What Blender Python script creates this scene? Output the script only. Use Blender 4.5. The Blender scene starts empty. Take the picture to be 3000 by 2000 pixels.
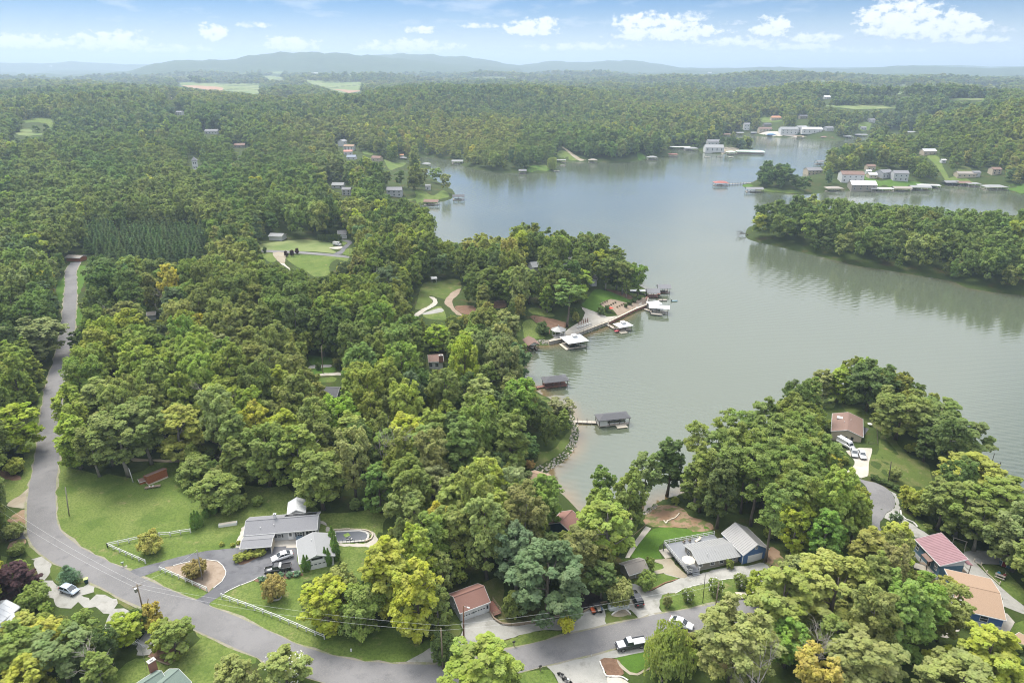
import bpy, math, random, time
import numpy as np
from mathutils import Vector, Matrix
from mathutils.geometry import delaunay_2d_cdt
T0 = time.time()
random.seed(7); rng = np.random.default_rng(7)
SC = bpy.context.scene
COL = SC.collection
# ------------------------------------------------------------------ camera, sun, sky, exposure
HC = 112.0
PITCH = math.radians(22.1)
cam = bpy.data.cameras.new("camera"); camo = bpy.data.objects.new("camera", cam); COL.objects.link(camo)
camo.location = (0, 0, HC); camo.rotation_euler = (math.pi/2-PITCH, 0, 0)
cam.sensor_width = 36; cam.lens = 24; cam.clip_start = 1; cam.clip_end = 40000
SC.camera = camo
SUN_EL, SUN_AZ = math.radians(58), math.radians(-35)     # azimuth from +Y towards +X
sd = bpy.data.lights.new("sun", 'SUN'); sd.energy = 2.0; sd.angle = math.radians(24); sd.color = (1.0, 0.95, 0.86)
suno = bpy.data.objects.new("sun", sd); COL.objects.link(suno)
sdir = Vector((math.sin(SUN_AZ)*math.cos(SUN_EL), math.cos(SUN_AZ)*math.cos(SUN_EL), math.sin(SUN_EL)))
suno.rotation_euler = (-sdir).to_track_quat('-Z', 'Y').to_euler(); suno.location = (0, 0, 300)
SC.view_settings.view_transform = 'Standard'; SC.view_settings.look = 'None'
SC.view_settings.gamma = 1; SC.view_settings.use_curve_mapping = False
SC.view_settings.exposure = 1.66
SC.render.engine = 'CYCLES'
SC.cycles.use_denoising = True
try: SC.cycles.denoiser = 'OPENIMAGEDENOISE'
except Exception: pass
SC.cycles.max_bounces = 5; SC.cycles.diffuse_bounces = 4; SC.cycles.glossy_bounces = 2
SC.cycles.transmission_bounces = 2; SC.cycles.transparent_max_bounces = 4; SC.cycles.volume_bounces = 1
SC.cycles.caustics_reflective = False; SC.cycles.caustics_refractive = False
SC.cycles.sample_clamp_indirect = 3
SC.cycles.filter_width = 1.1

# ------------------------------------------------------------------ node helper
def ng(tree):
    nt = tree
    def n(t, **kw):
        nd = nt.nodes.new(t)
        for k, v in kw.items():
            if k.startswith('i_'):
                key = k[2:]
                nd.inputs[int(key) if key.isdigit() else key.replace('_', ' ')].default_value = v
            else: setattr(nd, k, v)
        return nd
    def l(a, b): nt.links.new(a, b)
    return n, l

world = bpy.data.worlds.new("World"); SC.world = world; world.use_nodes = True
def build_world():
    nt = world.node_tree; nt.nodes.clear(); n, l = ng(nt)
    out = n('ShaderNodeOutputWorld'); bg = n('ShaderNodeBackground'); bg.inputs['Strength'].default_value = 0.055
    l(bg.outputs[0], out.inputs['Surface'])
    sky = n('ShaderNodeTexSky'); sky.sky_type = 'NISHITA'; sky.sun_disc = False
    sky.sun_elevation = SUN_EL; sky.sun_rotation = SUN_AZ; sky.altitude = 200; sky.air_density = 1.0; sky.dust_density = 0.25; sky.ozone_density = 3.5
    tc = n('ShaderNodeTexCoord'); sep = n('ShaderNodeSeparateXYZ'); l(tc.outputs['Generated'], sep.inputs[0])
    def M(op, a, b=None, c=None):
        m = n('ShaderNodeMath', operation=op)
        for i, v in enumerate((a, b, c)):
            if v is None: continue
            if isinstance(v, (int, float)): m.inputs[i].default_value = v
            else: l(v, m.inputs[i])
        return m.outputs[0]
    X, Y, Z = sep.outputs
    az = M('ARCTAN2', X, Y)
    hyp = M('SQRT', M('ADD', M('MULTIPLY', X, X), M('MULTIPLY', Y, Y)))
    el = M('ARCTAN2', Z, hyp)
    # edge fluff
    def noise(sx, sy, detail, seed, rough=0.6):
        cb = n('ShaderNodeCombineXYZ'); l(M('MULTIPLY', az, sx), cb.inputs[0]); l(M('MULTIPLY', el, sy), cb.inputs[1]); cb.inputs[2].default_value = seed
        t = n('ShaderNodeTexNoise'); t.inputs['Scale'].default_value = 1; t.inputs['Detail'].default_value = detail; t.inputs['Roughness'].default_value = rough
        l(cb.outputs[0], t.inputs['Vector']); return t.outputs['Fac']
    nf = noise(80, 115, 9, 3.1, .62); nf2 = noise(22, 90, 5, 9.7, 0.55); nbig = noise(7, 26, 4, 1.3, 0.5)
    # individual clouds: (x, y, half width, half height, strength) in degrees of azimuth / elevation, read off the picture
    blobs = []
    for (px, py, w, h, s) in [(2640, 55, 105, 34, 1.0), (2780, 75, 80, 26, .95), (2620, 90, 80, 24, .9), (2740, 100, 90, 20, .8),
                 (1560, 88, 80, 22, .95), (1610, 72, 30, 14, .8), (1900, 68, 110, 20, .9), (1980, 100, 120, 24, .9), (1860, 105, 80, 18, .8),
                 (2020, 55, 60, 12, .6), (2260, 88, 50, 24, .95), (2380, 115, 70, 14, .7), (628, 102, 38, 20, .9), (860, 135, 80, 20, .95),
                 (1230, 92, 60, 10, .75), (1200, 140, 150, 18, .8), (60, 128, 110, 18, .85), (330, 130, 110, 26, .85), (2150, 125, 130, 14, .7),
                 (2850, 118, 90, 12, .75), (740, 75, 60, 8, .5), (1400, 78, 60, 8, .5), (2500, 150, 200, 10, .5), (1700, 140, 160, 12, .6),
                 (2150, 70, 60, 7, .4), (480, 145, 150, 12, .6), (2320, 140, 120, 10, .7), (2900, 90, 120, 7, .35)]:
        dx, dy = (px-1500)/2000, (1000-py)/2000
        v = Vector((dx, math.cos(PITCH)+dy*math.sin(PITCH), -math.sin(PITCH)+dy*math.cos(PITCH)))
        a = math.atan2(v.x, v.y); e = math.atan2(v.z, math.hypot(v.x, v.y))
        blobs.append((a, e, w/2000, h*1.3/2000, s))
    dens = None
    fl = M('MULTIPLY', M('SUBTRACT', nf, 0.5), 4.6)
    for a, e, w, h, s in blobs:
        u = M('DIVIDE', M('SUBTRACT', az, a), w)
        vv = M('DIVIDE', M('SUBTRACT', el, e), h)
        # flat base: below the middle the cloud ends sooner
        vb = M('MAXIMUM', vv, M('MULTIPLY', vv, -1.7))
        r = M('ADD', M('MULTIPLY', u, u), M('MULTIPLY', vb, vb))
        d = M('MULTIPLY', M('SUBTRACT', M('ADD', 1.15, fl), r), s)
        dens = d if dens is None else M('MAXIMUM', dens, d)
    mr = n('ShaderNodeMapRange', interpolation_type='SMOOTHSTEP'); l(dens, mr.inputs[0]); mr.inputs[1].default_value = -.15; mr.inputs[2].default_value = 0.85
    mr.inputs[4].default_value = 1.0
    # thin general cloud, over the whole sky
    mr2 = n('ShaderNodeMapRange', interpolation_type='SMOOTHSTEP'); l(M('ADD', M('MULTIPLY', nf2, 0.55), M('MULTIPLY', nbig, 0.6)), mr2.inputs[0])
    mr2.inputs[1].default_value = 0.5; mr2.inputs[2].default_value = 0.78; mr2.inputs[4].default_value = 0.4
    # overhead cloud deck above the frame, bright broken overcast added for diffuse light
    nv = n('ShaderNodeTexNoise'); nv.inputs['Scale'].default_value = 2.2; nv.inputs['Detail'].default_value = 5; l(tc.outputs['Generated'], nv.inputs['Vector'])
    mr3 = n('ShaderNodeMapRange', interpolation_type='SMOOTHSTEP'); l(nv.outputs['Fac'], mr3.inputs[0]); mr3.inputs[1].default_value = 0.3; mr3.inputs[2].default_value = 0.52; mr3.inputs[4].default_value = 0.95
    up = n('ShaderNodeMapRange', interpolation_type='SMOOTHSTEP'); l(el, up.inputs[0]); up.inputs[1].default_value = 0.095; up.inputs[2].default_value = 0.24
    deck = M('MULTIPLY', mr3.outputs[0], up.outputs[0])
    cov = M('MAXIMUM', M('MAXIMUM', mr.outputs[0], mr2.outputs[0]), deck)
    hz = n('ShaderNodeMapRange', interpolation_type='SMOOTHSTEP'); l(el, hz.inputs[0]); hz.inputs[1].default_value = .085; hz.inputs[2].default_value = 0.0; hz.inputs[4].default_value = .6
    cov = M('MAXIMUM', cov, hz.outputs[0])
    pos = n('ShaderNodeMapRange'); l(el, pos.inputs[0]); pos.inputs[1].default_value = -0.01; pos.inputs[2].default_value = 0.01
    cov = M('MULTIPLY', cov, pos.outputs[0])
    mix = n('ShaderNodeMix', data_type='RGBA'); l(cov, mix.inputs[0])
    hsv = n('ShaderNodeHueSaturation'); hsv.inputs['Saturation'].default_value = 1.15; hsv.inputs['Value'].default_value = .35; l(sky.outputs[0], hsv.inputs['Color'])
    tnt = n('ShaderNodeMix', data_type='RGBA', blend_type='MULTIPLY'); tnt.inputs[0].default_value = 1; l(hsv.outputs[0], tnt.inputs[6]); tnt.inputs[7].default_value = (.58, 1.0, 1.62, 1)
    l(tnt.outputs[2], mix.inputs[6])
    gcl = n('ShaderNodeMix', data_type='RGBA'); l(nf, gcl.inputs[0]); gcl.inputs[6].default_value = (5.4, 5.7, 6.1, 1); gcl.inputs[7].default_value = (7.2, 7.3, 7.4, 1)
    # unseen deck brightened towards the zenith, as overcast is, for more fill light
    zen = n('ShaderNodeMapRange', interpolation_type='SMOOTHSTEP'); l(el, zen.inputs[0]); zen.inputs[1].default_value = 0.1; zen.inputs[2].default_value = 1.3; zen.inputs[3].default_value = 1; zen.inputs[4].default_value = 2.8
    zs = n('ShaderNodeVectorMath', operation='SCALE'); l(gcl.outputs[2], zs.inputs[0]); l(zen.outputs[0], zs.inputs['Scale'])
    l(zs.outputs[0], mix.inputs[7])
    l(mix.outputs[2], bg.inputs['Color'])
build_world()
SC.world.cycles.sampling_method = 'MANUAL'; SC.world.cycles.sample_map_resolution = 512

# ------------------------------------------------------------------ view geometry: a pixel of the 3000 x 2000 photograph to a place on the ground
CP, SP = math.cos(PITCH), math.sin(PITCH)
def ray(px, py):
    dx, dy = (px-1500)/2000, (1000-py)/2000
    return dx, CP+dy*SP, -SP+dy*CP
def proj(x, y, z):
    z = z-HC
    d = y*CP-z*SP
    u = y*SP+z*CP
    return 1500+2000*x/d, 1000-2000*u/d
def at_z(p, z):
    a, b, c = ray(*p); t = (z-HC)/c
    return (a*t, b*t)
def tile(ox, oy, s):
    return lambda *v: [(ox+v[i]/s, oy+v[i+1]/s) for i in range(0, len(v), 2)]
S1 = 3.136
ta, tb, tc_, td, te = tile(0, 1500, S1), tile(600, 1500, S1), tile(1250, 1500, S1), tile(1850, 1500, S1), tile(2300, 1500, S1)
tf, tg, th, ti, tj = tile(0, 1100, S1), tile(600, 1100, S1), tile(1250, 1100, S1), tile(1850, 1100, S1), tile(2300, 1100, S1)
tk, tl, tm, tn = tile(0, 600, S1), tile(700, 600, S1), tile(1400, 750, 3.92), tile(2150, 500, 2.7506)
to, tp, tq, tr = tile(2060, 330, 2.502), tile(0, 150, 2.352), tile(900, 350, 3.36), tile(1500, 300, 2.94)
tw = tile(0, 0, 0.784)

# ------------------------------------------------------------------ lake outline (traced at water level)
LAKE_PX = (tw(1392,1212, 1340,1185, 1290,1135) + th(1030,895, 1200,820, 1320,720, 1370,620, 1390,520, 1380,430, 1350,390, 1320,320, 1270,270, 1170,240, 1080,190, 1010,150, 940,105, 800,75)
  + tm(420,1440, 455,1200, 450,1060, 460,1030, 640,1015, 820,1018, 1000,980, 1170,915, 1500,790, 1650,715, 1800,640, 1935,595, 1955,510, 1945,430, 1925,370)
  + tw(1475,660, 1430,632, 1300,592, 1150,585, 1060,600, 1003,600, 985,545, 990,510, 960,487) + tq(1060,835, 1200,850, 1290,812, 1390,792, 1430,762, 1460,735, 1420,690, 1330,640, 1200,560, 1130,500, 1230,475, 1180,450, 1080,445, 1010,432, 960,415, 1040,395, 1120,372)
  + tq(1150,362, 1300,385, 1420,400, 1540,460, 1640,487, 1750,507, 1900,525, 2050,527, 2200,532, 2350,532) + tr(140,611, 340,600, 372,585, 372,560, 460,503, 560,512, 660,512, 740,512, 870,520, 1030,512, 1150,492, 1250,470, 1330,462, 1365,420, 1400,400, 1600,410, 1660,440, 1820,447, 1950,424, 2080,398, 2000,352, 1870,300, 1790,300, 1900,272, 1990,277, 2100,277)
  + to(390,168, 560,182, 700,183, 870,198, 940,203, 1030,196, 1100,182, 1220,168, 1380,145, 1560,148, 1620,165, 1500,190, 1440,200, 1180,235, 1130,275, 990,345, 900,385, 850,405, 780,485, 600,470, 440,470, 385,505, 300,527, 290,540, 370,555, 440,582, 700,603, 850,592, 900,572, 1080,572, 1250,582, 1400,572, 1530,572, 1700,562, 1780,534, 1900,534, 2070,542, 2200,562, 2352,602, 2700,650))
LAKE_PX += tw(2900,560, 2900,900, 2600,1330, 2420,1262, 2300,1160, 2250,1085, 2200,1030, 2130,965, 2060,905, 1960,893, 1903,900, 1880,930, 1830,985, 1750,1035, 1680,1075, 1580,1132, 1520,1150) + ti(230,1180, 100,1262, 60,1300)
LAKE_PX += tw(1440,1200)
ISLE_PX = tn(90,530, 160,570, 270,590, 450,632, 700,692, 830,722, 1020,772, 1270,805, 1500,845, 1750,885, 1870,940, 2100,978, 2338,1000, 2900,1090, 3300,900, 2900,700, 2338,600, 2000,545, 1600,500, 1000,430, 450,400, 200,420, 110,470)
LAKE = np.array([at_z(p, 0) for p in LAKE_PX]); ISLE = np.array([at_z(p, 0) for p in ISLE_PX])
def seg_dist(P, poly):
    A = poly; B = np.roll(poly, -1, 0); out = np.empty(len(P))
    for i in range(0, len(P), 20000):
        p = P[i:i+20000, None, :]; ab = (B-A)[None]; ap = p-A[None]
        t = np.clip((ap*ab).sum(2)/(ab*ab).sum(2), 0, 1)
        out[i:i+20000] = np.sqrt((((ap-t[..., None]*ab)**2).sum(2)).min(1))
    return out
def inside(P, poly):
    x, y = P[:, 0], P[:, 1]; c = np.zeros(len(P), bool)
    A = poly; B = np.roll(poly, -1, 0)
    for (x1, y1), (x2, y2) in zip(A, B):
        if y1 == y2: continue
        m = ((y1 > y) != (y2 > y)) & (x < (x2-x1)*(y-y1)/(y2-y1)+x1)
        c ^= m
    return c
GX0, GX1, GY0, GY1, GS = -1000, 1500, 60, 2300, 5.0
gx = np.arange(GX0, GX1+1, GS); gy = np.arange(GY0, GY1+1, GS)
GP = np.stack(np.meshgrid(gx, gy), -1).reshape(-1, 2)
water = inside(GP, LAKE) & ~inside(GP, ISLE)
dist = np.minimum(seg_dist(GP, LAKE), seg_dist(GP, ISLE))
SDF = np.where(water, -dist, dist).reshape(len(gy), len(gx))
def shore(x, y):
    "signed distance to the water's edge, + on land"
    x = np.asarray(x, float); y = np.asarray(y, float)
    u = (x-GX0)/GS; v = (y-GY0)/GS
    ok = (u > 0) & (v > 0) & (u < len(gx)-1.01) & (v < len(gy)-1.01)
    uc = np.clip(u, 0, len(gx)-1.01); vc = np.clip(v, 0, len(gy)-1.01)
    i = uc.astype(int); j = vc.astype(int); a = uc-i; b = vc-j
    s = SDF[j, i]*(1-a)*(1-b)+SDF[j, i+1]*a*(1-b)+SDF[j+1, i]*(1-a)*b+SDF[j+1, i+1]*a*b
    return np.where(ok, s, np.maximum(s, 60))
def sstep(a, b, x):
    t = np.clip((x-a)/(b-a), 0, 1); return t*t*(3-2*t)
WAV = [(rng.uniform(0, 6.28), rng.uniform(0, 6.28), 2*math.pi/w, a) for w, a in [(2300, 1), (1500, .8), (1100, .8), (800, .6), (640, .5), (460, .35), (300, .22)]]
HILLS = []   # x, y, radius, height
for (p, d, R, Hh) in [((1500, 290), 1750, 330, 26), ((1250, 300), 1500, 260, 20), ((2850, 300), 1500, 420, 46), ((2950, 380), 1150, 260, 26), ((2500, 330), 1900, 300, 14),
                      ((300, 330), 1500, 400, 20), ((500, 270), 2100, 400, 12), ((150, 260), 2400, 450, 12), ((2300, 250), 3300, 600, 24), ((1150, 390), 1100, 160, 10)]:
    a = math.atan2((p[0]-1500)/2000, ray(*p)[1]); HILLS.append((d*math.sin(a), d*math.cos(a), R, Hh))
# mountain ridges: distance, depth, profile (x, y of the picture)
RIDGES = [(6200, 800, tw(300,163, 340,150, 380,141, 440,138, 520,138, 600,124, 660,120, 760,121, 850,128, 950,140, 1050,152, 1200,160)),
          (7400, 800, tw(700,150, 850,128, 900,124, 980,125, 1020,129, 1080,131, 1130,140, 1200,153, 1300,160)),
          (7900, 800, tw(1100,158, 1170,154, 1230,145, 1280,139, 1320,144, 1380,141, 1440,138, 1490,143, 1560,155, 1650,158)),
          (7400, 800, tw(1500,160, 1600,158, 1700,156, 1790,153, 1830,157, 1960,158, 2040,153, 2100,150, 2180,153, 2260,157, 2352,154, 2500,153)),
          (10500, 800, tw(-300,146, 0,144, 100,146, 170,141, 260,147, 400,150, 700,149, 1000,152, 1600,157, 2100,154, 2190,149, 2260,153, 2600,154))]
RW = []
for R, dep, prof in RIDGES:
    azs, hs = [], []
    for p in prof:
        a, b, c = ray(*p); hh = math.hypot(a, b)
        azs.append(math.atan2(a, b)); hs.append(HC+R*c/hh)
    RW.append((R, dep, np.array(azs), np.array(hs)))
def ground_h(x, y):
    x = np.asarray(x, float); y = np.asarray(y, float)
    s = shore(x, y); r = np.hypot(x, y)
    land = 1-np.exp(-np.maximum(s, 0)/34.0)
    h = 8.2*land+0.25*sstep(0, 1.0, s)
    wav = 0
    for p1, p2, k, a in WAV:
        wav = wav+a*np.sin(k*x+p1)*np.sin(k*y*0.9+p2+0.3*np.sin(k*x*.7))
    amp = 8*sstep(350, 1200, r)+15*sstep(1300, 4200, r)
    f2 = 1-np.exp(-np.maximum(s, 0)/170.0)
    h = h+(wav*amp*0.55+amp*0.9)*f2*f2
    for hx, hy, R, Hh in HILLS:
        h = h+Hh*np.exp(-((x-hx)**2+(y-hy)**2)/(R*R))*f2
    az = np.arctan2(x, y)
    for R, dep, azs, hs in RW:
        prof = np.interp(az, azs, hs, left=0, right=0)-20
        prof = np.maximum(prof, 0)*(1+0.03*np.sin(az*160)+0.02*np.sin(az*290+1))
        q = np.exp(-((r-R)/dep)**2)
        h = np.maximum(h, h*(1-q)+(20+prof)*q)
    return np.where(s > 0, h, np.maximum(s*0.16, -4.0))
def gh(x, y): return float(ground_h(np.array([x]), np.array([y]))[0])
TT = np.geomspace(60, 14000, 700)
def gp(p, up=0.0):
    "the point of the ground (plus UP metres) that the picture shows at pixel p"
    a, b, c = ray(*p); hh = math.hypot(a, b)
    t = TT/hh
    X, Y, Z = a*t, b*t, HC+c*t
    G = np.maximum(ground_h(X, Y), 0)+up
    k = np.argmax(Z < G)
    if k == 0: k = len(t)-1
    z0, z1, g0, g1 = Z[k-1]-G[k-1], Z[k]-G[k], 0, 0
    f = z0/(z0-z1) if z0 != z1 else 0
    tt = t[k-1]+(t[k]-t[k-1])*f
    return (a*tt, b*tt)
def zat(x, y): return max(gh(x, y), 0.0)

# ------------------------------------------------------------------ what the photograph shows clear of trees (one mask, 1000 x 667)
MW, MH = 1000, 667
MASK = np.zeros((MH, MW), bool); MASKW = np.zeros((MH, MW), bool)
def mask_poly(px, on=True, M=None):
    M = MASK if M is None else M
    P = np.array(px)/3.0
    x0, y0 = np.floor(P.min(0)).astype(int); x1, y1 = np.ceil(P.max(0)).astype(int)
    x0, y0 = max(x0, 0), max(y0, 0); x1, y1 = min(x1, MW-1), min(y1, MH-1)
    if x1 <= x0 or y1 <= y0: return
    g = np.stack(np.meshgrid(np.arange(x0, x1+1)+.5, np.arange(y0, y1+1)+.5), -1).reshape(-1, 2)
    m = inside(g, P).reshape(y1-y0+1, x1-x0+1)
    M[y0:y1+1, x0:x1+1][m] = on

# ------------------------------------------------------------------ object helpers
def link(o, parent=None):
    COL.objects.link(o)
    if parent is not None: o.parent = parent
    return o
def tag(o, label=None, cat=None, group=None, kind=None, category=None):
    cat = cat or category
    if label: o['label'] = label
    if cat: o['category'] = cat
    if group: o['group'] = group
    if kind: o['kind'] = kind
    return o
def empty(name, loc, rz=0.0, label=None, cat=None, group=None):
    o = bpy.data.objects.new(name, None); o.location = loc; o.rotation_euler = (0, 0, rz); o.empty_display_size = 1
    link(o); tag(o, label, cat, group); return o
def mesh_np(name, V, F, mat, smooth=False):
    "V (n,3), F (m,k) all faces with k corners"
    me = bpy.data.meshes.new(name); n, (m, k) = len(V), F.shape
    me.vertices.add(n); me.vertices.foreach_set('co', np.ascontiguousarray(V, np.float32).ravel())
    me.loops.add(m*k); me.loops.foreach_set('vertex_index', np.ascontiguousarray(F, np.int32).ravel())
    me.polygons.add(m); me.polygons.foreach_set('loop_start', np.arange(0, m*k, k, dtype=np.int32))
    me.polygons.foreach_set('loop_total', np.full(m, k, np.int32))
    if smooth: me.polygons.foreach_set('use_smooth', np.ones(m, bool))
    me.update(calc_edges=True)
    if mat: me.materials.append(mat)
    return me
def copy_thing(root, loc=None, rz=None, label=None, group=None, scale=None):
    r = root.copy(); COL.objects.link(r)
    if loc is not None: r.location = loc
    if rz is not None: r.rotation_euler = (0, 0, rz)
    if scale is not None: r.scale = scale
    if label: r['label'] = label
    if group: r['group'] = group
    for ch in list(root.children):
        c = ch.copy(); COL.objects.link(c); c.parent = r
        for g in ch.children:
            d = g.copy(); COL.objects.link(d); d.parent = c
    return r
class MB:
    "collects simple solids in local coordinates and links them as one mesh object"
    def __init__(s): s.v = []; s.f = []; s.mi = []; s.cur = 0
    def add(s, vs, fs):
        o = len(s.v); s.v += [tuple(v) for v in vs]
        for f in fs: s.f.append(tuple(o+i for i in f)); s.mi.append(s.cur)
        return s
    def box(s, x0, x1, y0, y1, z0, z1):
        return s.add([(x0,y0,z0),(x1,y0,z0),(x1,y1,z0),(x0,y1,z0),(x0,y0,z1),(x1,y0,z1),(x1,y1,z1),(x0,y1,z1)],
                     [(3,2,1,0),(4,5,6,7),(0,1,5,4),(1,2,6,5),(2,3,7,6),(3,0,4,7)])
    def cbox(s, c, size, rz=0.0):
        a, b, h = size[0]/2, size[1]/2, size[2]; cs, sn = math.cos(rz), math.sin(rz)
        vs = [(c[0]+x*cs-y*sn, c[1]+x*sn+y*cs, c[2]+z) for z in (0, h) for x, y in ((-a,-b),(a,-b),(a,b),(-a,b))]
        return s.add(vs, [(3,2,1,0),(4,5,6,7),(0,1,5,4),(1,2,6,5),(2,3,7,6),(3,0,4,7)])
    def prism(s, poly, z0, z1):
        n = len(poly)
        ar = sum(poly[i][0]*poly[(i+1)%n][1]-poly[(i+1)%n][0]*poly[i][1] for i in range(n))
        if ar < 0: poly = poly[::-1]
        vs = [(p[0], p[1], z0) for p in poly]+[(p[0], p[1], z1) for p in poly]
        return s.add(vs, [tuple(range(n-1, -1, -1)), tuple(range(n, 2*n))]+[(i, (i+1) % n, n+(i+1) % n, n+i) for i in range(n)])
    def slab(s, pts, th):
        "pts: planar polygon in 3D, counter-clockwise from outside; thickened by th against its normal"
        P = [Vector(p) for p in pts]; nrm = (P[1]-P[0]).cross(P[2]-P[1]).normalized()
        n = len(P); Q = [p-nrm*th for p in P]
        return s.add([tuple(p) for p in P]+[tuple(q) for q in Q], [tuple(range(n)), tuple(range(2*n-1, n-1, -1))]+[(i, n+i, n+(i+1) % n, (i+1) % n) for i in range(n)])
    def beam(s, a, b, w, h=None):
        a, b = Vector(a), Vector(b); h = h or w; d = (b-a).normalized()
        up = Vector((0, 0, 1)) if abs(d.z) < .95 else Vector((0, 1, 0))
        r = d.cross(up).normalized()*w/2; u = r.cross(d).normalized()*h/2
        vs = [a-r-u, a+r-u, a+r+u, a-r+u, b-r-u, b+r-u, b+r+u, b-r+u]
        return s.add(vs, [(0,1,2,3),(7,6,5,4),(0,4,5,1),(1,5,6,2),(2,6,7,3),(3,7,4,0)])
    def tube(s, pts, rad, n=6, cap=True):
        pts = [Vector(p) for p in pts]; o = len(s.v); R = rad if isinstance(rad, (list, tuple)) else [rad]*len(pts)
        vs = []; 
        for i, p in enumerate(pts):
            d = (pts[min(i+1, len(pts)-1)]-pts[max(i-1, 0)]).normalized()
            up = Vector((0, 0, 1)) if abs(d.z) < .9 else Vector((0, 1, 0))
            a = d.cross(up).normalized(); b = a.cross(d)
            for k in range(n):
                t = 2*math.pi*k/n; vs.append(p+(a*math.cos(t)+b*math.sin(t))*R[i])
        fs = [(i*n+k, i*n+(k+1) % n, (i+1)*n+(k+1) % n, (i+1)*n+k) for i in range(len(pts)-1) for k in range(n)]
        if cap: fs += [tuple(range(n-1, -1, -1)), tuple(range((len(pts)-1)*n, len(pts)*n))]
        return s.add(vs, fs)
    def lathe(s, prof, n=12, c=(0, 0, 0)):
        vs = [(c[0]+r*math.cos(2*math.pi*k/n), c[1]+r*math.sin(2*math.pi*k/n), c[2]+z) for r, z in prof for k in range(n)]
        fs = [(i*n+k, i*n+(k+1) % n, (i+1)*n+(k+1) % n, (i+1)*n+k) for i in range(len(prof)-1) for k in range(n)]
        return s.add(vs, fs+[tuple(range(n-1, -1, -1)), tuple(range((len(prof)-1)*n, len(prof)*n))])
    def mesh(s, name, mat, smooth=False):
        me = bpy.data.meshes.new(name); me.from_pydata(s.v, [], s.f)
        for m in (mat if isinstance(mat, (list, tuple)) else [mat]): me.materials.append(m)
        if any(s.mi): me.polygons.foreach_set('material_index', s.mi)
        if smooth: me.polygons.foreach_set('use_smooth', [True]*len(me.polygons))
        me.update(); return me
    def build(s, name, mat, parent=None, smooth=False, **t):
        o = bpy.data.objects.new(name, s.mesh(name, mat, smooth)); link(o, parent); return tag(o, **t) if t else o
# ------------------------------------------------------------------ materials
MATS = {}
MK = .68
def mat(name, col, rough=0.8, metal=0.0, var=0.12, scale=1.0, col2=None, bump=0.0, bscale=None, spec=0.3, streak=None, coat=0, detail=5.0):
    if name in MATS: return MATS[name]
    col = tuple(v*MK for v in col); col2 = tuple(v*MK for v in col2) if col2 else None
    m = bpy.data.materials.new(name); m.use_nodes = True; nt = m.node_tree; n, l = ng(nt)
    b = nt.nodes['Principled BSDF']; b.inputs['Roughness'].default_value = rough; b.inputs['Metallic'].default_value = metal
    b.inputs['Specular IOR Level'].default_value = spec
    if coat: b.inputs['Coat Weight'].default_value = coat
    tc = n('ShaderNodeTexCoord'); mp = n('ShaderNodeMapping'); l(tc.outputs['Object'], mp.inputs[0])
    if streak: mp.inputs['Scale'].default_value = streak
    t = n('ShaderNodeTexNoise'); t.inputs['Scale'].default_value = scale; t.inputs['Detail'].default_value = detail; t.inputs['Roughness'].default_value = .65; l(mp.outputs[0], t.inputs['Vector'])
    mr = n('ShaderNodeMapRange'); l(t.outputs['Fac'], mr.inputs[0]); mr.inputs[1].default_value = 0.28; mr.inputs[2].default_value = 0.72
    mx = n('ShaderNodeMix', data_type='RGBA'); l(mr.outputs[0], mx.inputs[0])
    if col2 is None:
        mx.inputs[6].default_value = (*[c*(1-var) for c in col], 1); mx.inputs[7].default_value = (*[min(c*(1+var), 1) for c in col], 1)
    else: mx.inputs[6].default_value = (*col, 1); mx.inputs[7].default_value = (*col2, 1)
    l(mx.outputs[2], b.inputs['Base Color'])
    if bump:
        t2 = n('ShaderNodeTexNoise'); t2.inputs['Scale'].default_value = bscale or scale*4; t2.inputs['Detail'].default_value = 4; l(mp.outputs[0], t2.inputs['Vector'])
        bp = n('ShaderNodeBump'); bp.inputs['Strength'].default_value = min(bump, 1); bp.inputs['Distance'].default_value = 0.05; l(t2.outputs['Fac'], bp.inputs['Height']); l(bp.outputs[0], b.inputs['Normal'])
    MATS[name] = m; return m

GK = .66
def ground_mat(name, cols, scales, bump=0.3, world_far=False):
    "several colours mixed by noises of different size; cols = [base, (col, scale, lo, hi, amount), ...]"
    if name in MATS: return MATS[name]
    m = bpy.data.materials.new(name); m.use_nodes = True; nt = m.node_tree; n, l = ng(nt)
    b = nt.nodes['Principled BSDF']; b.inputs['Roughness'].default_value = .95; b.inputs['Specular IOR Level'].default_value = .1
    tc = n('ShaderNodeTexCoord'); cur = n('ShaderNodeRGB'); cur.outputs[0].default_value = (*[v*GK for v in cols[0]], 1); cur = cur.outputs[0]
    for c, sc, lo, hi, am in cols[1:]:
        t = n('ShaderNodeTexNoise'); t.inputs['Scale'].default_value = sc; t.inputs['Detail'].default_value = 7; t.inputs['Roughness'].default_value = .62; l(tc.outputs['Object'], t.inputs['Vector'])
        mr = n('ShaderNodeMapRange', interpolation_type='SMOOTHSTEP'); l(t.outputs['Fac'], mr.inputs[0]); mr.inputs[1].default_value = lo; mr.inputs[2].default_value = hi; mr.inputs[4].default_value = am
        mx = n('ShaderNodeMix', data_type='RGBA'); l(mr.outputs[0], mx.inputs[0]); l(cur, mx.inputs[6]); mx.inputs[7].default_value = (*[v*GK for v in c], 1); cur = mx.outputs[2]
    l(cur, b.inputs['Base Color'])
    t2 = n('ShaderNodeTexNoise'); t2.inputs['Scale'].default_value = scales; t2.inputs['Detail'].default_value = 6; l(tc.outputs['Object'], t2.inputs['Vector'])
    bp = n('ShaderNodeBump'); bp.inputs['Strength'].default_value = bump; bp.inputs['Distance'].default_value = 0.25; l(t2.outputs['Fac'], bp.inputs['Height']); l(bp.outputs[0], b.inputs['Normal'])
    MATS[name] = m; return m

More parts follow.
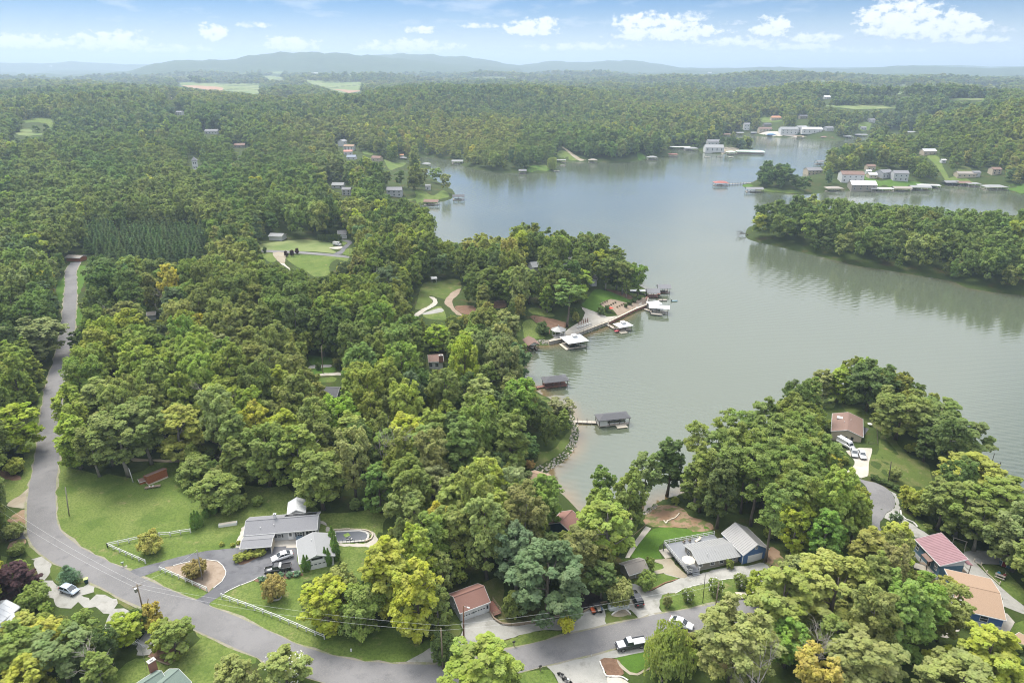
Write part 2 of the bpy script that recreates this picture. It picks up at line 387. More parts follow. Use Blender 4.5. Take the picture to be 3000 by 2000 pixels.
M_GROUND = ground_mat('woodland_floor', [(.060, .092, .022), ((.045, .065, .02), .02, .4, .6, .8), ((.13, .085, .045), .11, .52, .68, .75), ((.09, .125, .03), .5, .45, .7, .6), ((.05, .07, .02), 2.5, .4, .6, .6)], 1.3, .6)
M_LAWN = ground_mat('lawn_grass', [(.14, .205, .045), ((.20, .245, .07), .045, .42, .6, .9), ((.09, .15, .03), .14, .48, .64, .8), ((.31, .27, .13), .3, .58, .72, .75), ((.075, .12, .028), 2.2, .42, .6, .65), ((.22, .26, .075), 7.0, .5, .68, .55)], 6, .35)
M_LAWNDRY = ground_mat('dry_lawn', [(.12, .165, .04), ((.21, .19, .085), .09, .42, .62, .8), ((.09, .13, .03), .3, .45, .6, .6), ((.32, .25, .13), .5, .58, .7, .7), ((.08, .11, .03), 4.0, .4, .62, .5)], 5, .35)
M_LUSH = ground_mat('lush_lawn', [(.095, .185, .028), ((.12, .21, .038), .06, .42, .62, .7), ((.07, .14, .022), .4, .45, .66, .6), ((.26, .21, .09), .3, .66, .76, .6), ((.065, .115, .02), 4.0, .4, .62, .5)], 6, .3)
M_FIELD = ground_mat('hay_field', [(.19, .245, .085), ((.27, .29, .13), .008, .42, .6, .8), ((.13, .19, .06), .03, .48, .64, .8)], .5, .1)
M_SOIL = ground_mat('red_field_soil', [(.42, .25, .16), ((.33, .27, .15), .01, .42, .62, .6)], .5, .1)
M_ASPH = ground_mat('old_asphalt', [(.205, .20, .203), ((.265, .257, .26), .06, .42, .6, .8), ((.17, .166, .172), .35, .52, .68, .65), ((.28, .27, .26), 5.0, .48, .64, .7), ((.12, .118, .122), 11.0, .55, .68, .6)], 8, .15)
M_ASPHDARK = ground_mat('sealed_asphalt', [(.145, .145, .158), ((.21, .21, .22), .12, .4, .62, .8), ((.095, .095, .105), .5, .5, .7, .7), ((.19, .19, .19), 6.0, .5, .66, .4)], 8, .1)
M_GRAVEL = ground_mat('gravel', [(.38, .375, .345), ((.48, .465, .43), .12, .4, .6, .7), ((.24, .23, .20), .5, .5, .7, .6), ((.20, .23, .12), .22, .62, .72, .5), ((.46, .45, .42), 8.0, .5, .66, .6), ((.18, .18, .17), 10.0, .55, .68, .5)], 12, .5)
M_GRAVELTAN = ground_mat('tan_gravel', [(.40, .36, .28), ((.33, .27, .19), .12, .4, .6, .7), ((.22, .2, .15), .5, .5, .7, .5), ((.48, .45, .38), 8.0, .5, .66, .5)], 12, .4)
M_CONC = ground_mat('concrete', [(.50, .46, .40), ((.60, .56, .50), .3, .4, .6, .7), ((.40, .35, .28), .8, .52, .7, .5)], 8, .1)
M_DIRT = ground_mat('bare_red_dirt', [(.30, .19, .12), ((.36, .26, .18), .25, .4, .6, .7), ((.18, .13, .08), .6, .5, .66, .7), ((.13, .165, .05), .3, .5, .6, .85)], 6, .4)
M_MULCH = ground_mat('brown_mulch', [(.20, .12, .08), ((.27, .17, .115), .5, .4, .6, .7), ((.12, .08, .055), 3, .5, .7, .6)], 12, .5)
M_MULCHTAN = ground_mat('pale_mulch', [(.34, .265, .20), ((.41, .33, .26), .5, .4, .6, .7), ((.28, .2, .14), 1.5, .5, .7, .6)], 12, .4)
M_MULCHDK = ground_mat('black_mulch', [(.03, .025, .024), ((.05, .04, .035), .8, .4, .6, .7)], 12, .5)

# ------------------------------------------------------------------ the ground as one sheet
def build_ground():
    az = np.concatenate([np.radians(np.arange(-52, 52.01, .45)), np.radians(np.arange(54, 306.5, 3.0))])
    rs = [40.0]
    while rs[-1] < 15500: rs.append(rs[-1]+max(1.9, rs[-1]*0.0145))
    rs = np.array(rs); A, R = np.meshgrid(az, rs)
    X, Y = R*np.sin(A), R*np.cos(A); Z = ground_h(X.ravel(), Y.ravel())
    V = np.stack([X.ravel(), Y.ravel(), Z], 1)
    na, nr = len(az), len(rs)
    j, i = np.meshgrid(np.arange(nr-1), np.arange(na), indexing='ij')
    F = np.stack([j*na+i, j*na+(i+1) % na, (j+1)*na+(i+1) % na, (j+1)*na+i], -1).reshape(-1, 4)[:, ::-1]
    V = np.vstack([V, [[0, 0, 8.0]]]); c = len(V)-1
    me = mesh_np('ground', V, np.ascontiguousarray(F), M_GROUND, True)
    me.materials.append(ground_mat('distant_forest', [(.05, .085, .025), ((.035, .06, .02), .004, .4, .6, .8), ((.07, .10, .03), .02, .4, .62, .7)], .05, .6))
    me.polygons.foreach_set('material_index', np.repeat((rs[:-1] > 4900).astype(np.int32), na))
    o = bpy.data.objects.new('ground', me); link(o); o['kind'] = 'structure'
    mb = MB(); mb.add([tuple(V[k]) for k in range(na)]+[(0, 0, 8.0)], [(k, na, (k+1) % na)[::-1] for k in range(na)])
    mb.build('ground_below', M_GROUND, None, kind='structure')
build_ground()

def water_mat():
    m = bpy.data.materials.new('lake_water'); m.use_nodes = True; nt = m.node_tree; n, l = ng(nt)
    b = nt.nodes['Principled BSDF']; b.inputs['Roughness'].default_value = .055; b.inputs['IOR'].default_value = 2.05
    b.inputs['Specular IOR Level'].default_value = .5
    tc = n('ShaderNodeTexCoord')
    at = n('ShaderNodeAttribute'); at.attribute_name = 'shallow'
    t0 = n('ShaderNodeTexNoise'); t0.inputs['Scale'].default_value = .012; t0.inputs['Detail'].default_value = 3; l(tc.outputs['Object'], t0.inputs['Vector'])
    mx = n('ShaderNodeMix', data_type='RGBA'); l(t0.outputs['Fac'], mx.inputs[0]); mx.inputs[6].default_value = (.066, .08, .05, 1); mx.inputs[7].default_value = (.08, .094, .066, 1)
    mx2 = n('ShaderNodeMix', data_type='RGBA'); l(at.outputs['Fac'], mx2.inputs[0]); l(mx.outputs[2], mx2.inputs[6]); mx2.inputs[7].default_value = (.15, .10, .045, 1)
    l(mx2.outputs[2], b.inputs['Base Color'])
    # ripples: two crossing trains of small waves, broken up by patches of calm
    def wave(scale, ang, dist_, prof='SIN'):
        mp = n('ShaderNodeMapping'); mp.inputs['Rotation'].default_value = (0, 0, ang); l(tc.outputs['Object'], mp.inputs[0])
        w = n('ShaderNodeTexWave'); w.inputs['Scale'].default_value = scale; w.inputs['Distortion'].default_value = dist_; w.inputs['Detail'].default_value = 2.5; w.inputs['Detail Scale'].default_value = .35
        l(mp.outputs[0], w.inputs['Vector']); return w.outputs['Fac']
    nn = n('ShaderNodeTexNoise'); nn.inputs['Scale'].default_value = 1.1; nn.inputs['Detail'].default_value = 4
    mpn = n('ShaderNodeMapping'); mpn.inputs['Scale'].default_value = (.45, 1, 1); mpn.inputs['Rotation'].default_value = (0, 0, .35); l(tc.outputs['Object'], mpn.inputs[0]); l(mpn.outputs[0], nn.inputs['Vector'])
    w1 = wave(.13, 1.95, 3.0); w2 = wave(.085, 1.45, 4.0)
    calm = n('ShaderNodeTexNoise'); calm.inputs['Scale'].default_value = .011; calm.inputs['Detail'].default_value = 3; l(tc.outputs['Object'], calm.inputs['Vector'])
    cm = n('ShaderNodeMapRange'); l(calm.outputs['Fac'], cm.inputs[0]); cm.inputs[1].default_value = .35; cm.inputs[2].default_value = .65; cm.inputs[3].default_value = .25; cm.inputs[4].default_value = 1
    def M(op, a, c_):
        q = n('ShaderNodeMath', operation=op)
        for i, v in enumerate((a, c_)):
            if isinstance(v, (int, float)): q.inputs[i].default_value = v
            else: l(v, q.inputs[i])
        return q.outputs[0]
    hgt = M('ADD', M('MULTIPLY', M('ADD', M('MULTIPLY', w1, .6), M('MULTIPLY', w2, .5)), cm.outputs[0]), M('MULTIPLY', nn.outputs['Fac'], .55))
    bp = n('ShaderNodeBump'); bp.inputs['Strength'].default_value = .24; bp.inputs['Distance'].default_value = .22; l(hgt, bp.inputs['Height']); l(bp.outputs[0], b.inputs['Normal'])
    return m
def build_water():
    M_WATER = water_mat()
    xs = np.arange(-700, 1300.1, 5.0); ys = np.arange(120, 1900.1, 5.0)
    X, Y = np.meshgrid(xs, ys); S = shore(X, Y)
    nx, ny = len(xs), len(ys)
    near = S < 12
    j, i = np.meshgrid(np.arange(ny-1), np.arange(nx-1), indexing='ij')
    keep = near[:-1, :-1] | near[1:, :-1] | near[:-1, 1:] | near[1:, 1:]
    F = np.stack([j*nx+i, j*nx+i+1, (j+1)*nx+i+1, (j+1)*nx+i], -1)[keep].reshape(-1, 4)
    used = np.unique(F); mp = np.full(nx*ny, -1); mp[used] = np.arange(len(used))
    V = np.stack([X.ravel(), Y.ravel(), np.zeros(nx*ny)], 1)[used]
    me = mesh_np('lake_water', V, mp[F], M_WATER)
    sh = np.clip(1-(-S.ravel()[used])/6.5, 0, 1)**1.6
    # only the near cove is clear enough to show its sandy bottom
    sh = sh*(V[:, 1] < 420)*np.where(V[:, 0] < 60, 1.0, .35)
    a = me.attributes.new('shallow', 'FLOAT', 'POINT'); a.data.foreach_set('value', sh.astype(np.float32))
    o = bpy.data.objects.new('lake_water', me); link(o); o['kind'] = 'structure'
build_water()

# ------------------------------------------------------------------ draped sheets (roads, drives, lawns, beds)
BLOCK = []     # world polygons no wild tree may stand in
def spline(P, step, closed=False, rounds=True):
    P = [Vector(p) for p in P]; n = len(P); out = []
    rngi = range(n if closed else n-1)
    for i in rngi:
        p1, p2 = P[i], P[(i+1) % n]
        p0 = P[(i-1) % n] if (closed or i > 0) else p1*2-p2
        p3 = P[(i+2) % n] if (closed or i < n-2) else p2*2-p1
        k = max(1, int((p2-p1).length/step))
        for s in range(k):
            t = s/k
            if rounds:
                out.append(0.5*((2*p1)+(-p0+p2)*t+(2*p0-5*p1+4*p2-p3)*t*t+(-p0+3*p1-3*p2+p3)*t**3))
            else: out.append(p1.lerp(p2, t))
    if not closed: out.append(P[-1])
    return out
def drape(name, poly, material, off, step=3.0, ragged=0.0, block=True, **t):
    poly = [Vector((p[0], p[1])) for p in poly]
    if ragged:
        rr = random.Random(len(poly)*7+int(poly[0].x)); poly = [p+Vector((rr.uniform(-ragged, ragged), rr.uniform(-ragged, ragged))) for p in poly]
    A = np.array([tuple(p) for p in poly])
    x0, y0 = A.min(0); x1, y1 = A.max(0)
    step = max(step, math.sqrt((x1-x0)*(y1-y0)/6000))
    gx_, gy_ = np.meshgrid(np.arange(x0+step/2, x1, step), np.arange(y0+step/2, y1, step))
    G = np.stack([gx_.ravel(), gy_.ravel()], 1)
    if len(G):
        G = G[inside(G, A)]
        if len(G): G = G[seg_dist(G, A) > step*.35]
    pts = [Vector(p) for p in A]+[Vector(g) for g in G]
    n = len(A)
    r = delaunay_2d_cdt(pts, [(i, (i+1) % n) for i in range(n)], [], 1, 1e-4)
    vs, fs = r[0], r[2]
    if not fs: return None
    VV = np.array([tuple(v) for v in vs]); z = np.maximum(ground_h(VV[:, 0], VV[:, 1]), 0.0)+off
    fs2 = []
    for f in fs:
        a, b, c = VV[f[0]], VV[f[1]], VV[f[2]]
        fs2.append(tuple(f) if (b[0]-a[0])*(c[1]-a[1])-(b[1]-a[1])*(c[0]-a[0]) > 0 else tuple(f)[::-1])
    me = bpy.data.meshes.new(name); me.from_pydata([(VV[i, 0], VV[i, 1], z[i]) for i in range(len(VV))], [], fs2)
    me.materials.append(material); me.polygons.foreach_set('use_smooth', [True]*len(me.polygons)); me.update()
    o = bpy.data.objects.new(name, me); link(o); tag(o, kind='structure', **t)
    if block: BLOCK.append(A)
    return o
def sheet(name, px, material, off, mask=True, ragged=0.25, rounds=True, step=3.0, block=True, **t):
    if mask: mask_poly(px)
    W = [gp(p) for p in px]
    big = max((Vector(W[i])-Vector(W[i-1])).length for i in range(len(W)))
    P = spline(W, min(2.5, max(.8, big/6)) if step <= 3 else step, True, rounds)
    return drape(name, P, material, off, step, ragged, block, **t)
def strip(name, W, width, material, off, mask=True, ragged=.1, wpx=True, **t):
    C = spline([gp(p) for p in W] if wpx else W, 2.5)
    L, R = [], []
    for i, p in enumerate(C):
        d = (C[min(i+1, len(C)-1)]-C[max(i-1, 0)]).normalized(); nn = Vector((-d.y, d.x)); w = width if not callable(width) else width(i/(len(C)-1))
        L.append(p+nn*w/2); R.append(p-nn*w/2)
    poly = L+R[::-1]
    if mask: mask_poly([proj(p.x, p.y, zat(p.x, p.y)) for p in poly])
    drape(name, poly, material, off, 3.0, ragged, **t)
    return C
# ------------------------------------------------------------------ foliage
def leaf_mat(name, fixed=None, transl=.38, hue=(1, 1, 1)):
    m = bpy.data.materials.new(name); m.use_nodes = True; nt = m.node_tree; nt.nodes.clear(); n, l = ng(nt)
    out = n('ShaderNodeOutputMaterial')
    ge = n('ShaderNodeAttribute'); ge.attribute_name = 'leafvar'
    if fixed is None:
        at = n('ShaderNodeAttribute'); at.attribute_type = 'INSTANCER'; at.attribute_name = 'tint'; col = at.outputs['Color']
    else:
        r = n('ShaderNodeRGB'); r.outputs[0].default_value = (*fixed, 1); col = r.outputs[0]
    # leaf to leaf and bough to bough variation of the leaf colour itself
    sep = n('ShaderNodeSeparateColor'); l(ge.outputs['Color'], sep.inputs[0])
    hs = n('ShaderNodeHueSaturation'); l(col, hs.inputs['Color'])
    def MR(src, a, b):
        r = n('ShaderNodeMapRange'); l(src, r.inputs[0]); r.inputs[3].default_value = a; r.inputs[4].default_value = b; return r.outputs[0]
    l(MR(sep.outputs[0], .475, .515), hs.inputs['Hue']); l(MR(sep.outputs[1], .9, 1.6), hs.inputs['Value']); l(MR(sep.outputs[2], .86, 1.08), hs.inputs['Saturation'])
    d = n('ShaderNodeBsdfDiffuse'); l(hs.outputs[0], d.inputs['Color']); t = n('ShaderNodeBsdfTranslucent')
    br = n('ShaderNodeMix', data_type='RGBA', blend_type='MULTIPLY'); br.inputs[0].default_value = 1; l(hs.outputs[0], br.inputs[6]); br.inputs[7].default_value = (1.25, 1.3, .7, 1); l(br.outputs[2], t.inputs['Color'])
    ms = n('ShaderNodeMixShader'); ms.inputs[0].default_value = transl; l(d.outputs[0], ms.inputs[1]); l(t.outputs[0], ms.inputs[2]); l(ms.outputs[0], out.inputs['Surface'])
    return m
M_LEAF = leaf_mat('foliage')
M_BARK = mat('bark', (.17, .14, .115), .9, var=.3, scale=2, bump=.5, streak=(3, 3, .6))
M_BARKPALE = mat('pale_bark', (.36, .33, .29), .9, var=.25, scale=2, bump=.4, streak=(3, 3, .6))
M_DEADWOOD = mat('dead_wood', (.42, .38, .34), .9, var=.2, scale=2)
M_FLOWER = mat('white_blossom', (.75, .74, .68), .8, var=.1)

def unit(v): return v/np.maximum(np.linalg.norm(v, axis=-1, keepdims=True), 1e-9)
def leaves(r, C, R, cnt, size, upb=.35, rnd=.8, flat=1.0, droop=0.0, shell=(.72, 1.08), var=None, spiky=0.0, crown=(0, 0, 0)):
    "leaf rhombs on clumps with centres C (n,3), radii R (n,), CNT leaves each"
    n = len(C); ci = np.repeat(np.arange(n), cnt); N = len(ci)
    d = unit(r.normal(size=(N, 3)))
    low = d[:, 2] < -.6; d[low, 2] *= -1
    pos = C[ci]+d*(R[ci]*r.uniform(*shell, N))[:, None]*np.array([1, 1, flat])
    out = unit(pos-np.array(crown)-np.array([0, 0, -1.0]))
    nrm = unit(d*.8+out*.55+r.normal(size=(N, 3))*rnd*.6+np.array([0, 0, upb]))
    t = unit(np.cross(nrm, r.normal(size=(N, 3))))
    if droop: t = unit(t*(1-droop)+np.array([0, 0, -1.0])*droop)
    b = unit(np.cross(nrm, t)); nrm = np.cross(t, b)
    s = size*r.uniform(.55, 1.35, N)[:, None]; asp = (.42+spiky*-.22)
    V = np.stack([pos+t*s*.62, pos+b*s*asp-nrm*s*.06, pos-t*s*.5, pos-b*s*asp-nrm*s*.06], 1).reshape(-1, 3)
    F = np.arange(N*4).reshape(-1, 4)
    cv = r.uniform(.0, 1, (n, 3)) if var is None else var
    lv = np.clip(cv[ci]*.75+r.uniform(0, 1, (N, 3))*.25, 0, 1)
    return V, F, lv
def join_leaf(name, parts, material=None):
    Vs, Fs, Ls, o = [], [], [], 0
    for V, F, L in parts: Vs.append(V); Fs.append(F+o); Ls.append(L); o += len(V)
    V, F, L = np.vstack(Vs), np.vstack(Fs), np.vstack(Ls)
    me = mesh_np(name, V, F, material or M_LEAF)
    a = me.color_attributes.new('leafvar', 'FLOAT_COLOR', 'CORNER')
    a.data.foreach_set('color', np.repeat(np.hstack([L, np.ones((len(L), 1))]), 4, 0).astype(np.float32).ravel())
    return me
def lobes_in(r, n, H0, H1, rad, prof, lr, jitter=.12):
    "lobe centres under the outline of a crown; prof(t) = relative radius at height t 0..1"
    C, R = [], []
    k = 0
    while len(C) < n and k < n*30:
        k += 1
        t = r.uniform(0, 1)**.85; pr = prof(t)
        if r.uniform() > .25+.75*pr: continue
        a = r.uniform(0, 2*math.pi); q = math.sqrt(r.uniform(.12, 1))
        rr = lr*rad*r.uniform(.7, 1.3)*(.55+.45*pr)
        e = max(rad*pr-rr*.75, 0)*q*(1+r.uniform(-jitter, jitter))
        z = H0+(H1-H0)*t
        c = np.array([e*math.cos(a), e*math.sin(a), min(z, H1-rr*.7)])
        if any(np.linalg.norm(c-c2) < (rr+r2)*.42 for c2, r2 in zip(C, R)): continue
        C.append(c); R.append(rr)
    return np.array(C), np.array(R)
def sub_lobes(r, C, R, k, f=.42, up=.25):
    n = len(C); ci = np.repeat(np.arange(n), k); d = unit(r.normal(size=(n*k, 3))+np.array([0, 0, up])); d[d[:, 2] < -.4, 2] *= -1
    rr = R[ci]*f*r.uniform(.7, 1.3, n*k)
    return C[ci]+d*(R[ci]*r.uniform(.62, 1.02, n*k))[:, None], rr, ci
P_ROUND = lambda t: math.sqrt(max(0, 1-abs((t-.42)/.62)**2.3))
P_TALL = lambda t: math.sqrt(max(0, 1-abs((t-.4)/.62)**2.0))*(1-.25*t)
P_WIDE = lambda t: math.sqrt(max(0, 1-abs((t-.5)/.6)**2.6))
P_CONE = lambda t: max(.03, (1-t)**.8)*(.75+.25*min(1, t*6))
P_FLATTOP = lambda t: .35+.65*math.sqrt(max(0, 1-abs((t-.62)/.5)**2))
def broadleaf(seed, H=20, rad=5.6, h0=3.5, prof=P_ROUND, nl=34, lr=.30, k=15, cnt=34, leaf=.40, rnd=.8, name='crown', yellow=0):
    r = np.random.default_rng(seed)
    C, R = lobes_in(r, nl, h0, H, rad, prof, lr)
    sc, sr, ci = sub_lobes(r, C, R, k, .33)
    base = r.uniform(0, 1, (len(C), 3)); var = np.clip(base[ci]*.55+r.uniform(0, 1, (len(sc), 3))*.45, 0, 1)
    parts = [leaves(r, sc, sr, cnt, leaf, rnd=rnd, var=var, crown=(0, 0, H*.4))]
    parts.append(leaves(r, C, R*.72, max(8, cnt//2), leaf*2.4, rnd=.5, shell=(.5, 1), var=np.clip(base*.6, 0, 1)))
    return join_leaf(name, parts)
def pine(seed, H=22, rad=4.2, h0=11, nl=26, k=7, cnt=30, leaf=.5, name='crown'):
    r = np.random.default_rng(seed)
    C, R = lobes_in(r, nl, h0, H, rad, P_ROUND, .30, .2)
    R = R*.9; sc, sr, ci = sub_lobes(r, C, R, k, .5, .5)
    base = r.uniform(0, 1, (len(C), 3)); var = np.clip(base[ci]*.5+r.uniform(0, 1, (len(sc), 3))*.5, 0, 1)
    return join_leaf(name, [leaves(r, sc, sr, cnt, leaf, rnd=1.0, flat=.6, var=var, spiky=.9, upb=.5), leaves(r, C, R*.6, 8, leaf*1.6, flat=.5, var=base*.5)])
def conifer(seed, H=14, rad=2.6, leaf=.42, name='crown'):
    r = np.random.default_rng(seed); C, R = [], []
    for i in range(13):
        t = i/12; z = 1.2+(H-1.4)*t; q = rad*(1-t)**.85+.25
        for j in range(max(2, int(9*(1-t)+2))):
            a = r.uniform(0, 6.28); C.append([q*.68*math.cos(a), q*.68*math.sin(a), z+r.uniform(-.3, .3)]); R.append(q*.36+.18)
    C, R = np.array(C), np.array(R)
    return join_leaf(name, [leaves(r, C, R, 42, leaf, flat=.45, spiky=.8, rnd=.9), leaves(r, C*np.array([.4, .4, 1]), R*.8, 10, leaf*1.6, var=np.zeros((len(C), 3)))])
def spindle(seed, H=6, rad=.85, leaf=.28, name='crown', droop=.0):
    r = np.random.default_rng(seed); C, R = [], []
    for i in range(26):
        t = i/25; q = rad*math.sin(math.pi*min(1, (t*.86+.14)))**.6*(1 if t < .5 else (1-t)*2*.9+.1)
        for j in range(5): a = r.uniform(0, 6.28); C.append([q*.5*math.cos(a), q*.5*math.sin(a), .25+(H-.4)*t]); R.append(q*.55+.05)
    C, R = np.array(C), np.array(R)
    return join_leaf(name, [leaves(r, C, R, 40, leaf, flat=1.3, rnd=.8)])
def dome(seed, H=4.5, rad=3, leaf=.32, nl=24, cnt=26, h0=.8, droop=0.0, prof=P_WIDE, name='crown', k=8):
    r = np.random.default_rng(seed); C, R = lobes_in(r, nl, h0, H, rad, prof, .32)
    sc, sr, ci = sub_lobes(r, C, R, k, .42)
    base = r.uniform(0, 1, (len(C), 3)); var = np.clip(base[ci]*.5+r.uniform(0, 1, (len(sc), 3))*.5, 0, 1)
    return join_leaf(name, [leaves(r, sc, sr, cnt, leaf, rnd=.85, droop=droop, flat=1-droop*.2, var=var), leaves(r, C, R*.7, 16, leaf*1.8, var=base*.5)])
def willow(seed, H=11, rad=5.5, name='crown'):
    r = np.random.default_rng(seed); C, R = lobes_in(r, 34, 3, H, rad, P_ROUND, .28)
    sc, sr, ci = sub_lobes(r, C, R, 8, .45); parts = []
    base = r.uniform(0, 1, (len(C), 3)); var = np.clip(base[ci]*.6+r.uniform(0, 1, (len(sc), 3))*.4, 0, 1)
    parts.append(leaves(r, sc, sr, 26, .6, droop=.75, spiky=.8, var=var))
    n = 420; i = r.integers(0, len(C), n); st = C[i]+unit(r.normal(size=(n, 3)))*R[i][:, None]; st = np.vstack([st+np.array([0, 0, -.55*q]) for q in range(5)])
    st = st[st[:, 2] > .8]; parts.append(leaves(r, st, np.full(len(st), .22), 4, .6, droop=.85, spiky=.9, flat=2))
    return join_leaf(name, parts)
def trunk_mesh(seed, H=18, r0=.32, limbs=7, lo=.35, spread=3.2, material=None, name='trunk', sides=7):
    r = random.Random(seed); mb = MB(); P = [(0, 0, -.4)]; x = y = 0
    for i in range(1, 7):
        x += r.uniform(-.18, .18); y += r.uniform(-.18, .18); P.append((x, y, H*i/6*.86))
    mb.tube(P, [r0*1.45, r0, r0*.86, r0*.7, r0*.52, r0*.34, r0*.14], sides)
    for i in range(limbs):
        t = lo+(.82-lo)*i/max(limbs-1, 1); z = H*.86*t; k = min(5, int(t*6)); f = t*6-k
        bx = P[k][0]+(P[k+1][0]-P[k][0])*f; by = P[k][1]+(P[k+1][1]-P[k][1])*f
        a = r.uniform(0, 6.28)+i*2.4; L = spread*(1.15-t*.6)*r.uniform(.8, 1.2)
        mb.tube([(bx, by, z), (bx+math.cos(a)*L*.5, by+math.sin(a)*L*.5, z+L*.35), (bx+math.cos(a+.2)*L, by+math.sin(a+.2)*L, z+L*.85)], [r0*.38, r0*.25, r0*.09], 5)
    return mb.mesh(name, material or M_BARK, True)
def dead_mesh(seed, H=15, material=None, spread=1.0):
    r = random.Random(seed); mb = MB()
    def br(p, d, L, rad, lev):
        pts = [p]; dd = Vector(d)
        for i in range(3):
            dd = (dd+Vector((r.uniform(-.25, .25), r.uniform(-.25, .25), r.uniform(-.1, .15)))).normalized(); pts.append(pts[-1]+dd*L/3)
        mb.tube(pts, [rad, rad*.8, rad*.6, rad*.35], 5 if lev else 6)
        if lev < 3:
            for i in range(4 if lev else 7):
                q = pts[r.randint(1, 3)]; e = (dd+Vector((r.uniform(-1, 1), r.uniform(-1, 1), r.uniform(-.2, .6)))*1.1*spread).normalized()
                br(q, e, L*r.uniform(.45, .65), rad*.45, lev+1)
    br(Vector((0, 0, -.3)), Vector((0, 0, 1)), H*.62, .24, 0)
    return mb.mesh('branches', material or M_DEADWOOD, True)

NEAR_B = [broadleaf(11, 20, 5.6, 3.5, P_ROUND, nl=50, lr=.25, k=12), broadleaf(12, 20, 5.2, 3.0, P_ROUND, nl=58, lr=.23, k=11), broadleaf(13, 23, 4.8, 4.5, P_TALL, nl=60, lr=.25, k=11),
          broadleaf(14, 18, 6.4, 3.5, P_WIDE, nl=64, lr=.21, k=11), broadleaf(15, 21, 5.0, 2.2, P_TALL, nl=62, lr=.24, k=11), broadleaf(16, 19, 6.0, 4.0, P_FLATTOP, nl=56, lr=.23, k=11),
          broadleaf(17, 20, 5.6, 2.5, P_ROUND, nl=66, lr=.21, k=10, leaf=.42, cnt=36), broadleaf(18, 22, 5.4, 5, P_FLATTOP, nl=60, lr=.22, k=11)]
NB_H = [20, 20, 23, 18, 21, 19, 20, 22]; NB_R = [5.6, 5.2, 4.8, 6.4, 5.0, 6.0, 5.6, 5.4]
T_B = [trunk_mesh(i+50, H, .34, 8, .3, 4.0, M_BARKPALE if i % 3 == 1 else M_BARK) for i, H in enumerate(NB_H)]
NEAR_P = [pine(21), pine(22, nl=30), pine(23, 22, 3.6, 9.5)]
T_P = [trunk_mesh(70+i, 22, .27, 5, .62, 2.6, M_BARK) for i in range(3)]
NEAR_C = [conifer(31), conifer(32)]
T_C = [trunk_mesh(75, 12, .16, 0, .5, 1, M_BARK)]
MID_B = [broadleaf(41, 20, 5.6, 3, P_ROUND, nl=24, k=10, cnt=12, leaf=.78, name='mid_a'), broadleaf(42, 22, 5.0, 3, P_TALL, nl=26, k=10, cnt=12, leaf=.78, name='mid_b'),
         broadleaf(43, 18, 6.2, 3, P_WIDE, nl=24, k=10, cnt=12, leaf=.78, name='mid_c'), broadleaf(44, 20, 5.4, 4, P_FLATTOP, nl=24, k=10, cnt=12, leaf=.78, name='mid_d'),
         pine(45, 22, 4.0, 8, nl=20, k=5, cnt=12, leaf=.9, name='mid_e')]
FAR_B = [broadleaf(46, 20, 5.8, 2, P_ROUND, nl=13, lr=.36, k=6, cnt=8, leaf=1.5, name='far_a'), broadleaf(47, 21, 5.2, 2, P_TALL, nl=14, lr=.36, k=6, cnt=8, leaf=1.5, name='far_b'),
         broadleaf(48, 18, 6.6, 2, P_WIDE, nl=13, lr=.36, k=6, cnt=8, leaf=1.5, name='far_c')]

# leaf colours
C_YEL = (.34, .33, .06); C_YG = (.25, .29, .055); C_GRN = (.165, .215, .058); C_MID = (.16, .195, .06); C_DRK = (.095, .135, .048)
C_OLV = (.21, .23, .085); C_BLU = (.115, .165, .085); C_GOLD = (.50, .37, .06); C_PURP = (.072, .041, .046); C_LIME = (.24, .33, .05); C_RUST = (.42, .24, .10)
ORDS = 'first second third fourth fifth sixth seventh eighth ninth tenth eleventh twelfth thirteenth fourteenth fifteenth sixteenth seventeenth eighteenth nineteenth twentieth twenty-first twenty-second twenty-third twenty-fourth twenty-fifth twenty-sixth'.split()
def tn3(c): return (c[0]*1.0, c[1]*1.04, c[2]*.95)
def set_tint(o, c): o['tint'] = [float(v) for v in tn3(c)]
def jit(c, a=.13):
    k = 1+random.uniform(-a, a); return tuple(v*k*(1+random.uniform(-a, a)*.5) for v in c)
def tree_thing(name, x, y, z, crown, trunk, rz, sxy, sz, tint, label=None, cat='tree', group=None, extra=None):
    e = empty(name, (x, y, z), rz, label, cat, group); e.scale = (sxy, sxy, sz)
    c = bpy.data.objects.new('crown', crown); link(c, e); set_tint(c, tint)
    if trunk: link(bpy.data.objects.new('trunk', trunk), e)
    return e
# ------------------------------------------------------------------ roads, drives, lawns and beds, traced on the ground
ROAD_PX = (tk(700,525, 655,600, 652,700, 650,800, 643,900, 635,1000, 628,1100, 612,1200, 592,1300, 572,1400) + tf(500,110, 482,250, 467,400, 457,550, 440,700, 420,850, 395,970, 385,1100, 382,1250)
  + ta(393,150, 440,245, 520,325, 620,395, 760,465, 900,535, 1060,612, 1200,690, 1400,772, 1600,862, 1850,962, 2100,1070) + tb(471,1180, 700,1290, 900,1370, 1100,1430, 1300,1475, 1550,1500, 1800,1520, 2100,1522)
  + tc_(262,1500, 400,1480, 600,1430, 780,1372, 1000,1312, 1300,1238, 1600,1165, 1900,1095, 2150,1035) + td(471,998, 650,965, 900,920, 1250,850))
strip('road_shoulder', ROAD_PX, lambda t: 5.9+1.0*min(1, max(0, (t-.35)*5)), ground_mat('sandy_shoulder', [(.31, .285, .225), ((.24, .26, .12), .5, .45, .6, .8), ((.42, .38, .32), 2, .5, .65, .6)], 8, .3), .058, ragged=.42)
ROADC = strip('road', ROAD_PX, lambda t: 5.2+.9*min(1, max(0, (t-.35)*5)), M_ASPH, .075, ragged=.12)
LAND_UNDER = True
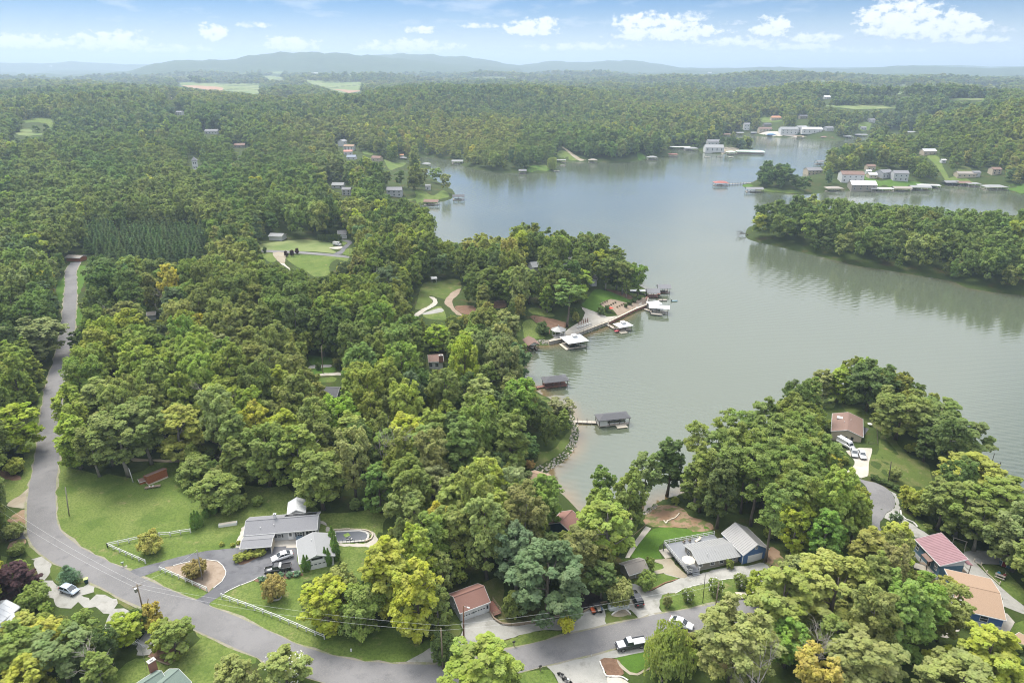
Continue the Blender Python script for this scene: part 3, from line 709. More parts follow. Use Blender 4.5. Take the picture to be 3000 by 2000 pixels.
# lawns and grass first (lowest), then beds and gravel, then paving
L1 = tf(530,780, 640,850, 760,870, 860,900, 930,925, 1000,900, 1130,930, 1250,890, 1330,870, 1400,800, 1660,800, 1690,900, 1790,970, 1800,1090, 1850,1170, 1960,1205, 2150,1215, 2290,1170) + tg(345,1000, 560,1030, 750,1010, 800,1060, 890,1110, 1000,1180, 1060,1265, 1300,1262, 1500,1232, 1690,1275, 1640,1350, 1640,1450)
L1 += tb(1590,180, 1570,340, 1545,480, 1510,600, 1420,620, 1340,560, 1240,440, 1215,500, 1000,620, 905,640, 870,760, 890,950, 980,1000, 1050,1100, 1240,1110, 1460,1100, 1660,1060, 1700,1000, 1830,1000, 1860,1150, 1980,1195, 2090,1150, 2120,1240)
L1 += tb(2060,1262, 1900,1345, 1750,1420, 1600,1412, 1420,1396, 1250,1362, 1100,1322, 960,1272, 830,1222, 700,1172, 500,1082, 300,992, 130,902) + ta(2200,990, 2050,920, 1920,872, 1800,822, 1700,782, 1550,722, 1400,652, 1280,592, 1160,532, 1060,492, 950,442, 830,392, 700,342, 600,262, 540,180, 505,80) + tf(500,1200, 497,1080, 505,960, 515,860)
sheet('lawn', L1, M_LAWN, .03, rounds=False, ragged=.15)
sheet('lawn', tb(0,1120, 150,1172, 300,1242, 430,1302, 445,1340, 420,1400, 330,1420, 250,1400, 130,1420, 100,1568, -500,1568), M_LAWN, .03, rounds=False)
sheet('lawn', ta(1760,1060, 1900,1120, 2050,1190, 2200,1250, 2330,1300, 2350,1390, 2200,1400, 2020,1470, 2000,1568, 1720,1568, 1650,1500, 1400,1480, 1250,1568, 1040,1568, 1060,1480, 1150,1390, 1250,1340, 1400,1340, 1550,1400, 1700,1280, 1850,1190, 1790,1110), M_LAWN, .032)
sheet('roadside_verge', ta(300,250, 350,330, 420,400, 500,465, 600,530, 720,590, 830,640, 900,690, 1000,750, 1100,800, 1200,850, 1270,900, 1230,920, 1100,850, 900,780, 850,650, 780,640, 560,660, 470,600, 420,540, 300,420, 240,380, 245,300), M_LAWNDRY, .03)
sheet('lawn', ta(0,400, 70,420, 30,560, 40,700, 120,760, 200,800, 330,830, 320,900, 250,900, 200,920, 130,900, 60,800, 0,820), M_LAWN, .03)
sheet('lawn', tf(385,120, 430,130, 412,300, 395,440, 378,600, 360,730, 348,830, 328,940, 300,1010, 180,1110, 90,1170, 60,1160, 40,1050, 0,1000, 0,930, 100,960, 190,955, 220,850, 150,890, 230,790, 200,700, 270,560, 300,400, 350,240), M_LAWN, .03)
sheet('verge', tk(530,700, 560,700, 592,640, 597,720, 594,800, 585,880, 545,890, 520,800), M_LUSH, .03)
sheet('verge', tk(720,560, 790,560, 800,690, 770,720, 740,800, 700,830, 708,700), M_LUSH, .03)
sheet('verge', tk(700,930, 740,960, 780,1060, 740,1100, 700,1110, 690,1060), M_LUSH, .03)
sheet('lawn', tc_(140,1060, 180,1000, 260,1010, 320,1060, 322,1110, 250,1160, 150,1130), M_LAWNDRY, .03)
sheet('lawn', tc_(520,660, 640,600, 700,640, 720,700, 690,800, 710,900, 800,960, 900,1000, 1020,1000, 980,1010, 880,1026, 740,1030, 660,980, 640,930, 655,900, 600,810), M_LAWNDRY, .03)
sheet('verge', tc_(0,1400, 180,1340, 350,1290, 510,1240, 700,1180, 900,1120, 1080,1085, 1250,1090, 1340,1110, 1330,1140, 1100,1190, 900,1240, 720,1300, 600,1310, 420,1350, 180,1400), M_LAWN, .03)
sheet('lawn', tc_(1640,950, 1700,900, 1800,945, 1900,940, 1950,990, 1860,1020, 1680,1060, 1640,1000), M_LAWNDRY, .03)
sheet('lawn', td(290,760, 400,740, 560,680, 800,625, 950,605, 1080,640, 1100,700, 1060,740, 960,810, 900,850, 720,890, 500,922, 340,942, 280,910, 260,840), M_LAWN, .03)
sheet('lawn', td(20,640, 130,600, 260,570, 370,552, 420,590, 420,615, 300,650, 160,722, 100,700), M_LAWN, .03)
sheet('lawn', td(190,470, 290,475, 310,495, 280,520, 200,540), M_LAWN, .03)
sheet('lawn', td(0,310, 100,230, 190,150, 300,135, 500,150, 560,90, 700,130, 760,180, 740,200, 300,270, 250,350, 280,430, 180,430, 0,420), M_LUSH, .03)
sheet('lawn', ti(120,1290, 240,1200, 400,1180, 480,1230, 560,1300, 720,1350, 740,1420, 560,1430, 500,1400, 350,1390, 180,1385, 130,1360), M_DIRT, .032)
sheet('lawn', tc_(850,1470, 1050,1440, 1130,1450, 1170,1500, 1210,1568, 1250,1700, 820,1700, 860,1540), M_LAWN, .03)
sheet('lawn', tc_(1740,1340, 1900,1300, 2010,1280, 2060,1330, 2060,1420, 2000,1440, 1940,1480, 1870,1470, 1780,1400), M_LUSH, .03)
sheet('lawn', tj(520,180, 500,240, 560,330, 700,385, 740,440, 800,470, 850,500, 890,540, 860,620, 850,720, 790,730, 770,820, 755,920, 830,940, 950,980, 1030,1040, 1060,1020, 1240,1020, 1300,1100, 1370,1040, 1350,960, 1330,860, 1290,790, 1150,760, 1120,720, 1040,640, 1010,560, 930,520, 850,380, 850,300, 700,260, 540,260, 530,180), M_LAWNDRY, .03)
sheet('lawn', tj(360,200, 430,170, 460,240, 440,300, 350,290, 340,240), M_LAWN, .03)
sheet('lawn', te(1190,60, 1280,80, 1330,140, 1400,190, 1500,230, 1560,260, 1700,330, 1690,360, 1640,360, 1440,190, 1310,190, 1220,130), M_LAWN, .03)
sheet('lawn', te(1790,500, 1860,480, 1960,490, 2060,560, 2120,640, 2195,720, 2195,850, 2080,780, 1970,680, 1860,570), M_LAWN, .03)
sheet('lawn', te(2110,1020, 2195,990, 2195,1250, 2130,1200, 2060,1150), M_LAWN, .03)
sheet('lawn', te(240,600, 400,560, 560,560, 540,640, 470,690, 370,690), M_DIRT, .03)
sheet('lawn', tl(120,380, 280,350, 450,330, 600,320, 720,330, 840,350, 870,380, 830,400, 900,445, 700,430, 560,425, 200,415), M_FIELD, .03)
sheet('lawn', tl(430,480, 560,460, 900,475, 1010,490, 980,520, 900,500, 830,560, 830,640, 700,660, 600,600, 500,550), M_LAWN, .03)
sheet('lawn', tl(200,450, 310,445, 350,500, 290,530), M_LAWN, .03)
sheet('lawn', tl(950,340, 1000,345, 960,370), M_LAWN, .03)
sheet('lawn', tl(950,450, 1000,400, 1040,400, 1020,460), M_LAWN, .03)
sheet('lawn', tl(640,1380, 720,1390, 860,1410, 850,1460, 700,1475, 650,1450), M_LUSH, .03)
sheet('lawn', tl(690,1500, 880,1495, 860,1545, 700,1560), M_LUSH, .03)
sheet('lawn', tl(1210,1370, 1260,1380, 1255,1440, 1220,1420), M_LUSH, .03)
sheet('lawn', tg(980,40, 1170,10, 1210,30, 1190,55, 1060,62, 1000,60), M_LAWN, .03)
sheet('hillside_lawn', tl(1640,870, 1700,720, 1860,700, 1990,680, 2040,720, 2030,790, 1930,880, 1860,860, 1800,840, 1750,830, 1780,900, 1700,960, 1620,960), M_LAWNDRY, .03)
sheet('hillside_lawn', tl(1760,960, 1850,930, 1900,1010, 1880,1060, 1720,1040, 1690,1020), M_LAWN, .03)
sheet('lawn', tm(1190,570, 1270,470, 1350,380, 1480,400, 1620,440, 1780,510, 1700,555, 1530,495, 1400,550, 1460,590, 1370,640, 1300,630, 1230,590), M_LUSH, .03)
sheet('lawn', tm(1440,340, 1560,330, 1700,360, 1870,370, 1920,400, 1780,400, 1600,390, 1480,380), M_LAWN, .03)
sheet('lawn', tm(520,760, 600,730, 680,790, 660,870, 780,940, 640,950, 540,940, 520,850), M_LAWN, .03)
sheet('mulch_slope', tm(600,690, 700,690, 860,720, 1000,760, 1050,790, 1000,820, 850,830, 820,900, 800,820, 700,790), M_MULCH, .035)
sheet('mulch_slope', tm(200,520, 300,510, 330,580, 260,600, 180,590), M_MULCH, .035)
sheet('mulch_bed', tm(1470,380, 1640,410, 1760,460, 1750,500, 1600,440), M_MULCH, .035)
sheet('lawn', tm(590,600, 700,600, 860,660, 860,700, 700,680, 600,650), M_LAWN, .03)
sheet('lawn', th(880,850, 1010,840, 1100,790, 1220,720, 1290,640, 1330,540, 1335,480, 1250,580, 1180,660, 1100,700, 1030,700, 1020,780), M_LAWNDRY, .03)
sheet('lawn', th(1000,170, 1060,190, 1180,240, 1130,270, 1040,210), M_LAWN, .03)
# far lawns and fields
sheet('field', tp(1200,212, 1320,215, 1480,218, 1640,225, 1800,222, 1780,280, 2010,300, 1960,320, 1860,290, 1780,300, 1640,280, 1540,278, 1400,255, 1250,240), M_FIELD, .1, rounds=False, block=False)
sheet('field_soil', tp(1250,236, 1400,240, 1540,255, 1530,272, 1420,268, 1300,256), M_SOIL, .25, rounds=False, block=False)
sheet('field', tp(2030,205, 2352,210, 2500,215, 2500,290, 2352,290, 2240,255, 2120,215), M_FIELD, .1, rounds=False, block=False)
sheet('field_soil', tp(2270,262, 2400,268, 2500,272, 2400,290), M_SOIL, .25, rounds=False, block=False)
sheet('field', tp(1790,170, 1900,172, 1990,200, 1850,195), M_FIELD, .1, rounds=False, block=False)
sheet('field', tp(1635,142, 1700,143, 1695,154, 1640,152), M_FIELD, .1, rounds=False, block=False)
sheet('field', tp(1860,142, 1950,144, 1960,156, 1870,155), M_FIELD, .1, rounds=False, block=False)
sheet('meadow', tp(150,480, 270,460, 345,455, 370,500, 350,530, 320,500, 260,490, 180,495), M_LAWN, .1, rounds=False, block=False)
sheet('meadow', tp(90,560, 280,565, 340,572, 200,585, 130,580), M_FIELD, .1, rounds=False, block=False)
sheet('meadow', tp(70,612, 140,612, 130,630, 90,628), M_LAWN, .1, rounds=False, block=False)
sheet('field', tw(1885,243, 1960,241, 2060,244, 2055,249, 1960,251), M_FIELD, .1, rounds=False, block=False)
sheet('field', tw(1940,214, 2060,210, 2160,209, 2150,214, 2000,217), M_FIELD, .1, rounds=False, block=False)
sheet('field', tw(1600,209, 1700,206, 1690,211, 1620,213), M_FIELD, .1, rounds=False, block=False)
sheet('lawn', tq(540,300, 640,320, 640,350, 560,340), M_LAWN, .06, block=False)
sheet('lawn', tq(760,390, 860,430, 1000,430, 960,450, 880,480, 820,500, 780,450), M_LAWN, .06, block=False)
sheet('lawn', tq(970,790, 1070,770, 1060,700, 1140,700, 1240,750, 1340,700, 1400,760, 1290,790, 1200,810, 1060,830), M_LAWN, .05, block=False)
sheet('lawn', tq(2180,490, 2250,460, 2352,450, 2352,515, 2200,515), M_LAWN, .05, block=False)
sheet('lawn', tr(140,560, 240,545, 330,580, 260,600, 140,598), M_LUSH, .05, block=False)
sheet('lawn', tr(390,460, 430,410, 560,490, 480,498), M_LAWN, .05, block=False)
sheet('path', tr(425,385, 440,385, 590,485, 640,490, 560,495), M_GRAVELTAN, .08, block=False)
sheet('lawn', tr(1080,430, 1120,440, 1150,490, 1090,495), M_LUSH, .05, block=False)
sheet('lawn', tr(1840,385, 1950,395, 1940,420, 1850,440, 1800,440, 1820,400), M_GRAVELTAN, .05, block=False)
sheet('lawn', to(290,530, 340,525, 370,540, 370,550, 300,545), M_LUSH, .05, block=False)
sheet('lawn', to(430,570, 480,550, 600,570, 720,570, 730,595, 560,590), M_LAWN, .05, block=False)
sheet('lawn', to(1140,450, 1200,455, 1290,500, 1380,490, 1500,500, 1600,520, 1500,545, 1380,550, 1330,530, 1280,540, 1200,500), M_LUSH, .05, block=False)
sheet('lawn', to(1640,320, 1720,320, 1760,400, 1800,480, 1780,500, 1740,440, 1700,380), M_LAWN, .05, block=False)
sheet('lawn', to(1780,500, 1870,460, 1960,500, 2000,520, 1900,515), M_LAWN, .05, block=False)
sheet('lawn', to(1870,400, 1940,395, 1970,440, 1880,440), M_LAWNDRY, .05, block=False)
sheet('lawn', to(2200,555, 2260,530, 2352,520, 2352,590, 2280,580), M_LUSH, .05, block=False)
sheet('lawn', to(380,160, 700,172, 760,180, 560,178), M_CONC, .05, block=False)
sheet('lawn', to(420,30, 500,25, 580,60, 480,70, 430,70), M_LAWN, .05, block=False)
sheet('lawn', to(1140,80, 1230,75, 1210,130, 1150,130), M_LAWN, .05, block=False)

# beds, gravel
sheet('gravel_yard', ta(300,430, 380,410, 440,470, 460,520, 420,590, 460,640, 560,690, 700,700, 780,680, 850,640, 880,700, 850,730, 740,770, 850,800, 900,760, 1030,790, 1080,830, 1060,880, 1150,870, 1230,920, 1200,970, 1090,990, 1040,1060, 990,1110, 960,1070, 1000,980, 960,920, 860,880, 760,870, 720,830, 640,880, 560,880, 480,820, 440,720, 360,650, 350,560), M_GRAVEL, .05, ragged=.5)
sheet('gravel_yard', ta(1250,1250, 1300,1150, 1400,1050, 1440,1080, 1470,1180, 1400,1240, 1380,1300, 1270,1310), M_GRAVEL, .05, ragged=.3)
sheet('mulch_bed', ta(1360,1320, 1470,1240, 1600,1250, 1740,1250, 1545,1400), M_MULCH, .055, rounds=False)
sheet('driveway', tf(60,1190, 180,1100, 300,1005, 290,1120, 240,1215, 160,1210), M_GRAVELTAN, .055)
sheet('bare_bank', tf(60,1330, 200,1240, 262,1215, 258,1380, 215,1420, 150,1370), M_DIRT, .05, ragged=.3)
sheet('side_road', ta(80,270, 170,190, 262,140, 300,235, 230,245, 120,260), M_ASPHDARK, .055)
sheet('bare_bank', ta(80,290, 230,240, 240,290, 130,350, 90,370), M_DIRT, .05, ragged=.3)
sheet('mulch_bed', tf(0,870, 90,890, 180,920, 190,955, 120,960, 0,930), M_MULCH, .05)
# drive of the grey ranch house
DRV = ta(1190,545, 1300,505, 1480,455, 1700,395, 1900,355, 2100,335, 2225,325) + tb(620,340, 625,320, 750,312, 840,325, 850,450, 870,545, 700,565, 600,582, 490,600, 440,630, 330,670, 230,715, 180,745, 110,790, 50,830, 40,880) + ta(1920,880, 1780,812, 1850,780, 1900,745, 1960,700, 2040,640, 2075,580, 2080,540, 2050,490, 2000,450, 1900,435, 1800,440, 1700,460, 1590,490, 1450,535, 1290,595)
sheet('driveway', DRV, M_ASPHDARK, .06, ragged=.08)
sheet('mulch_island', ta(1510,505, 1590,492, 1700,465, 1800,445, 1900,440, 2000,455, 2045,495, 2075,545, 2068,585, 2035,640, 1950,700, 1915,735, 1880,715, 1700,625), M_MULCHTAN, .065, ragged=.1)
sheet('flower_bed', tb(262,390, 350,375, 500,365, 555,385, 480,420, 400,465, 320,475, 280,440), M_MULCH, .07)
sheet('flower_bed', tb(440,625, 520,600, 640,575, 780,555, 900,560, 910,580, 760,605, 600,620, 490,640), M_MULCH, .07)
sheet('patio', tb(630,240, 850,232, 850,325, 750,328, 750,312, 620,318), M_CONC, .08, rounds=False, ragged=.02)
sheet('carport_floor', tb(290,290, 330,250, 620,260, 615,375, 350,385, 330,345), M_CONC, .05, rounds=False, ragged=.02)
sheet('path', tb(1050,80, 1120,100, 1150,150, 1250,160, 1400,155, 1500,165, 1580,215, 1585,270, 1540,320, 1400,315, 1220,305, 1215,285, 1400,290, 1500,280, 1540,240, 1500,190, 1400,170, 1200,175, 1110,175, 1130,130, 1095,105, 1040,100), M_CONC, .07)
sheet('path', tb(365,125, 340,150, 310,230, 280,320, 325,330, 345,240, 380,140), M_CONC, .06)
# garage forecourt and gravel lane
sheet('gravel_drive', tc_(330,1000, 580,918, 620,990, 680,1030, 760,1045, 900,1035, 1080,1000, 1220,970, 1360,950, 1500,890, 1620,870, 1640,950, 1640,1000, 1680,1060, 1500,1110, 1330,1140, 1350,1110, 1250,1085, 1080,1080, 900,1115, 700,1175, 510,1235, 350,1285, 180,1335, 0,1400) + tb(1900,1440, 1750,1430, 1900,1345, 2060,1255) + tc_(250,1165, 310,1130, 335,1080), M_GRAVEL, .055, ragged=.15)
sheet('gravel_drive', tc_(1870,650, 1990,690, 2050,725, 2200,660, 2352,590) + td(430,600, 300,560, 420,560, 480,570, 620,570, 700,545, 860,510, 940,495, 1040,495, 1220,465, 1300,560, 1370,640, 1370,700, 1280,720, 1200,650, 1080,635, 950,603, 800,622, 560,676, 400,740, 290,755, 255,840, 275,910, 345,945, 170,982) + tc_(1950,1000, 1935,960, 1880,900, 1800,880, 1850,820, 1880,760, 1880,700), M_GRAVEL, .055, ragged=.15)
sheet('gravel_drive', td(190,440, 280,430, 360,425, 420,500, 520,590, 440,600, 300,560, 200,575, 210,540, 300,510, 280,480), M_GRAVELTAN, .057, ragged=.15)
sheet('mulch_bed', tc_(1345,900, 1400,760, 1470,720, 1600,780, 1610,830, 1500,880, 1370,945), M_MULCHDK, .06)
sheet('rock_bed', tc_(1700,945, 1760,900, 1830,895, 1875,940, 1800,955, 1740,955), M_GRAVELTAN, .06)
sheet('gravel_forecourt', tc_(1080,1400, 1200,1372, 1400,1322, 1600,1282, 1750,1262, 2010,1180, 2050,1250, 2000,1280, 1900,1300, 1740,1340, 1600,1355, 1590,1400, 1650,1510, 1700,1568, 1700,1700, 1260,1700, 1210,1568, 1170,1490, 1130,1440), M_GRAVEL, .055, ragged=.12)
sheet('flower_bed', tc_(1600,1360, 1740,1345, 1780,1400, 1800,1500, 1700,1505, 1655,1500), M_MULCH, .06)
sheet('patio', tc_(1650,1512, 1780,1520, 1860,1568, 1880,1700, 1700,1700), M_CONC, .065, rounds=False)
sheet('garden_path', tc_(1750,1350, 1790,1395, 1870,1468, 1930,1480, 2000,1440, 2060,1420, 2130,1470, 2170,1550, 2155,1568, 2120,1480, 2050,1440, 2000,1462, 1940,1500, 1860,1490, 1770,1410), M_GRAVELTAN, .07, ragged=.05)
sheet('path', td(0,310, 130,128, 182,148, 60,300, -20,420, -60,420), M_CONC, .07, rounds=False, ragged=.03)
sheet('patio_pad', td(250,348, 330,330, 385,410, 310,425), M_CONC, .07, rounds=False, ragged=.02)
sheet('bare_bank', td(1235,370, 1300,320, 1400,420, 1500,480, 1640,590, 1500,600, 1400,590, 1290,530, 1235,460), M_DIRT, .04, ragged=.5)
# right: turning circle, concrete drive, gravel lane
sheet('turning_circle', tj(650,940, 740,965, 860,995, 950,1050, 1000,1115, 1010,1175, 990,1225, 930,1260, 905,1305, 875,1340, 870,1390, 890,1440, 885,1560, 870,1600, 780,1500, 790,1400, 800,1300, 790,1200, 775,1100, 735,1010), M_ASPH, .06, ragged=.06)
sheet('concrete_drive', tj(685,662, 797,668, 770,800, 755,925, 640,935, 560,890, 620,840, 640,790, 600,740, 560,690, 620,680), M_CONC, .065, ragged=.03)
sheet('gravel_lane', tj(905,1305, 930,1262, 990,1228, 1012,1178, 1005,1115, 960,1055, 1020,1090, 1050,1190, 1062,1280, 1130,1340, 1220,1400, 1310,1450, 1340,1480, 1200,1480, 1100,1400, 1000,1345), M_GRAVEL, .055)
sheet('gravel_lane', te(1640,360, 1730,345, 1850,360, 1990,430, 1990,480, 1860,480, 1760,470, 1860,570, 1970,680, 2080,780, 2195,860, 2260,900, 2260,960, 2080,885, 1975,850, 1975,740, 1640,650, 1540,640, 1560,590, 1640,600), M_GRAVEL, .055)
sheet('patio', te(1890,1000, 1950,910, 2040,930, 2110,1010, 2060,1100, 1990,1150, 1880,1130), M_CONC, .065, rounds=False, ragged=.02)
sheet('patio', te(1440,1150, 1460,1080, 1550,1030, 1640,1040, 1560,1120, 1500,1160), M_CONC, .065)
# middle distance drives
sheet('side_road', tl(200,415, 330,418, 560,428, 700,440, 850,452, 1020,475, 1015,490, 900,478, 700,460, 560,450, 330,438, 200,432), M_ASPH, .06)
sheet('driveway', tl(860,455, 930,420, 960,380, 1000,350, 940,325, 1010,325, 1040,345, 1000,390, 940,455), M_ASPHDARK, .08)
sheet('gravel_lot', tl(310,440, 420,440, 430,500, 410,540, 350,510), M_GRAVELTAN, .08)
sheet('driveway', tl(370,530, 420,540, 470,590, 540,640, 560,670, 520,640, 470,600), M_CONC, .08)
sheet('gravel_lot', tl(830,395, 940,380, 930,405, 850,405), M_CONC, .09)
sheet('side_road', tl(640,1500, 650,1480, 740,1470, 850,1468, 840,1490, 720,1500), M_GRAVEL, .06)
sheet('driveway', tl(690,1568, 760,1550, 870,1542, 960,1540, 1020,1545, 1000,1560, 850,1568), M_CONC, .06)
sheet('winding_path', tl(1745,845, 1790,850, 1825,885, 1800,930, 1740,960, 1680,1000, 1640,1030, 1605,1035, 1620,1000, 1680,960, 1750,925, 1785,890, 1770,862), M_CONC, .07)
sheet('gravel_drive', tl(1885,890, 1960,800, 2040,770, 2010,830, 1960,880, 1990,960, 2060,1020, 2000,1010, 1940,950), M_MULCHTAN, .06)
sheet('rock_bank', tl(1680,1000, 1800,960, 1860,950, 1880,980, 1780,1000, 1700,1010), M_GRAVEL, .06)
sheet('mulch_slope', tl(1990,930, 2150,930, 2180,1000, 2100,1010, 2030,990), M_MULCH, .05)
sheet('grass_track', tf(1190,760, 1400,770, 1700,775, 1700,795, 1400,788, 1220,790), M_GRAVELTAN, .06)
# promenade
sheet('promenade', tm(800,970, 900,930, 980,890, 1050,830, 1100,800, 1200,740, 1290,750, 1330,690, 1480,700, 1600,690, 1680,670, 1800,600, 1880,530, 1935,545, 1925,590, 1800,637, 1650,712, 1500,785, 1170,912, 1000,975, 840,1010), M_CONC, .12, rounds=False, ragged=.02)
sheet('promenade_lawn', tm(1630,690, 1700,650, 1840,600, 1850,610, 1720,680, 1640,705), M_LUSH, .16, rounds=False, ragged=.02)
sheet('driveway', tm(1190,590, 1240,600, 1360,650, 1480,700, 1330,700, 1290,750, 1200,740, 1230,660), M_CONC, .1)
sheet('rock_bed', tm(1400,555, 1530,495, 1640,520, 1760,540, 1860,490, 1930,480, 1930,540, 1800,600, 1680,670, 1600,680, 1550,620, 1460,590), M_MULCHTAN, .1)
# the visible lake, kept free of wild trees that would hide it
mask_poly(th(1010,890, 1200,820, 1320,720, 1370,620, 1390,520, 1380,430, 1350,390, 1320,320, 1270,270, 1170,240, 1080,190, 1010,150) + tm(620,1500, 640,1400, 620,1200, 600,1110, 700,1020, 820,1020, 1000,980, 1170,915, 1500,790, 1650,715, 1930,595, 1950,510, 1920,380, 1900,280, 1970,210, 1890,100) + tw(1450,600, 1430,560, 1380,535, 1330,525, 1200,505, 1160,545, 1090,530, 1050,555, 1010,545, 1000,490, 1010,480) + tq(1300,850, 1400,800, 1550,780, 1440,700, 1430,600, 1370,490, 1260,475, 1200,420, 1160,370, 1420,410, 1540,470, 1750,510, 2050,530, 2350,535) + tr(380,600, 480,550, 760,525, 1030,515, 1250,490, 1340,470, 1600,425, 1820,460, 2140,450, 2080,390, 2080,280) + to(700,190, 1100,190, 980,240, 890,290, 850,360, 700,350, 560,370, 480,340, 400,380, 380,500, 290,540, 430,590, 700,605, 900,580, 1280,580, 1700,570, 2352,605, 2352,680, 2000,690, 1700,680, 1100,640, 1000,610, 800,620, 500,640, 380,690) + tn(160,300, 120,500, 160,570, 270,600, 450,640, 830,725, 1270,810, 1750,890, 2100,985, 2338,1010) + tw(2352,1150, 2310,1090, 2240,1010, 2190,920, 2130,880, 2040,820, 1980,810, 1920,820, 1860,850, 1800,880, 1700,890, 1630,960, 1530,1010, 1510,1080, 1490,1050, 1400,1080, 1370,1100, 1330,1170, 1300,1160, 1240,1130, 1280,1120), True, MASKW)

for x_, y_, w_, h_ in ((1480,214,40,2.2), (1560,203,60,2), (1330,197,45,1.8), (1680,196,70,2), (1800,205,60,2), (2220,228,50,2.4), (2110,196,60,1.8), (1000,182,60,1.6), (1120,178,50,1.5), (560,178,35,1.5), (300,188,30,1.6), (140,180,40,1.4), (760,172,50,1.4), (1950,186,70,1.6), (2280,200,50,1.8), (1210,186,35,1.6), (1660,222,35,2), (60,300,14,5)):
    sheet('field', [((x_+w_*math.cos(t)*(1+.2*math.sin(3*t)))/.784, (y_+h_*math.sin(t)*(1+.3*math.cos(2*t)))/.784) for t in np.linspace(0, 6.283, 11)[:-1]], M_FIELD, .12, rounds=False, block=False)
# ------------------------------------------------------------------ buildings
R_GREY = mat('grey_shingles', (.20, .20, .215), .9, scale=9, col2=(.30, .30, .315), bump=.4, streak=(1, 1, 1))
R_LGREY = mat('light_grey_shingles', (.27, .275, .28), .9, scale=9, col2=(.37, .375, .38), bump=.4)
R_BROWN = mat('brown_shingles', (.21, .135, .11), .9, scale=9, col2=(.28, .185, .15), bump=.4)
R_RED = mat('red_brown_shingles', (.25, .13, .105), .9, scale=9, col2=(.33, .185, .15), bump=.4)
R_TAN = mat('tan_shingles', (.33, .22, .15), .9, scale=7, col2=(.42, .30, .21), bump=.5)
R_DARK = mat('charcoal_shingles', (.10, .10, .11), .9, scale=9, col2=(.16, .16, .17), bump=.4)
R_GREEN = mat('green_shingles', (.14, .19, .16), .9, scale=8, col2=(.24, .30, .26), bump=.5)
R_WEATH = mat('weathered_shingles', (.30, .265, .23), .9, scale=9, col2=(.40, .36, .32), bump=.5)
R_METAL = mat('grey_metal_roof', (.27, .265, .265), .5, scale=1, var=.06, spec=.5)
R_METALL = mat('pale_metal_roof', (.33, .33, .33), .5, scale=1, var=.05, spec=.5)
R_WHITE = mat('white_metal_roof', (.76, .77, .79), .45, scale=1, var=.04, spec=.5)
R_MAROON = mat('maroon_metal_roof', (.29, .15, .165), .45, scale=.6, var=.1, spec=.5)
W_WHITE = mat('white_siding', (.70, .71, .71), .7, var=.05, scale=2)
W_GREY = mat('pale_grey_siding', (.52, .53, .54), .7, var=.05, scale=2)
W_TAUPE = mat('taupe_siding', (.34, .315, .27), .75, var=.07, scale=2)
W_BEIGE = mat('beige_stucco', (.58, .50, .38), .8, var=.06, scale=2)
W_BLUE = mat('navy_blue_siding', (.095, .19, .38), .7, var=.08, scale=2)
W_SLATE = mat('slate_blue_siding', (.11, .20, .275), .7, var=.08, scale=2)
W_TEAL = mat('dark_teal_siding', (.03, .07, .09), .7, var=.1, scale=2)
W_BRICK = mat('red_brick', (.30, .15, .11), .9, var=.2, scale=12)
W_CONC = mat('foundation_wall', (.5, .48, .45), .9, var=.12, scale=1.5)
M_TRIM = mat('white_trim', (.80, .80, .79), .55, var=.03)
M_WFENCE = mat('white_vinyl', (.84, .84, .83), .5, var=.03)
M_GLASS = mat('window_glass', (.035, .045, .055), .12, var=.2, scale=.6, spec=.8)
M_DARK = mat('dark_opening', (.02, .02, .022), .8, var=.1)
M_BLACK = mat('black_rubber', (.02, .02, .02), .6, var=.1)
M_SOLAR = mat('black_solar_panel', (.018, .018, .024), .3, var=.1, spec=.6)
M_WOOD = mat('weathered_wood', (.30, .235, .17), .85, var=.2, scale=3, streak=(1, 8, 1))
M_DECKW = mat('pale_deck_boards', (.48, .43, .37), .85, var=.12, scale=2, streak=(1, 9, 1))
M_DECKG = mat('grey_deck_boards', (.27, .28, .30), .8, var=.1, scale=2, streak=(1, 9, 1))
M_DECKD = mat('dark_grey_deck_boards', (.12, .125, .14), .8, var=.1, scale=2)
M_REDW = mat('red_stained_wood', (.33, .115, .05), .8, var=.25, scale=1.6, streak=(6, 1, 1))
M_REDDECK = mat('red_brown_decking', (.27, .13, .10), .8, var=.15, scale=3)
M_METAL = mat('galvanised_metal', (.45, .46, .47), .4, metal=.6, var=.1)
M_STONE = mat('fieldstone', (.34, .32, .29), .9, scale=1.1, var=.3, bump=.5)
M_STONEW = mat('whitewashed_stone', (.68, .66, .62), .9, scale=2, var=.12)
M_PILE = mat('dock_piling', (.10, .085, .07), .9, var=.2)
M_CREAM = mat('cream_canvas', (.70, .62, .50), .8, var=.05)

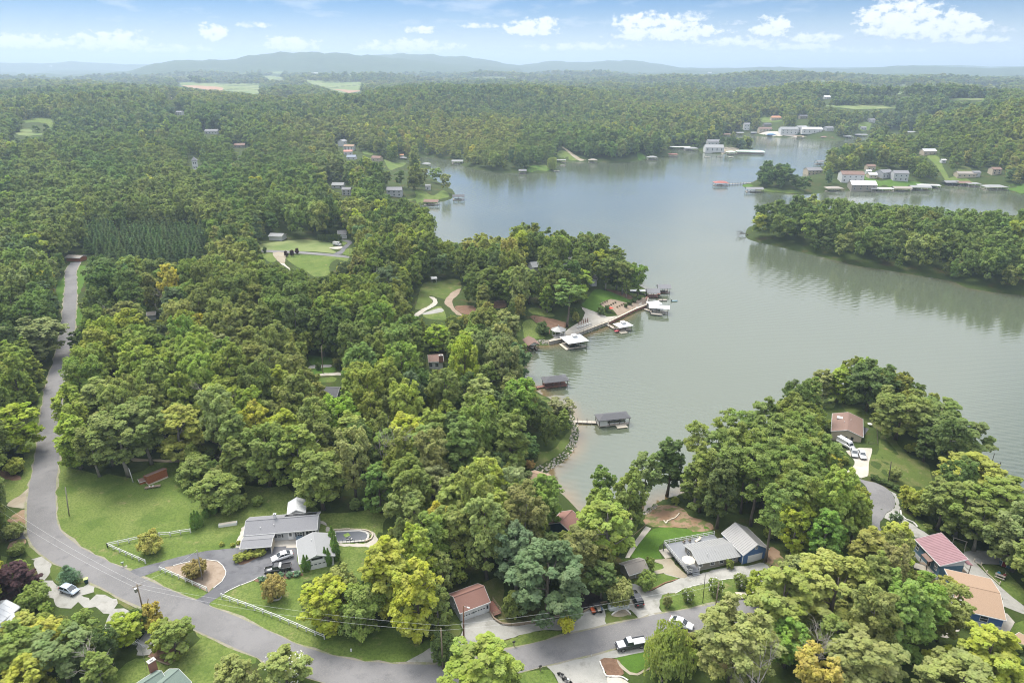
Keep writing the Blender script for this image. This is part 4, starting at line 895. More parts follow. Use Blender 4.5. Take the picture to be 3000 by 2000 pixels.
def axis_from_px(R1, R2, E, hr, he, g=None):
    m = ((R1[0]+R2[0])/2, (R1[1]+R2[1])/2)
    if g is None:
        p = gp(m); g = zat(*p)
        p = at_z(m, g+hr); g = zat(*p)
    a, b = Vector(at_z(R1, g+hr)), Vector(at_z(R2, g+hr)); d = (b-a).normalized(); nrm = Vector((-d.y, d.x))
    c = (a+b)/2; hw = sum(abs((Vector(at_z(e, g+he))-c).dot(nrm)) for e in E)/len(E)
    return c, math.atan2(d.y, d.x), (b-a).length, 2*hw, g
class House:
    def __init__(s, name, label, cx, cy, g, yaw, L, W, prof, wall, roof, trim=None, ov=.35, oe=.3, cat='house', group=None, base=1.5, th=.16, seams=0, fascia=True, block=True, base_mat=None, base_h=0):
        s.L, s.W, s.prof, s.g = L, W, prof, g
        s.root = empty(name, (cx, cy, g), yaw, label, cat, group); s.trim = trim or M_TRIM; s.yaw = yaw; s.c = (cx, cy)
        P = prof; y0, y1 = P[0][0], P[-1][0]; wy0, wy1 = y0+ov, y1-ov; xl = L/2-oe; s.xl, s.wy0, s.wy1 = xl, wy0, wy1
        def zr(y):
            for (a, za), (b, zb) in zip(P, P[1:]):
                if a <= y <= b: return za+(zb-za)*(y-a)/(b-a)
            return P[-1][1]
        s.zr = zr; s.he0, s.he1 = zr(wy0)-th*1.05, zr(wy1)-th*1.05
        if wall is not None:
            mid = [(y, z-th*1.05) for y, z in P[1:-1]]; pts = [(wy0, base_h-base*(base_h == 0)), (wy1, base_h-base*(base_h == 0)), (wy1, s.he1)]+mid[::-1]+[(wy0, s.he0)]
            mb = MB(); n = len(pts); vs = [(-xl, y, z) for y, z in pts]+[(xl, y, z) for y, z in pts]
            mb.add(vs, [tuple(range(n-1, -1, -1)), tuple(range(n, 2*n))]+[(i, (i+1) % n, n+(i+1) % n, n+i) for i in range(n)])
            mb.build('wall', wall, s.root)
            if base_h: mb = MB(); mb.box(-xl-.03, xl+.03, wy0-.03, wy1+.03, -base, base_h); mb.build('foundation', base_mat or W_CONC, s.root)
        mb = MB()
        for (a, za), (b, zb) in zip(P, P[1:]):
            mb.slab([(-L/2, a, za), (L/2, a, za), (L/2, b, zb), (-L/2, b, zb)], th)
        s.roof = mb.build('roof', roof, s.root)
        if len(P) > 2 and not seams:
            mb = MB(); k = max(range(len(P)), key=lambda i: P[i][1]); mb.box(-L/2+.02, L/2-.02, P[k][0]-.14, P[k][0]+.14, P[k][1]-.03, P[k][1]+.035); mb.build('ridge_cap', roof, s.roof)
        if seams:
            mb = MB(); k = int(L/seams)
            for i in range(k+1):
                x = -L/2+.06+(L-.12)*i/k
                for (a, za), (b, zb) in zip(P, P[1:]): mb.beam((x, a, za+.02), (x, b, zb+.02), .06, .06)
            o = mb.build('seam', roof, s.roof); o['kind'] = 'stuff'
        if fascia:
            for sx in (-1, 1):
                mb = MB()
                for (a, za), (b, zb) in zip(P, P[1:]): mb.beam((sx*(L/2+.02), a, za-th*.6), (sx*(L/2+.02), b, zb-th*.6), .05, .2)
                mb.build('fascia', s.trim, s.root)
            for (a, za), sg in ((P[0], -1), (P[-1], 1)):
                mb = MB(); mb.box(-L/2, L/2, a+sg*.03-.05, a+sg*.03+.05, za-th-.06, za-.03); mb.build('gutter', s.trim, s.root)
        q = []
        cs, sn = math.cos(yaw), math.sin(yaw)
        for x, y in ((-L/2, y0), (L/2, y0), (L/2, y1), (-L/2, y1)): q.append((cx+x*cs-y*sn, cy+x*sn+y*cs))
        s.foot = q
        if block: BLOCK.append(np.array(q))
        if block:
            hull = []
            for (x, y) in q:
                for z in (g, g+max(z for _, z in P)*.8): hull.append(proj(x, y, z))
            hull = sorted(set(hull)); 
            def half(pts):
                h = []
                for p in pts:
                    while len(h) > 1 and (h[-1][0]-h[-2][0])*(p[1]-h[-2][1])-(h[-1][1]-h[-2][1])*(p[0]-h[-2][0]) <= 0: h.pop()
                    h.append(p)
                return h[:-1]
            s.hull = half(hull)+half(hull[::-1])
    def mask(s): mask_poly(s.hull); return s
    def at(s, face, u, z, out=0.0):
        if face == '-y': return (u, s.wy0-out, z)
        if face == '+y': return (u, s.wy1+out, z)
        if face == '-x': return (-s.xl-out, u, z)
        return (s.xl+out, u, z)
    def fbox(s, mb, face, u0, u1, z0, z1, o0, o1):
        if face == '-y': mb.box(u0, u1, s.wy0-o1, s.wy0-o0, z0, z1)
        elif face == '+y': mb.box(u0, u1, s.wy1+o0, s.wy1+o1, z0, z1)
        elif face == '-x': mb.box(-s.xl-o1, -s.xl-o0, u0, u1, z0, z1)
        else: mb.box(s.xl+o0, s.xl+o1, u0, u1, z0, z1)
    def window(s, face, u, z, w=.9, h=1.1, shutter=None, bars=1, frame=None):
        t = .09; mb = MB()
        for a in ((u-w/2-t, u+w/2+t, z-t, z), (u-w/2-t, u+w/2+t, z+h, z+h+t), (u-w/2-t, u-w/2, z, z+h), (u+w/2, u+w/2+t, z, z+h)): s.fbox(mb, face, a[0], a[1], a[2], a[3], 0, .07)
        if bars: s.fbox(mb, face, u-w/2, u+w/2, z+h/2-.025, z+h/2+.025, .02, .05)
        if bars > 1: s.fbox(mb, face, u-.025, u+.025, z, z+h, .021, .049)
        f = mb.build('window', frame or s.trim, s.root)
        mb = MB(); s.fbox(mb, face, u-w/2, u+w/2, z, z+h, .004, .02); mb.build('pane', M_GLASS, f)
        if shutter:
            for sg in (-1, 1):
                mb = MB(); c = u+sg*(w/2+.32); s.fbox(mb, face, c-.19, c+.19, z-.05, z+h+.05, 0, .05); mb.build('shutter', shutter, s.root)
        return s
    def door(s, face, u, w=.95, h=2.05, m=None, z=0.0, glass=True):
        mb = MB(); s.fbox(mb, face, u-w/2-.1, u+w/2+.1, z, z+h+.1, 0, .05); fr = mb.build('door_frame', s.trim, s.root)
        mb = MB(); s.fbox(mb, face, u-w/2, u+w/2, z+.02, z+h, .05, .08); d = mb.build('door', m or M_TRIM, s.root)
        if glass: mb = MB(); s.fbox(mb, face, u-w*.3, u+w*.3, z+h*.45, z+h*.9, .08, .09); mb.build('pane', M_GLASS, d)
        return s
    def garage_door(s, face, u, w=2.6, h=2.15, m=None, z=0.0, lites=True):
        mb = MB(); s.fbox(mb, face, u-w/2-.12, u+w/2+.12, z, z+h+.12, 0, .05); mb.build('door_frame', s.trim, s.root)
        mb = MB(); n = 4
        for i in range(n): s.fbox(mb, face, u-w/2, u+w/2, z+.02+i*h/n, z+(i+1)*h/n-.015, .05, .09)
        d = mb.build('garage_door', m or M_TRIM, s.root)
        if lites:
            mb = MB(); k = 4
            for i in range(k):
                c = u-w/2+w*(i+.5)/k; mb = MB(); s.fbox(mb, face, c-w/k*.3, c+w/k*.3, z+h*.56, z+h*.68, .09, .1); mb.build('door_light', M_GLASS, d)
        return s
    def chimney(s, x, y, top, w=.6, d=.6, m=None, cap=True):
        mb = MB(); mb.box(x-w/2, x+w/2, y-d/2, y+d/2, s.zr(y)-.4 if s.prof[0][0] < y < s.prof[-1][0] else -1, top); c = mb.build('chimney', m or W_BRICK, s.root)
        if cap: mb = MB(); mb.box(x-w/2-.08, x+w/2+.08, y-d/2-.08, y+d/2+.08, top, top+.12); mb.box(x-w*.2, x+w*.2, y-d*.2, y+d*.2, top+.12, top+.35); mb.build('chimney_cap', m and M_METAL or M_CONCM, c)
        return s
    def vent(s, x, y, h=.35):
        mb = MB(); z = s.zr(y); mb.lathe([(.06, z-.1), (.06, z+h), (.09, z+h), (.09, z+h+.05)], 8, (x, y, 0)); mb.build('roof_vent', M_TRIM, s.root); return s
M_CONCM = mat('cast_concrete', (.55, .53, .5), .9, var=.1)
def gab(W, he, hr): return [(-W/2, he), (0, hr), (W/2, he)]
def gable(name, label, R1, R2, E, he, hr, wall, roof, **k):
    g = k.pop('g', None); sc = k.pop('fixW', None); c, yaw, L, W, g = axis_from_px(R1, R2, E, hr, he, g)
    if sc: W = sc
    if k.pop('dbg', False) or DBG: print(f'{label[:40]:40s} L {L:.1f} W {W:.1f} g {g:.1f} at {c.x:.0f},{c.y:.0f} yaw {math.degrees(yaw):.0f}')
    return House(name, label, c.x, c.y, g, yaw, L, W, gab(W, he, hr), wall, roof, **k)
DBG = False
G_RED = mat('charcoal_shutter', (.06, .06, .07), .6)
# -- the grey ranch house and its outbuildings
H1 = gable('ranch_house', 'long grey shingled ranch house with solar strip on its back roof', *tg(375,1332, 1043,1278), tg(360,1455, 1033,1398, 400,1290, 1057,1236), 2.75, 4.3, W_GREY, R_GREY, base_h=.3).mask()
L = H1.L
for u in (-L*.36, -L*.235, -L*.03): H1.window('-y', u, 1.15, .85, .75, G_RED)
H1.window('-y', L*.25, .95, 1.1, 1.15, G_RED, 2).door('-y', L*.125, m=M_TRIM, z=.3)
mb = MB(); H1.fbox(mb, '-y', L*.335, L*.335+2.3, .3, 2.35, .0, .03); sp = mb.build('screened_porch', M_DARK, H1.root)
mb = MB()
for k in range(4): H1.fbox(mb, '-y', L*.335+k*.75-.05, L*.335+k*.75+.05, .3, 2.35, .03, .08)
mb.build('porch_post', M_TRIM, sp)
H1.chimney(-L*.1, .25, 5.3, .55, .55, M_TRIM).vent(-L*.28, -2.2).vent(-L*.1, -1.7)
mb = MB(); z0, z1 = H1.zr(1.1), H1.zr(2.9); x0, x1 = L*.02, L*.46
for k in range(8):
    a, b = x0+(x1-x0)*k/8, x0+(x1-x0)*(k+1)/8-.03
    MB().slab([(a, 1.0, H1.zr(1.0)+.09), (b, 1.0, H1.zr(1.0)+.09), (b, 2.9, H1.zr(2.9)+.09), (a, 2.9, H1.zr(2.9)+.09)], .06).build('solar_panel', M_SOLAR, H1.root)
H1.window('-x', 0.3, 1.1, 1.0, 1.0)
# hanging bench and things on the porch wall
mb = MB(); mb.cbox((L*.25, H1.wy0-.55, .3), (1.6, .5, .45)); mb.cbox((L*.25, H1.wy0-.32, .3), (1.6, .1, .95)); b_ = mb.build('porch_bench', mat('blue_grey_paint', (.16, .22, .28), .6), None)
b_.matrix_world = Matrix.Translation(H1.root.location) @ Matrix.Rotation(H1.yaw, 4, 'Z'); tag(b_, 'blue-grey bench against the front wall of the grey ranch house', 'bench')
H1b = gable('carport', 'low grey roofed carport in front of the ranch house', *tb(338,258, 625,235), tb(325,347, 612,325, 350,238, 635,208), 2.3, 2.85, None, R_GREY, cat='carport', th=.14).mask()
for sx in (-.47, 0, .47):
    mb = MB(); mb.box(sx*H1b.L-.07, sx*H1b.L+.07, H1b.wy0-.05, H1b.wy0+.09, -.5, 2.25); mb.build('post', M_TRIM, H1b.root)
mb = MB(); mb.box(H1b.L/2-.35, H1b.L/2-.2, H1b.wy0+.3, H1b.wy1, -.5, 2.35); mb.build('side_wall', W_BEIGE, H1b.root)
mb = MB(); mb.box(-H1b.L/2+.3, H1b.L/2-.3, H1b.wy1-.15, H1b.wy1, -.5, 2.3); mb.build('back_wall', W_GREY, H1b.root)
H1c = gable('garage', 'light grey shingled garage wing running forward from the ranch house', *tb(1027,392, 992,182), tb(865,462, 838,247, 1190,387, 1155,187), 2.6, 3.9, W_WHITE, R_LGREY, cat='garage').mask()
H1c.garage_door('-x', 0, 3.6, 2.1).window('+y', -2.5, 1.2, .9, .8).vent(1.5, .6)
mb = MB(); H1c.fbox(mb, '-x', -1.2, 1.2, 2.5, 3.0, .03, .06); mb.build('gable_vent', M_DARK, H1c.root)
H1d = gable('metal_shed', 'white metal shed with steep bright roof behind the ranch house', *tg(835,1232, 845,1114), tg(750,1256, 762,1152, 918,1243, 928,1152), 2.3, 3.5, W_WHITE, R_WHITE, cat='shed', seams=.8).mask()
H1d.door('-x', 0, 1.2, 1.9)
# -- red shed on the big lawn
_c, _yaw, _L, _W, _g = axis_from_px(*tf(1345,928, 1530,852), tf(1350,998, 1538,932), 2.8, .1)
H2 = House('lawn_shed', 'rust red board shed with roof sloping away, standing on the big lawn', _c.x, _c.y, _g, _yaw, _L, 2.6, [(-.1, 2.8), (2.5, 2.0)], M_REDW, R_BROWN, cat='shed', th=.1, oe=.08, ov=.06, base_h=.45, base_mat=M_CREAM, trim=M_REDW).mask()
for k in range(9):
    mb = MB(); x = -H2.xl+H2.xl*2*(k+.5)/9; w = H2.xl/9-.02; mb.box(x-w, x+w, H2.wy0-.045, H2.wy0-.004, .47, H2.he0-.05); mb.build('board', M_REDW, H2.root)
H2b = gable('lean_to', 'low brown shingled lean-to joined to the left end of the red shed', *tf(1268,952, 1335,930), tf(1262,985, 1340,962), .9, 1.4, M_REDW, R_BROWN, cat='shed', th=.1, oe=.1, ov=.15, base_mat=None).mask()
# -- red-roofed garage by the gravel drive
H3 = gable('garage', 'pale garage with red-brown roof and two white doors beside the gravel drive', *tc_(245,775, 525,672), tc_(310,918, 592,825), 2.7, 4.5, W_GREY, R_RED, cat='garage', base=2.6).mask()
H3.garage_door('-y', -H3.L*.22, 2.5).garage_door('-y', H3.L*.17, 2.5).window('-x', .2, 1.3, .5, .9, None).door('-y', H3.L*.42, .7, 2.0, W_WHITE)
mb = MB(); H3.fbox(mb, '-y', -.35, -.1, 1.2, 1.5, .05, .2); mb.build('wall_lamp', M_BLACK, H3.root)
# -- grey shed in the trees
H4 = gable('garden_shed', 'weathered grey-brown shed among trees left of the blue house', *tc_(1815,485, 1998,430), tc_(1840,582, 1985,545), 1.9, 3.1, W_TAUPE, R_WEATH, cat='shed', th=.12).mask()
H4.door('-y', 0, 1.1, 1.6, W_TAUPE, glass=False)
# -- the house with the navy garage
H5 = gable('deck_house', 'taupe bungalow with pale metal roof between the raised deck and blue garage', *td(548,350, 935,278), td(622,473, 1000,397), 2.55, 3.6, W_TAUPE, R_METALL, seams=.6, base_h=.4).mask()
for u in (-.42, -.14, .07, .37): H5.window('-y', u*H5.L, 1.35 if abs(u) > .2 else 1.15, 1.0 if u < .3 else .8, .6 if abs(u) > .2 else .85)
H5.vent(-H5.L*.22, -2.0, .6).vent(0, -1.2, .3).door('-x', -.8, .95, 2.0, z=.4).window('-x', 1.3, .9, 1.2, 1.3)
H6 = gable('blue_garage', 'navy blue garage with steep grey metal roof and wide white door', *td(1162,293, 955,92), td(1043,400, 835,205), 3.1, 5.3, W_BLUE, R_METAL, cat='garage', seams=.6).mask()
H6.garage_door('-x', 0, 3.7, 2.15, lites=False).window('-x', 0, 3.75, .6, .6, None, 2)
mb = MB(); H6.fbox(mb, '+y', -H6.L/2+.35, -H6.L/2+.5, 0, 3, 0, .1); mb.build('downpipe', M_TRIM, H6.root)
# -- maroon roof over slate blue walls
_c, _yaw, _L, _W, _g = axis_from_px(*te(1435,185, 1685,430), te(1180,228, 1410,478), 4.7, 3.2, 7.2)
H7 = House('blue_workshop', 'slate blue two-storey building under a maroon ribbed metal roof', _c.x, _c.y, _g, _yaw, _L, _W, [(-_W/2, 3.2), (0, 4.7)], W_SLATE, R_MAROON, cat='building', seams=.45, base=3.2, base_h=.1, base_mat=W_WHITE).mask()
mb = MB(); x_ = H7.xl+.03; mb.add([(x_, H7.wy0, H7.he0-.35), (x_, H7.wy1, H7.he0-.35), (x_, H7.wy1, H7.he1), (x_, H7.wy0, H7.he0)], [(0, 1, 2, 3)]); mb.build('gable_panel', W_WHITE, H7.root)
mb = MB(); mb.slab([(H7.xl-2.4, .1, 3.3), (H7.xl+.3, .1, 3.3), (H7.xl+.3, 1.6, 2.9), (H7.xl-2.4, 1.6, 2.9)], .1); mb.build('balcony_roof', R_MAROON, H7.root)
MB().box(H7.xl-2.3, H7.xl, 0, 1.5, .1, .25).build('balcony_floor', M_WOOD, H7.root)
for x_ in (H7.xl-2.2, H7.xl-.1): MB().box(x_-.06, x_+.06, 1.36, 1.48, -3, 2.9).build('balcony_post', M_WOOD, H7.root)
MB().box(H7.xl-2.3, H7.xl, 1.4, 1.46, 1.1, 1.2).build('balcony_rail', M_WOOD, H7.root)
for u, w in ((-.38, .8), (.34, .8)): H7.window('-y', u*H7.L, 1.0, w, 1.4, None, 2)
H7.door('-y', .1*H7.L, .95, 2.05, M_DARK, z=.2)
mb = MB(); mb.slab([(-.4, H7.wy0-1.3, 2.3), (2.2, H7.wy0-1.3, 2.3), (2.2, H7.wy0, 2.75), (-.4, H7.wy0, 2.75)], .1); mb.build('porch_roof', R_BROWN, H7.root)
for x in (-.3, 2.1): MB().box(x-.06, x+.06, H7.wy0-1.25, H7.wy0-1.13, -2.5, 2.3).build('porch_post', M_WOOD, H7.root)
MB().box(-.4, 2.2, H7.wy0-1.3, H7.wy0, -.1, .05).build('porch_floor', M_WOOD, H7.root)
# -- tan roofed house, lower right
H8 = gable('tan_roof_house', 'house with broad tan shingle roof and dark blue walls below the gravel lane', *te(1530,640, 1978,740), te(1548,878, 1945,972), 4.7, 6.2, W_BLUE, R_TAN, base_h=2.6, base_mat=W_WHITE, base=3, g=6.2).mask()
for u in (-.3, .1): H8.window('-y', u*H8.L, 3.0, 1.3, 1.2)
H9 = gable('corner_house', 'tan shingled house with white skylight box at the lower right corner', *te(2010,1185, 2400,1420), te(1940,1462, 2330,1700), 3.6, 5.0, W_BLUE, R_TAN, base_h=.5, base=3, g=6.5).mask()
mb = MB(); mb.cbox((-2.2, -1.7, H9.zr(-1.7)-.2), (2.6, .9, .75)); mb.build('roof_dormer', M_TRIM, H9.root)
for k in range(3): MB().cbox((-3.05+k*.85, -2.2, H9.zr(-1.7)+.02), (.6, .1, .4)).build('dormer_pane', M_GLASS, H9.root)
# -- green roof, bottom edge
H10 = gable('green_roof_house', 'house with mottled green shingle roof cut by the bottom edge', *ta(1380,1650, 1640,1434), ta(1600,1620, 1722,1505), 3.0, 4.6, W_WHITE, R_GREEN, fixW=6).mask()
H10b = gable('green_roof_house', 'smaller green shingled wing with brick chimney on its left', *ta(1130,1680, 1482,1452), ta(1400,1620, 1560,1505), 2.8, 4.4, W_WHITE, R_GREEN, ov=.3, fixW=5)
H10b.chimney(3.0, 2.9, 5.0, 1.2, .8)
# -- white roof at the left edge
H11 = gable('white_roof_house', 'house with bright white metal roof at the left edge', *ta(-150,965, 58,800), ta(-20,1020, 145,852), 3.0, 4.2, W_BEIGE, R_WHITE, seams=.9, fixW=6).mask()
H11b = gable('white_roof_annexe', 'lower white roofed annexe in front of the left edge house', *ta(-160,1040, 120,905), ta(-60,1100, 198,938), 2.4, 3.2, W_BEIGE, R_WHITE, seams=.9)
# -- brown roof house on the right point
H12 = gable('lake_house', 'beige house with brown gable roof and dark deck on the right point', *tj(578,498, 582,334), tj(718,580, 716,404), 2.9, 4.4, W_BEIGE, R_BROWN, base=1.5).mask()
H12.window('-x', -1.6, 1.1, .6, .9, None, 2, M_DARK).window('-x', 0, 1.3, .45, .5, None, 1, M_DARK).window('-x', 1.6, 1.1, .8, .9, None, 2, M_DARK).vent(-1, 1).vent(1.2, -.8)
MB().cbox((2.4, 2.4, H12.zr(2.4)+.02), (1.4, 1.6, .3)).build('skylight', M_TRIM, H12.root)
# -- houses half hidden in the woods
H13 = gable('brown_roof_cottage', 'white cottage with brown roof and tall brick chimney among trees', *tl(1735,1378, 1874,1370), tl(1705,1446, 1830,1437), 3.2, 4.6, W_WHITE, R_BROWN).mask()
H13.window('-y', -2, 1.0, 1.2, 1.4).window('-y', .3, 1.0, 1.2, 1.4).chimney(H13.L*.34, H13.wy0-.3, 5.6, 1.5, .9)
mask_poly(tl(1810,1440, 1890,1410, 1950,1520, 1830,1480))
H14 = gable('dark_roof_house', 'long house with charcoal roof mostly behind tree tops', *tg(1075,103, 1240,108), tg(1100,190, 1215,190), 3.0, 4.6, W_GREY, R_DARK)
mask_poly(tg(1075,68, 1240,70, 1235,100, 1110,185, 1160,190, 1210,185, 1225,130, 1100,120))
H14b = gable('dark_roof_house', 'small charcoal roof showing through a gap left of the long charcoal roof', *tg(745,130, 815,112), tg(735,170, 800,165), 2.8, 4.2, W_BEIGE, R_DARK, fixW=5)
mask_poly(tg(750,115, 830,110, 800,165, 740,165))
H15 = gable('grey_hip_house', 'white house with dark grey roof behind the clipped hedge', *tl(905,235, 985,231), tl(905,285, 1000,282), 3.0, 4.7, W_WHITE, R_DARK, oe=.4, fixW=9).mask()
H15.garage_door('-y', 1.5, 2.6)
H16 = gable('roadside_house', 'grey and white low house under the trees beside the far lawn', *tl(290,258, 415,262), tl(285,292, 430,290), 2.8, 4.0, W_WHITE, R_LGREY).mask()
H17 = gable('picnic_shelter', 'small pale roofed shelter under trees above the winding path', *tl(1762,662, 1815,658), tl(1760,690, 1815,688), 2.2, 2.7, None, R_WHITE, cat='shelter', ov=.1, fixW=4).mask()
for sx in (-1, 1):
    for y in (H17.wy0, H17.wy1): MB().box(sx*H17.xl-.08, sx*H17.xl+.08, y-.08, y+.08, -.5, 2.2).build('post', M_TRIM, H17.root)
H18 = gable('log_shed', 'brown open woodshed at the far end of the road', *tk(628,458, 762,464), tk(625,478, 765,484), 2.3, 3.1, M_REDW, R_WEATH, cat='shed', fixW=6).mask()
H19 = gable('old_cabin', 'pale derelict cabin half hidden in the wood right of the road', *tk(1345,985, 1430,975), tk(1350,1015, 1435,1010), 2.4, 3.4, W_GREY, R_WEATH, cat='cabin').mask()
H20 = gable('red_roof_house', 'house with faded red roof and teal wall among cove trees', *th(1225,1345, 1335,1232), th(1250,1402, 1385,1300), 3.0, 4.8, W_TEAL, R_RED, fixW=6.4)
mask_poly(th(1215,1395, 1240,1330, 1325,1232, 1385,1278, 1372,1350, 1290,1395, 1250,1440, 1220,1480))
H21 = gable('cove_house', 'tan roofed house at the end of the stone shore above the cove', *th(950,880, 1100,925), th(890,925, 1060,965), 3.0, 4.2, W_BEIGE, R_TAN, fixW=6)
mask_poly(th(880,905, 950,875, 1100,920, 1170,965, 1100,960, 1000,930, 930,935))
H22 = gable('promenade_house', 'grey roof of the large house behind the promenade trees', *tm(600,70, 690,60), tm(585,135, 670,130), 4.5, 6.5, W_WHITE, R_LGREY)
mask_poly(tm(592,80, 600,62, 668,60, 670,130, 590,135))
H23 = gable('point_house', 'dark roofed house in deep shade near the tip of the promenade point', *tm(985,85, 1190,90), tm(985,130, 1190,135), 4.0, 5.6, W_BEIGE, R_DARK, fixW=9)
mask_poly(tm(1000,85, 1120,80, 1130,130, 1010,130))
H24 = gable('point_house', 'white house with dark porch behind the last trees of the promenade point', *tm(1280,222, 1350,216), tm(1280,260, 1330,255), 3.6, 5.0, W_WHITE, R_DARK, fixW=7)
# ------------------------------------------------------------------ small distant houses
HOUSE_ROWS = [ # pixel of the base centre, length px, wall height, width m, yaw deg, wall, roof, label
 (tp(1180,333), 16, 3, 8, 5, W_BEIGE, R_WHITE, 'pale farmhouse in the woods left of the red-soiled field'),
 (tp(1042,312), 8, 4, 6, 60, W_WHITE, R_LGREY, 'tiny white house left of the pale farmhouse in the far woods'),
 (tp(1245,440), 20, 4.5, 9, -20, W_WHITE, R_GREY, 'white house with grey roof alone in the left far woods'),
 (tp(1465,568), 34, 4, 10, 0, W_WHITE, R_GREY, 'white house with long grey roof in the left middle woods'),
 (tp(1655,662), 28, 3, 10, 10, W_TAUPE, R_BROWN, 'brown house beside a small clearing in the left middle woods'),
 (tp(2075,157), 30, 3, 14, 0, W_WHITE, R_WHITE, 'long white farm shed beyond the far fields'),
 (tp(2165,157), 20, 4, 12, 0, W_WHITE, R_WHITE, 'taller white farm shed at the right end of the farm'),
 (tp(350,108), 6, 6, 8, 30, W_WHITE, R_WHITE, 'white speck of a house on the far left ridge'),
 (tq(350,262), 22, 6.5, 9, 70, W_WHITE, R_LGREY, 'tall white gabled house uppermost of the cluster on the cove arm'),
 (tq(420,300), 30, 5, 9, -10, W_WHITE, R_TAN, 'white house with tan roof in the cluster on the cove arm'),
 (tq(405,345), 24, 4, 8, 10, W_WHITE, mat('salmon_roof', (.55, .25, .2), .7), 'white house with salmon roof in the cluster on the cove arm'),
 (tq(440,390), 26, 3, 9, 0, W_WHITE, mat('blue_grey_roof', (.22, .26, .33), .7), 'low house with blue-grey roof lowest of the cluster'),
 (tq(690,408), 28, 4, 9, -15, W_BEIGE, R_BROWN, 'beige house with brown roof above the cove lawn'),
 (tq(930,372), 12, 3, 6, 20, W_BEIGE, mat('orange_roof', (.5, .24, .12), .7), 'small cabin with orange roof at the head of the cove'),
 (tq(310,672), 34, 3, 9, 0, W_GREY, R_LGREY, 'low house with long flat grey roof in the left shore trees'),
 (tq(395,740), 26, 5, 9, 0, W_GREY, R_GREY, 'grey house with white balcony in the left shore trees'),
 (tq(865,748), 44, 5.5, 10, 0, W_GREY, R_GREY, 'wide grey house with white decks behind the shore trunks'),
 (tq(1190,690), 16, 4, 7, 0, W_WHITE, R_LGREY, 'white house glimpsed between trunks near the small point'),
 (tr(1735,360), 38, 4, 12, 0, W_WHITE, R_GREY, 'grey roofed marina hall behind the row of round trees'),
 (tr(1735,415), 50, 4.5, 16, -4, W_WHITE, R_LGREY, 'pale grey marina building standing on the quay'),
 (tr(2015,232), 15, 9, 9, 0, W_WHITE, R_GREY, 'tall white house at the water left of the beige one'),
 (tr(2175,250), 34, 5, 11, 0, W_BEIGE, R_BROWN, 'beige waterfront house on the far shore'),
 (tr(2195,203), 20, 3, 10, 0, W_TAUPE, R_DARK, 'low dark roofed house behind the beige waterfront house'),
 (tr(2268,150), 26, 4, 10, 0, W_BEIGE, mat('orange_roof', (.5, .24, .12), .7), 'orange roofed house uppermost on the far shore lawn'),
 (to(620,150), 44, 7, 14, 0, W_WHITE, R_LGREY, 'big two-storey white house at the centre of the far shore'),
 (to(716,134), 26, 6, 12, 10, W_WHITE, R_LGREY, 'narrow white house right of the big two-storey one'),
 (to(790,145), 50, 5.5, 14, -8, W_WHITE, R_WHITE, 'wide white house right end of the far shore group'),
 (to(915,128), 24, 4, 10, 20, W_GREY, R_GREY, 'grey roofed house in trees right of the white far shore group'),
 (to(530,47), 20, 4, 10, 0, W_BEIGE, R_RED, 'red-brown roofed house high on the far hillside lawn'),
 (to(730,42), 20, 4, 9, 0, W_TAUPE, R_DARK, 'dark roofed house in the trees above the far shore'),
 (to(1230,68), 16, 4, 9, 0, W_WHITE, R_GREY, 'white house alone on the right far hillside'),
 (to(1170,122), 14, 3, 8, 0, W_GREY, R_GREY, 'small grey house low on the right far hillside'),
 (to(800,452), 40, 5, 12, 5, W_BEIGE, R_GREY, 'cream house with grey roof rising behind the wooded point'),
 (to(1078,500), 56, 7, 13, -6, W_WHITE, R_BROWN, 'large white house with brown roof and balconies on the peninsula'),
 (to(1160,560), 62, 5, 14, -8, W_TAUPE, R_WHITE, 'white roofed boathouse hall at the peninsula waterline'),
 (to(1232,476), 22, 3.5, 8, 0, W_BEIGE, R_WHITE, 'small cream house left of the red bank on the peninsula'),
 (to(1320,470), 34, 5, 11, 20, W_GREY, R_GREY, 'grey gabled house middle of the peninsula lawn'),
 (to(1432,492), 36, 7, 11, -8, W_GREY, R_GREY, 'blue-grey house with tall white deck on the peninsula'),
 (to(1220,418), 22, 4, 9, 0, W_BEIGE, R_BROWN, 'beige house with brown roof behind the peninsula houses'),
 (to(1207,448), 14, 3, 6, 0, W_WHITE, R_WHITE, 'little white shed behind the peninsula lawn'),
 (to(1915,468), 44, 3.5, 9, -4, W_BEIGE, R_WEATH, 'long low beige house on the right shore'),
 (to(1990,465), 18, 4, 9, 0, W_GREY, R_GREY, 'grey house right of the long low beige one'),
 (to(2132,448), 22, 5, 9, 0, W_BEIGE, R_BROWN, 'tan house deep in trees on the right shore'),
 (to(1645,305), 32, 4, 10, 0, W_BEIGE, R_WHITE, 'pale house in the trees above the right clearing'),
 (to(1755,367), 12, 3, 6, 0, W_WHITE, R_WHITE, 'small white cabin beside the right clearing'),
 (tw(1898,227), 16, 4, 12, 0, W_WHITE, R_WHITE, 'white barn in front of the pale field on the far right'),
 (tw(1630,168), 10, 4, 12, 0, W_WHITE, R_WHITE, 'white speck of a barn far out in the middle distance'),
]
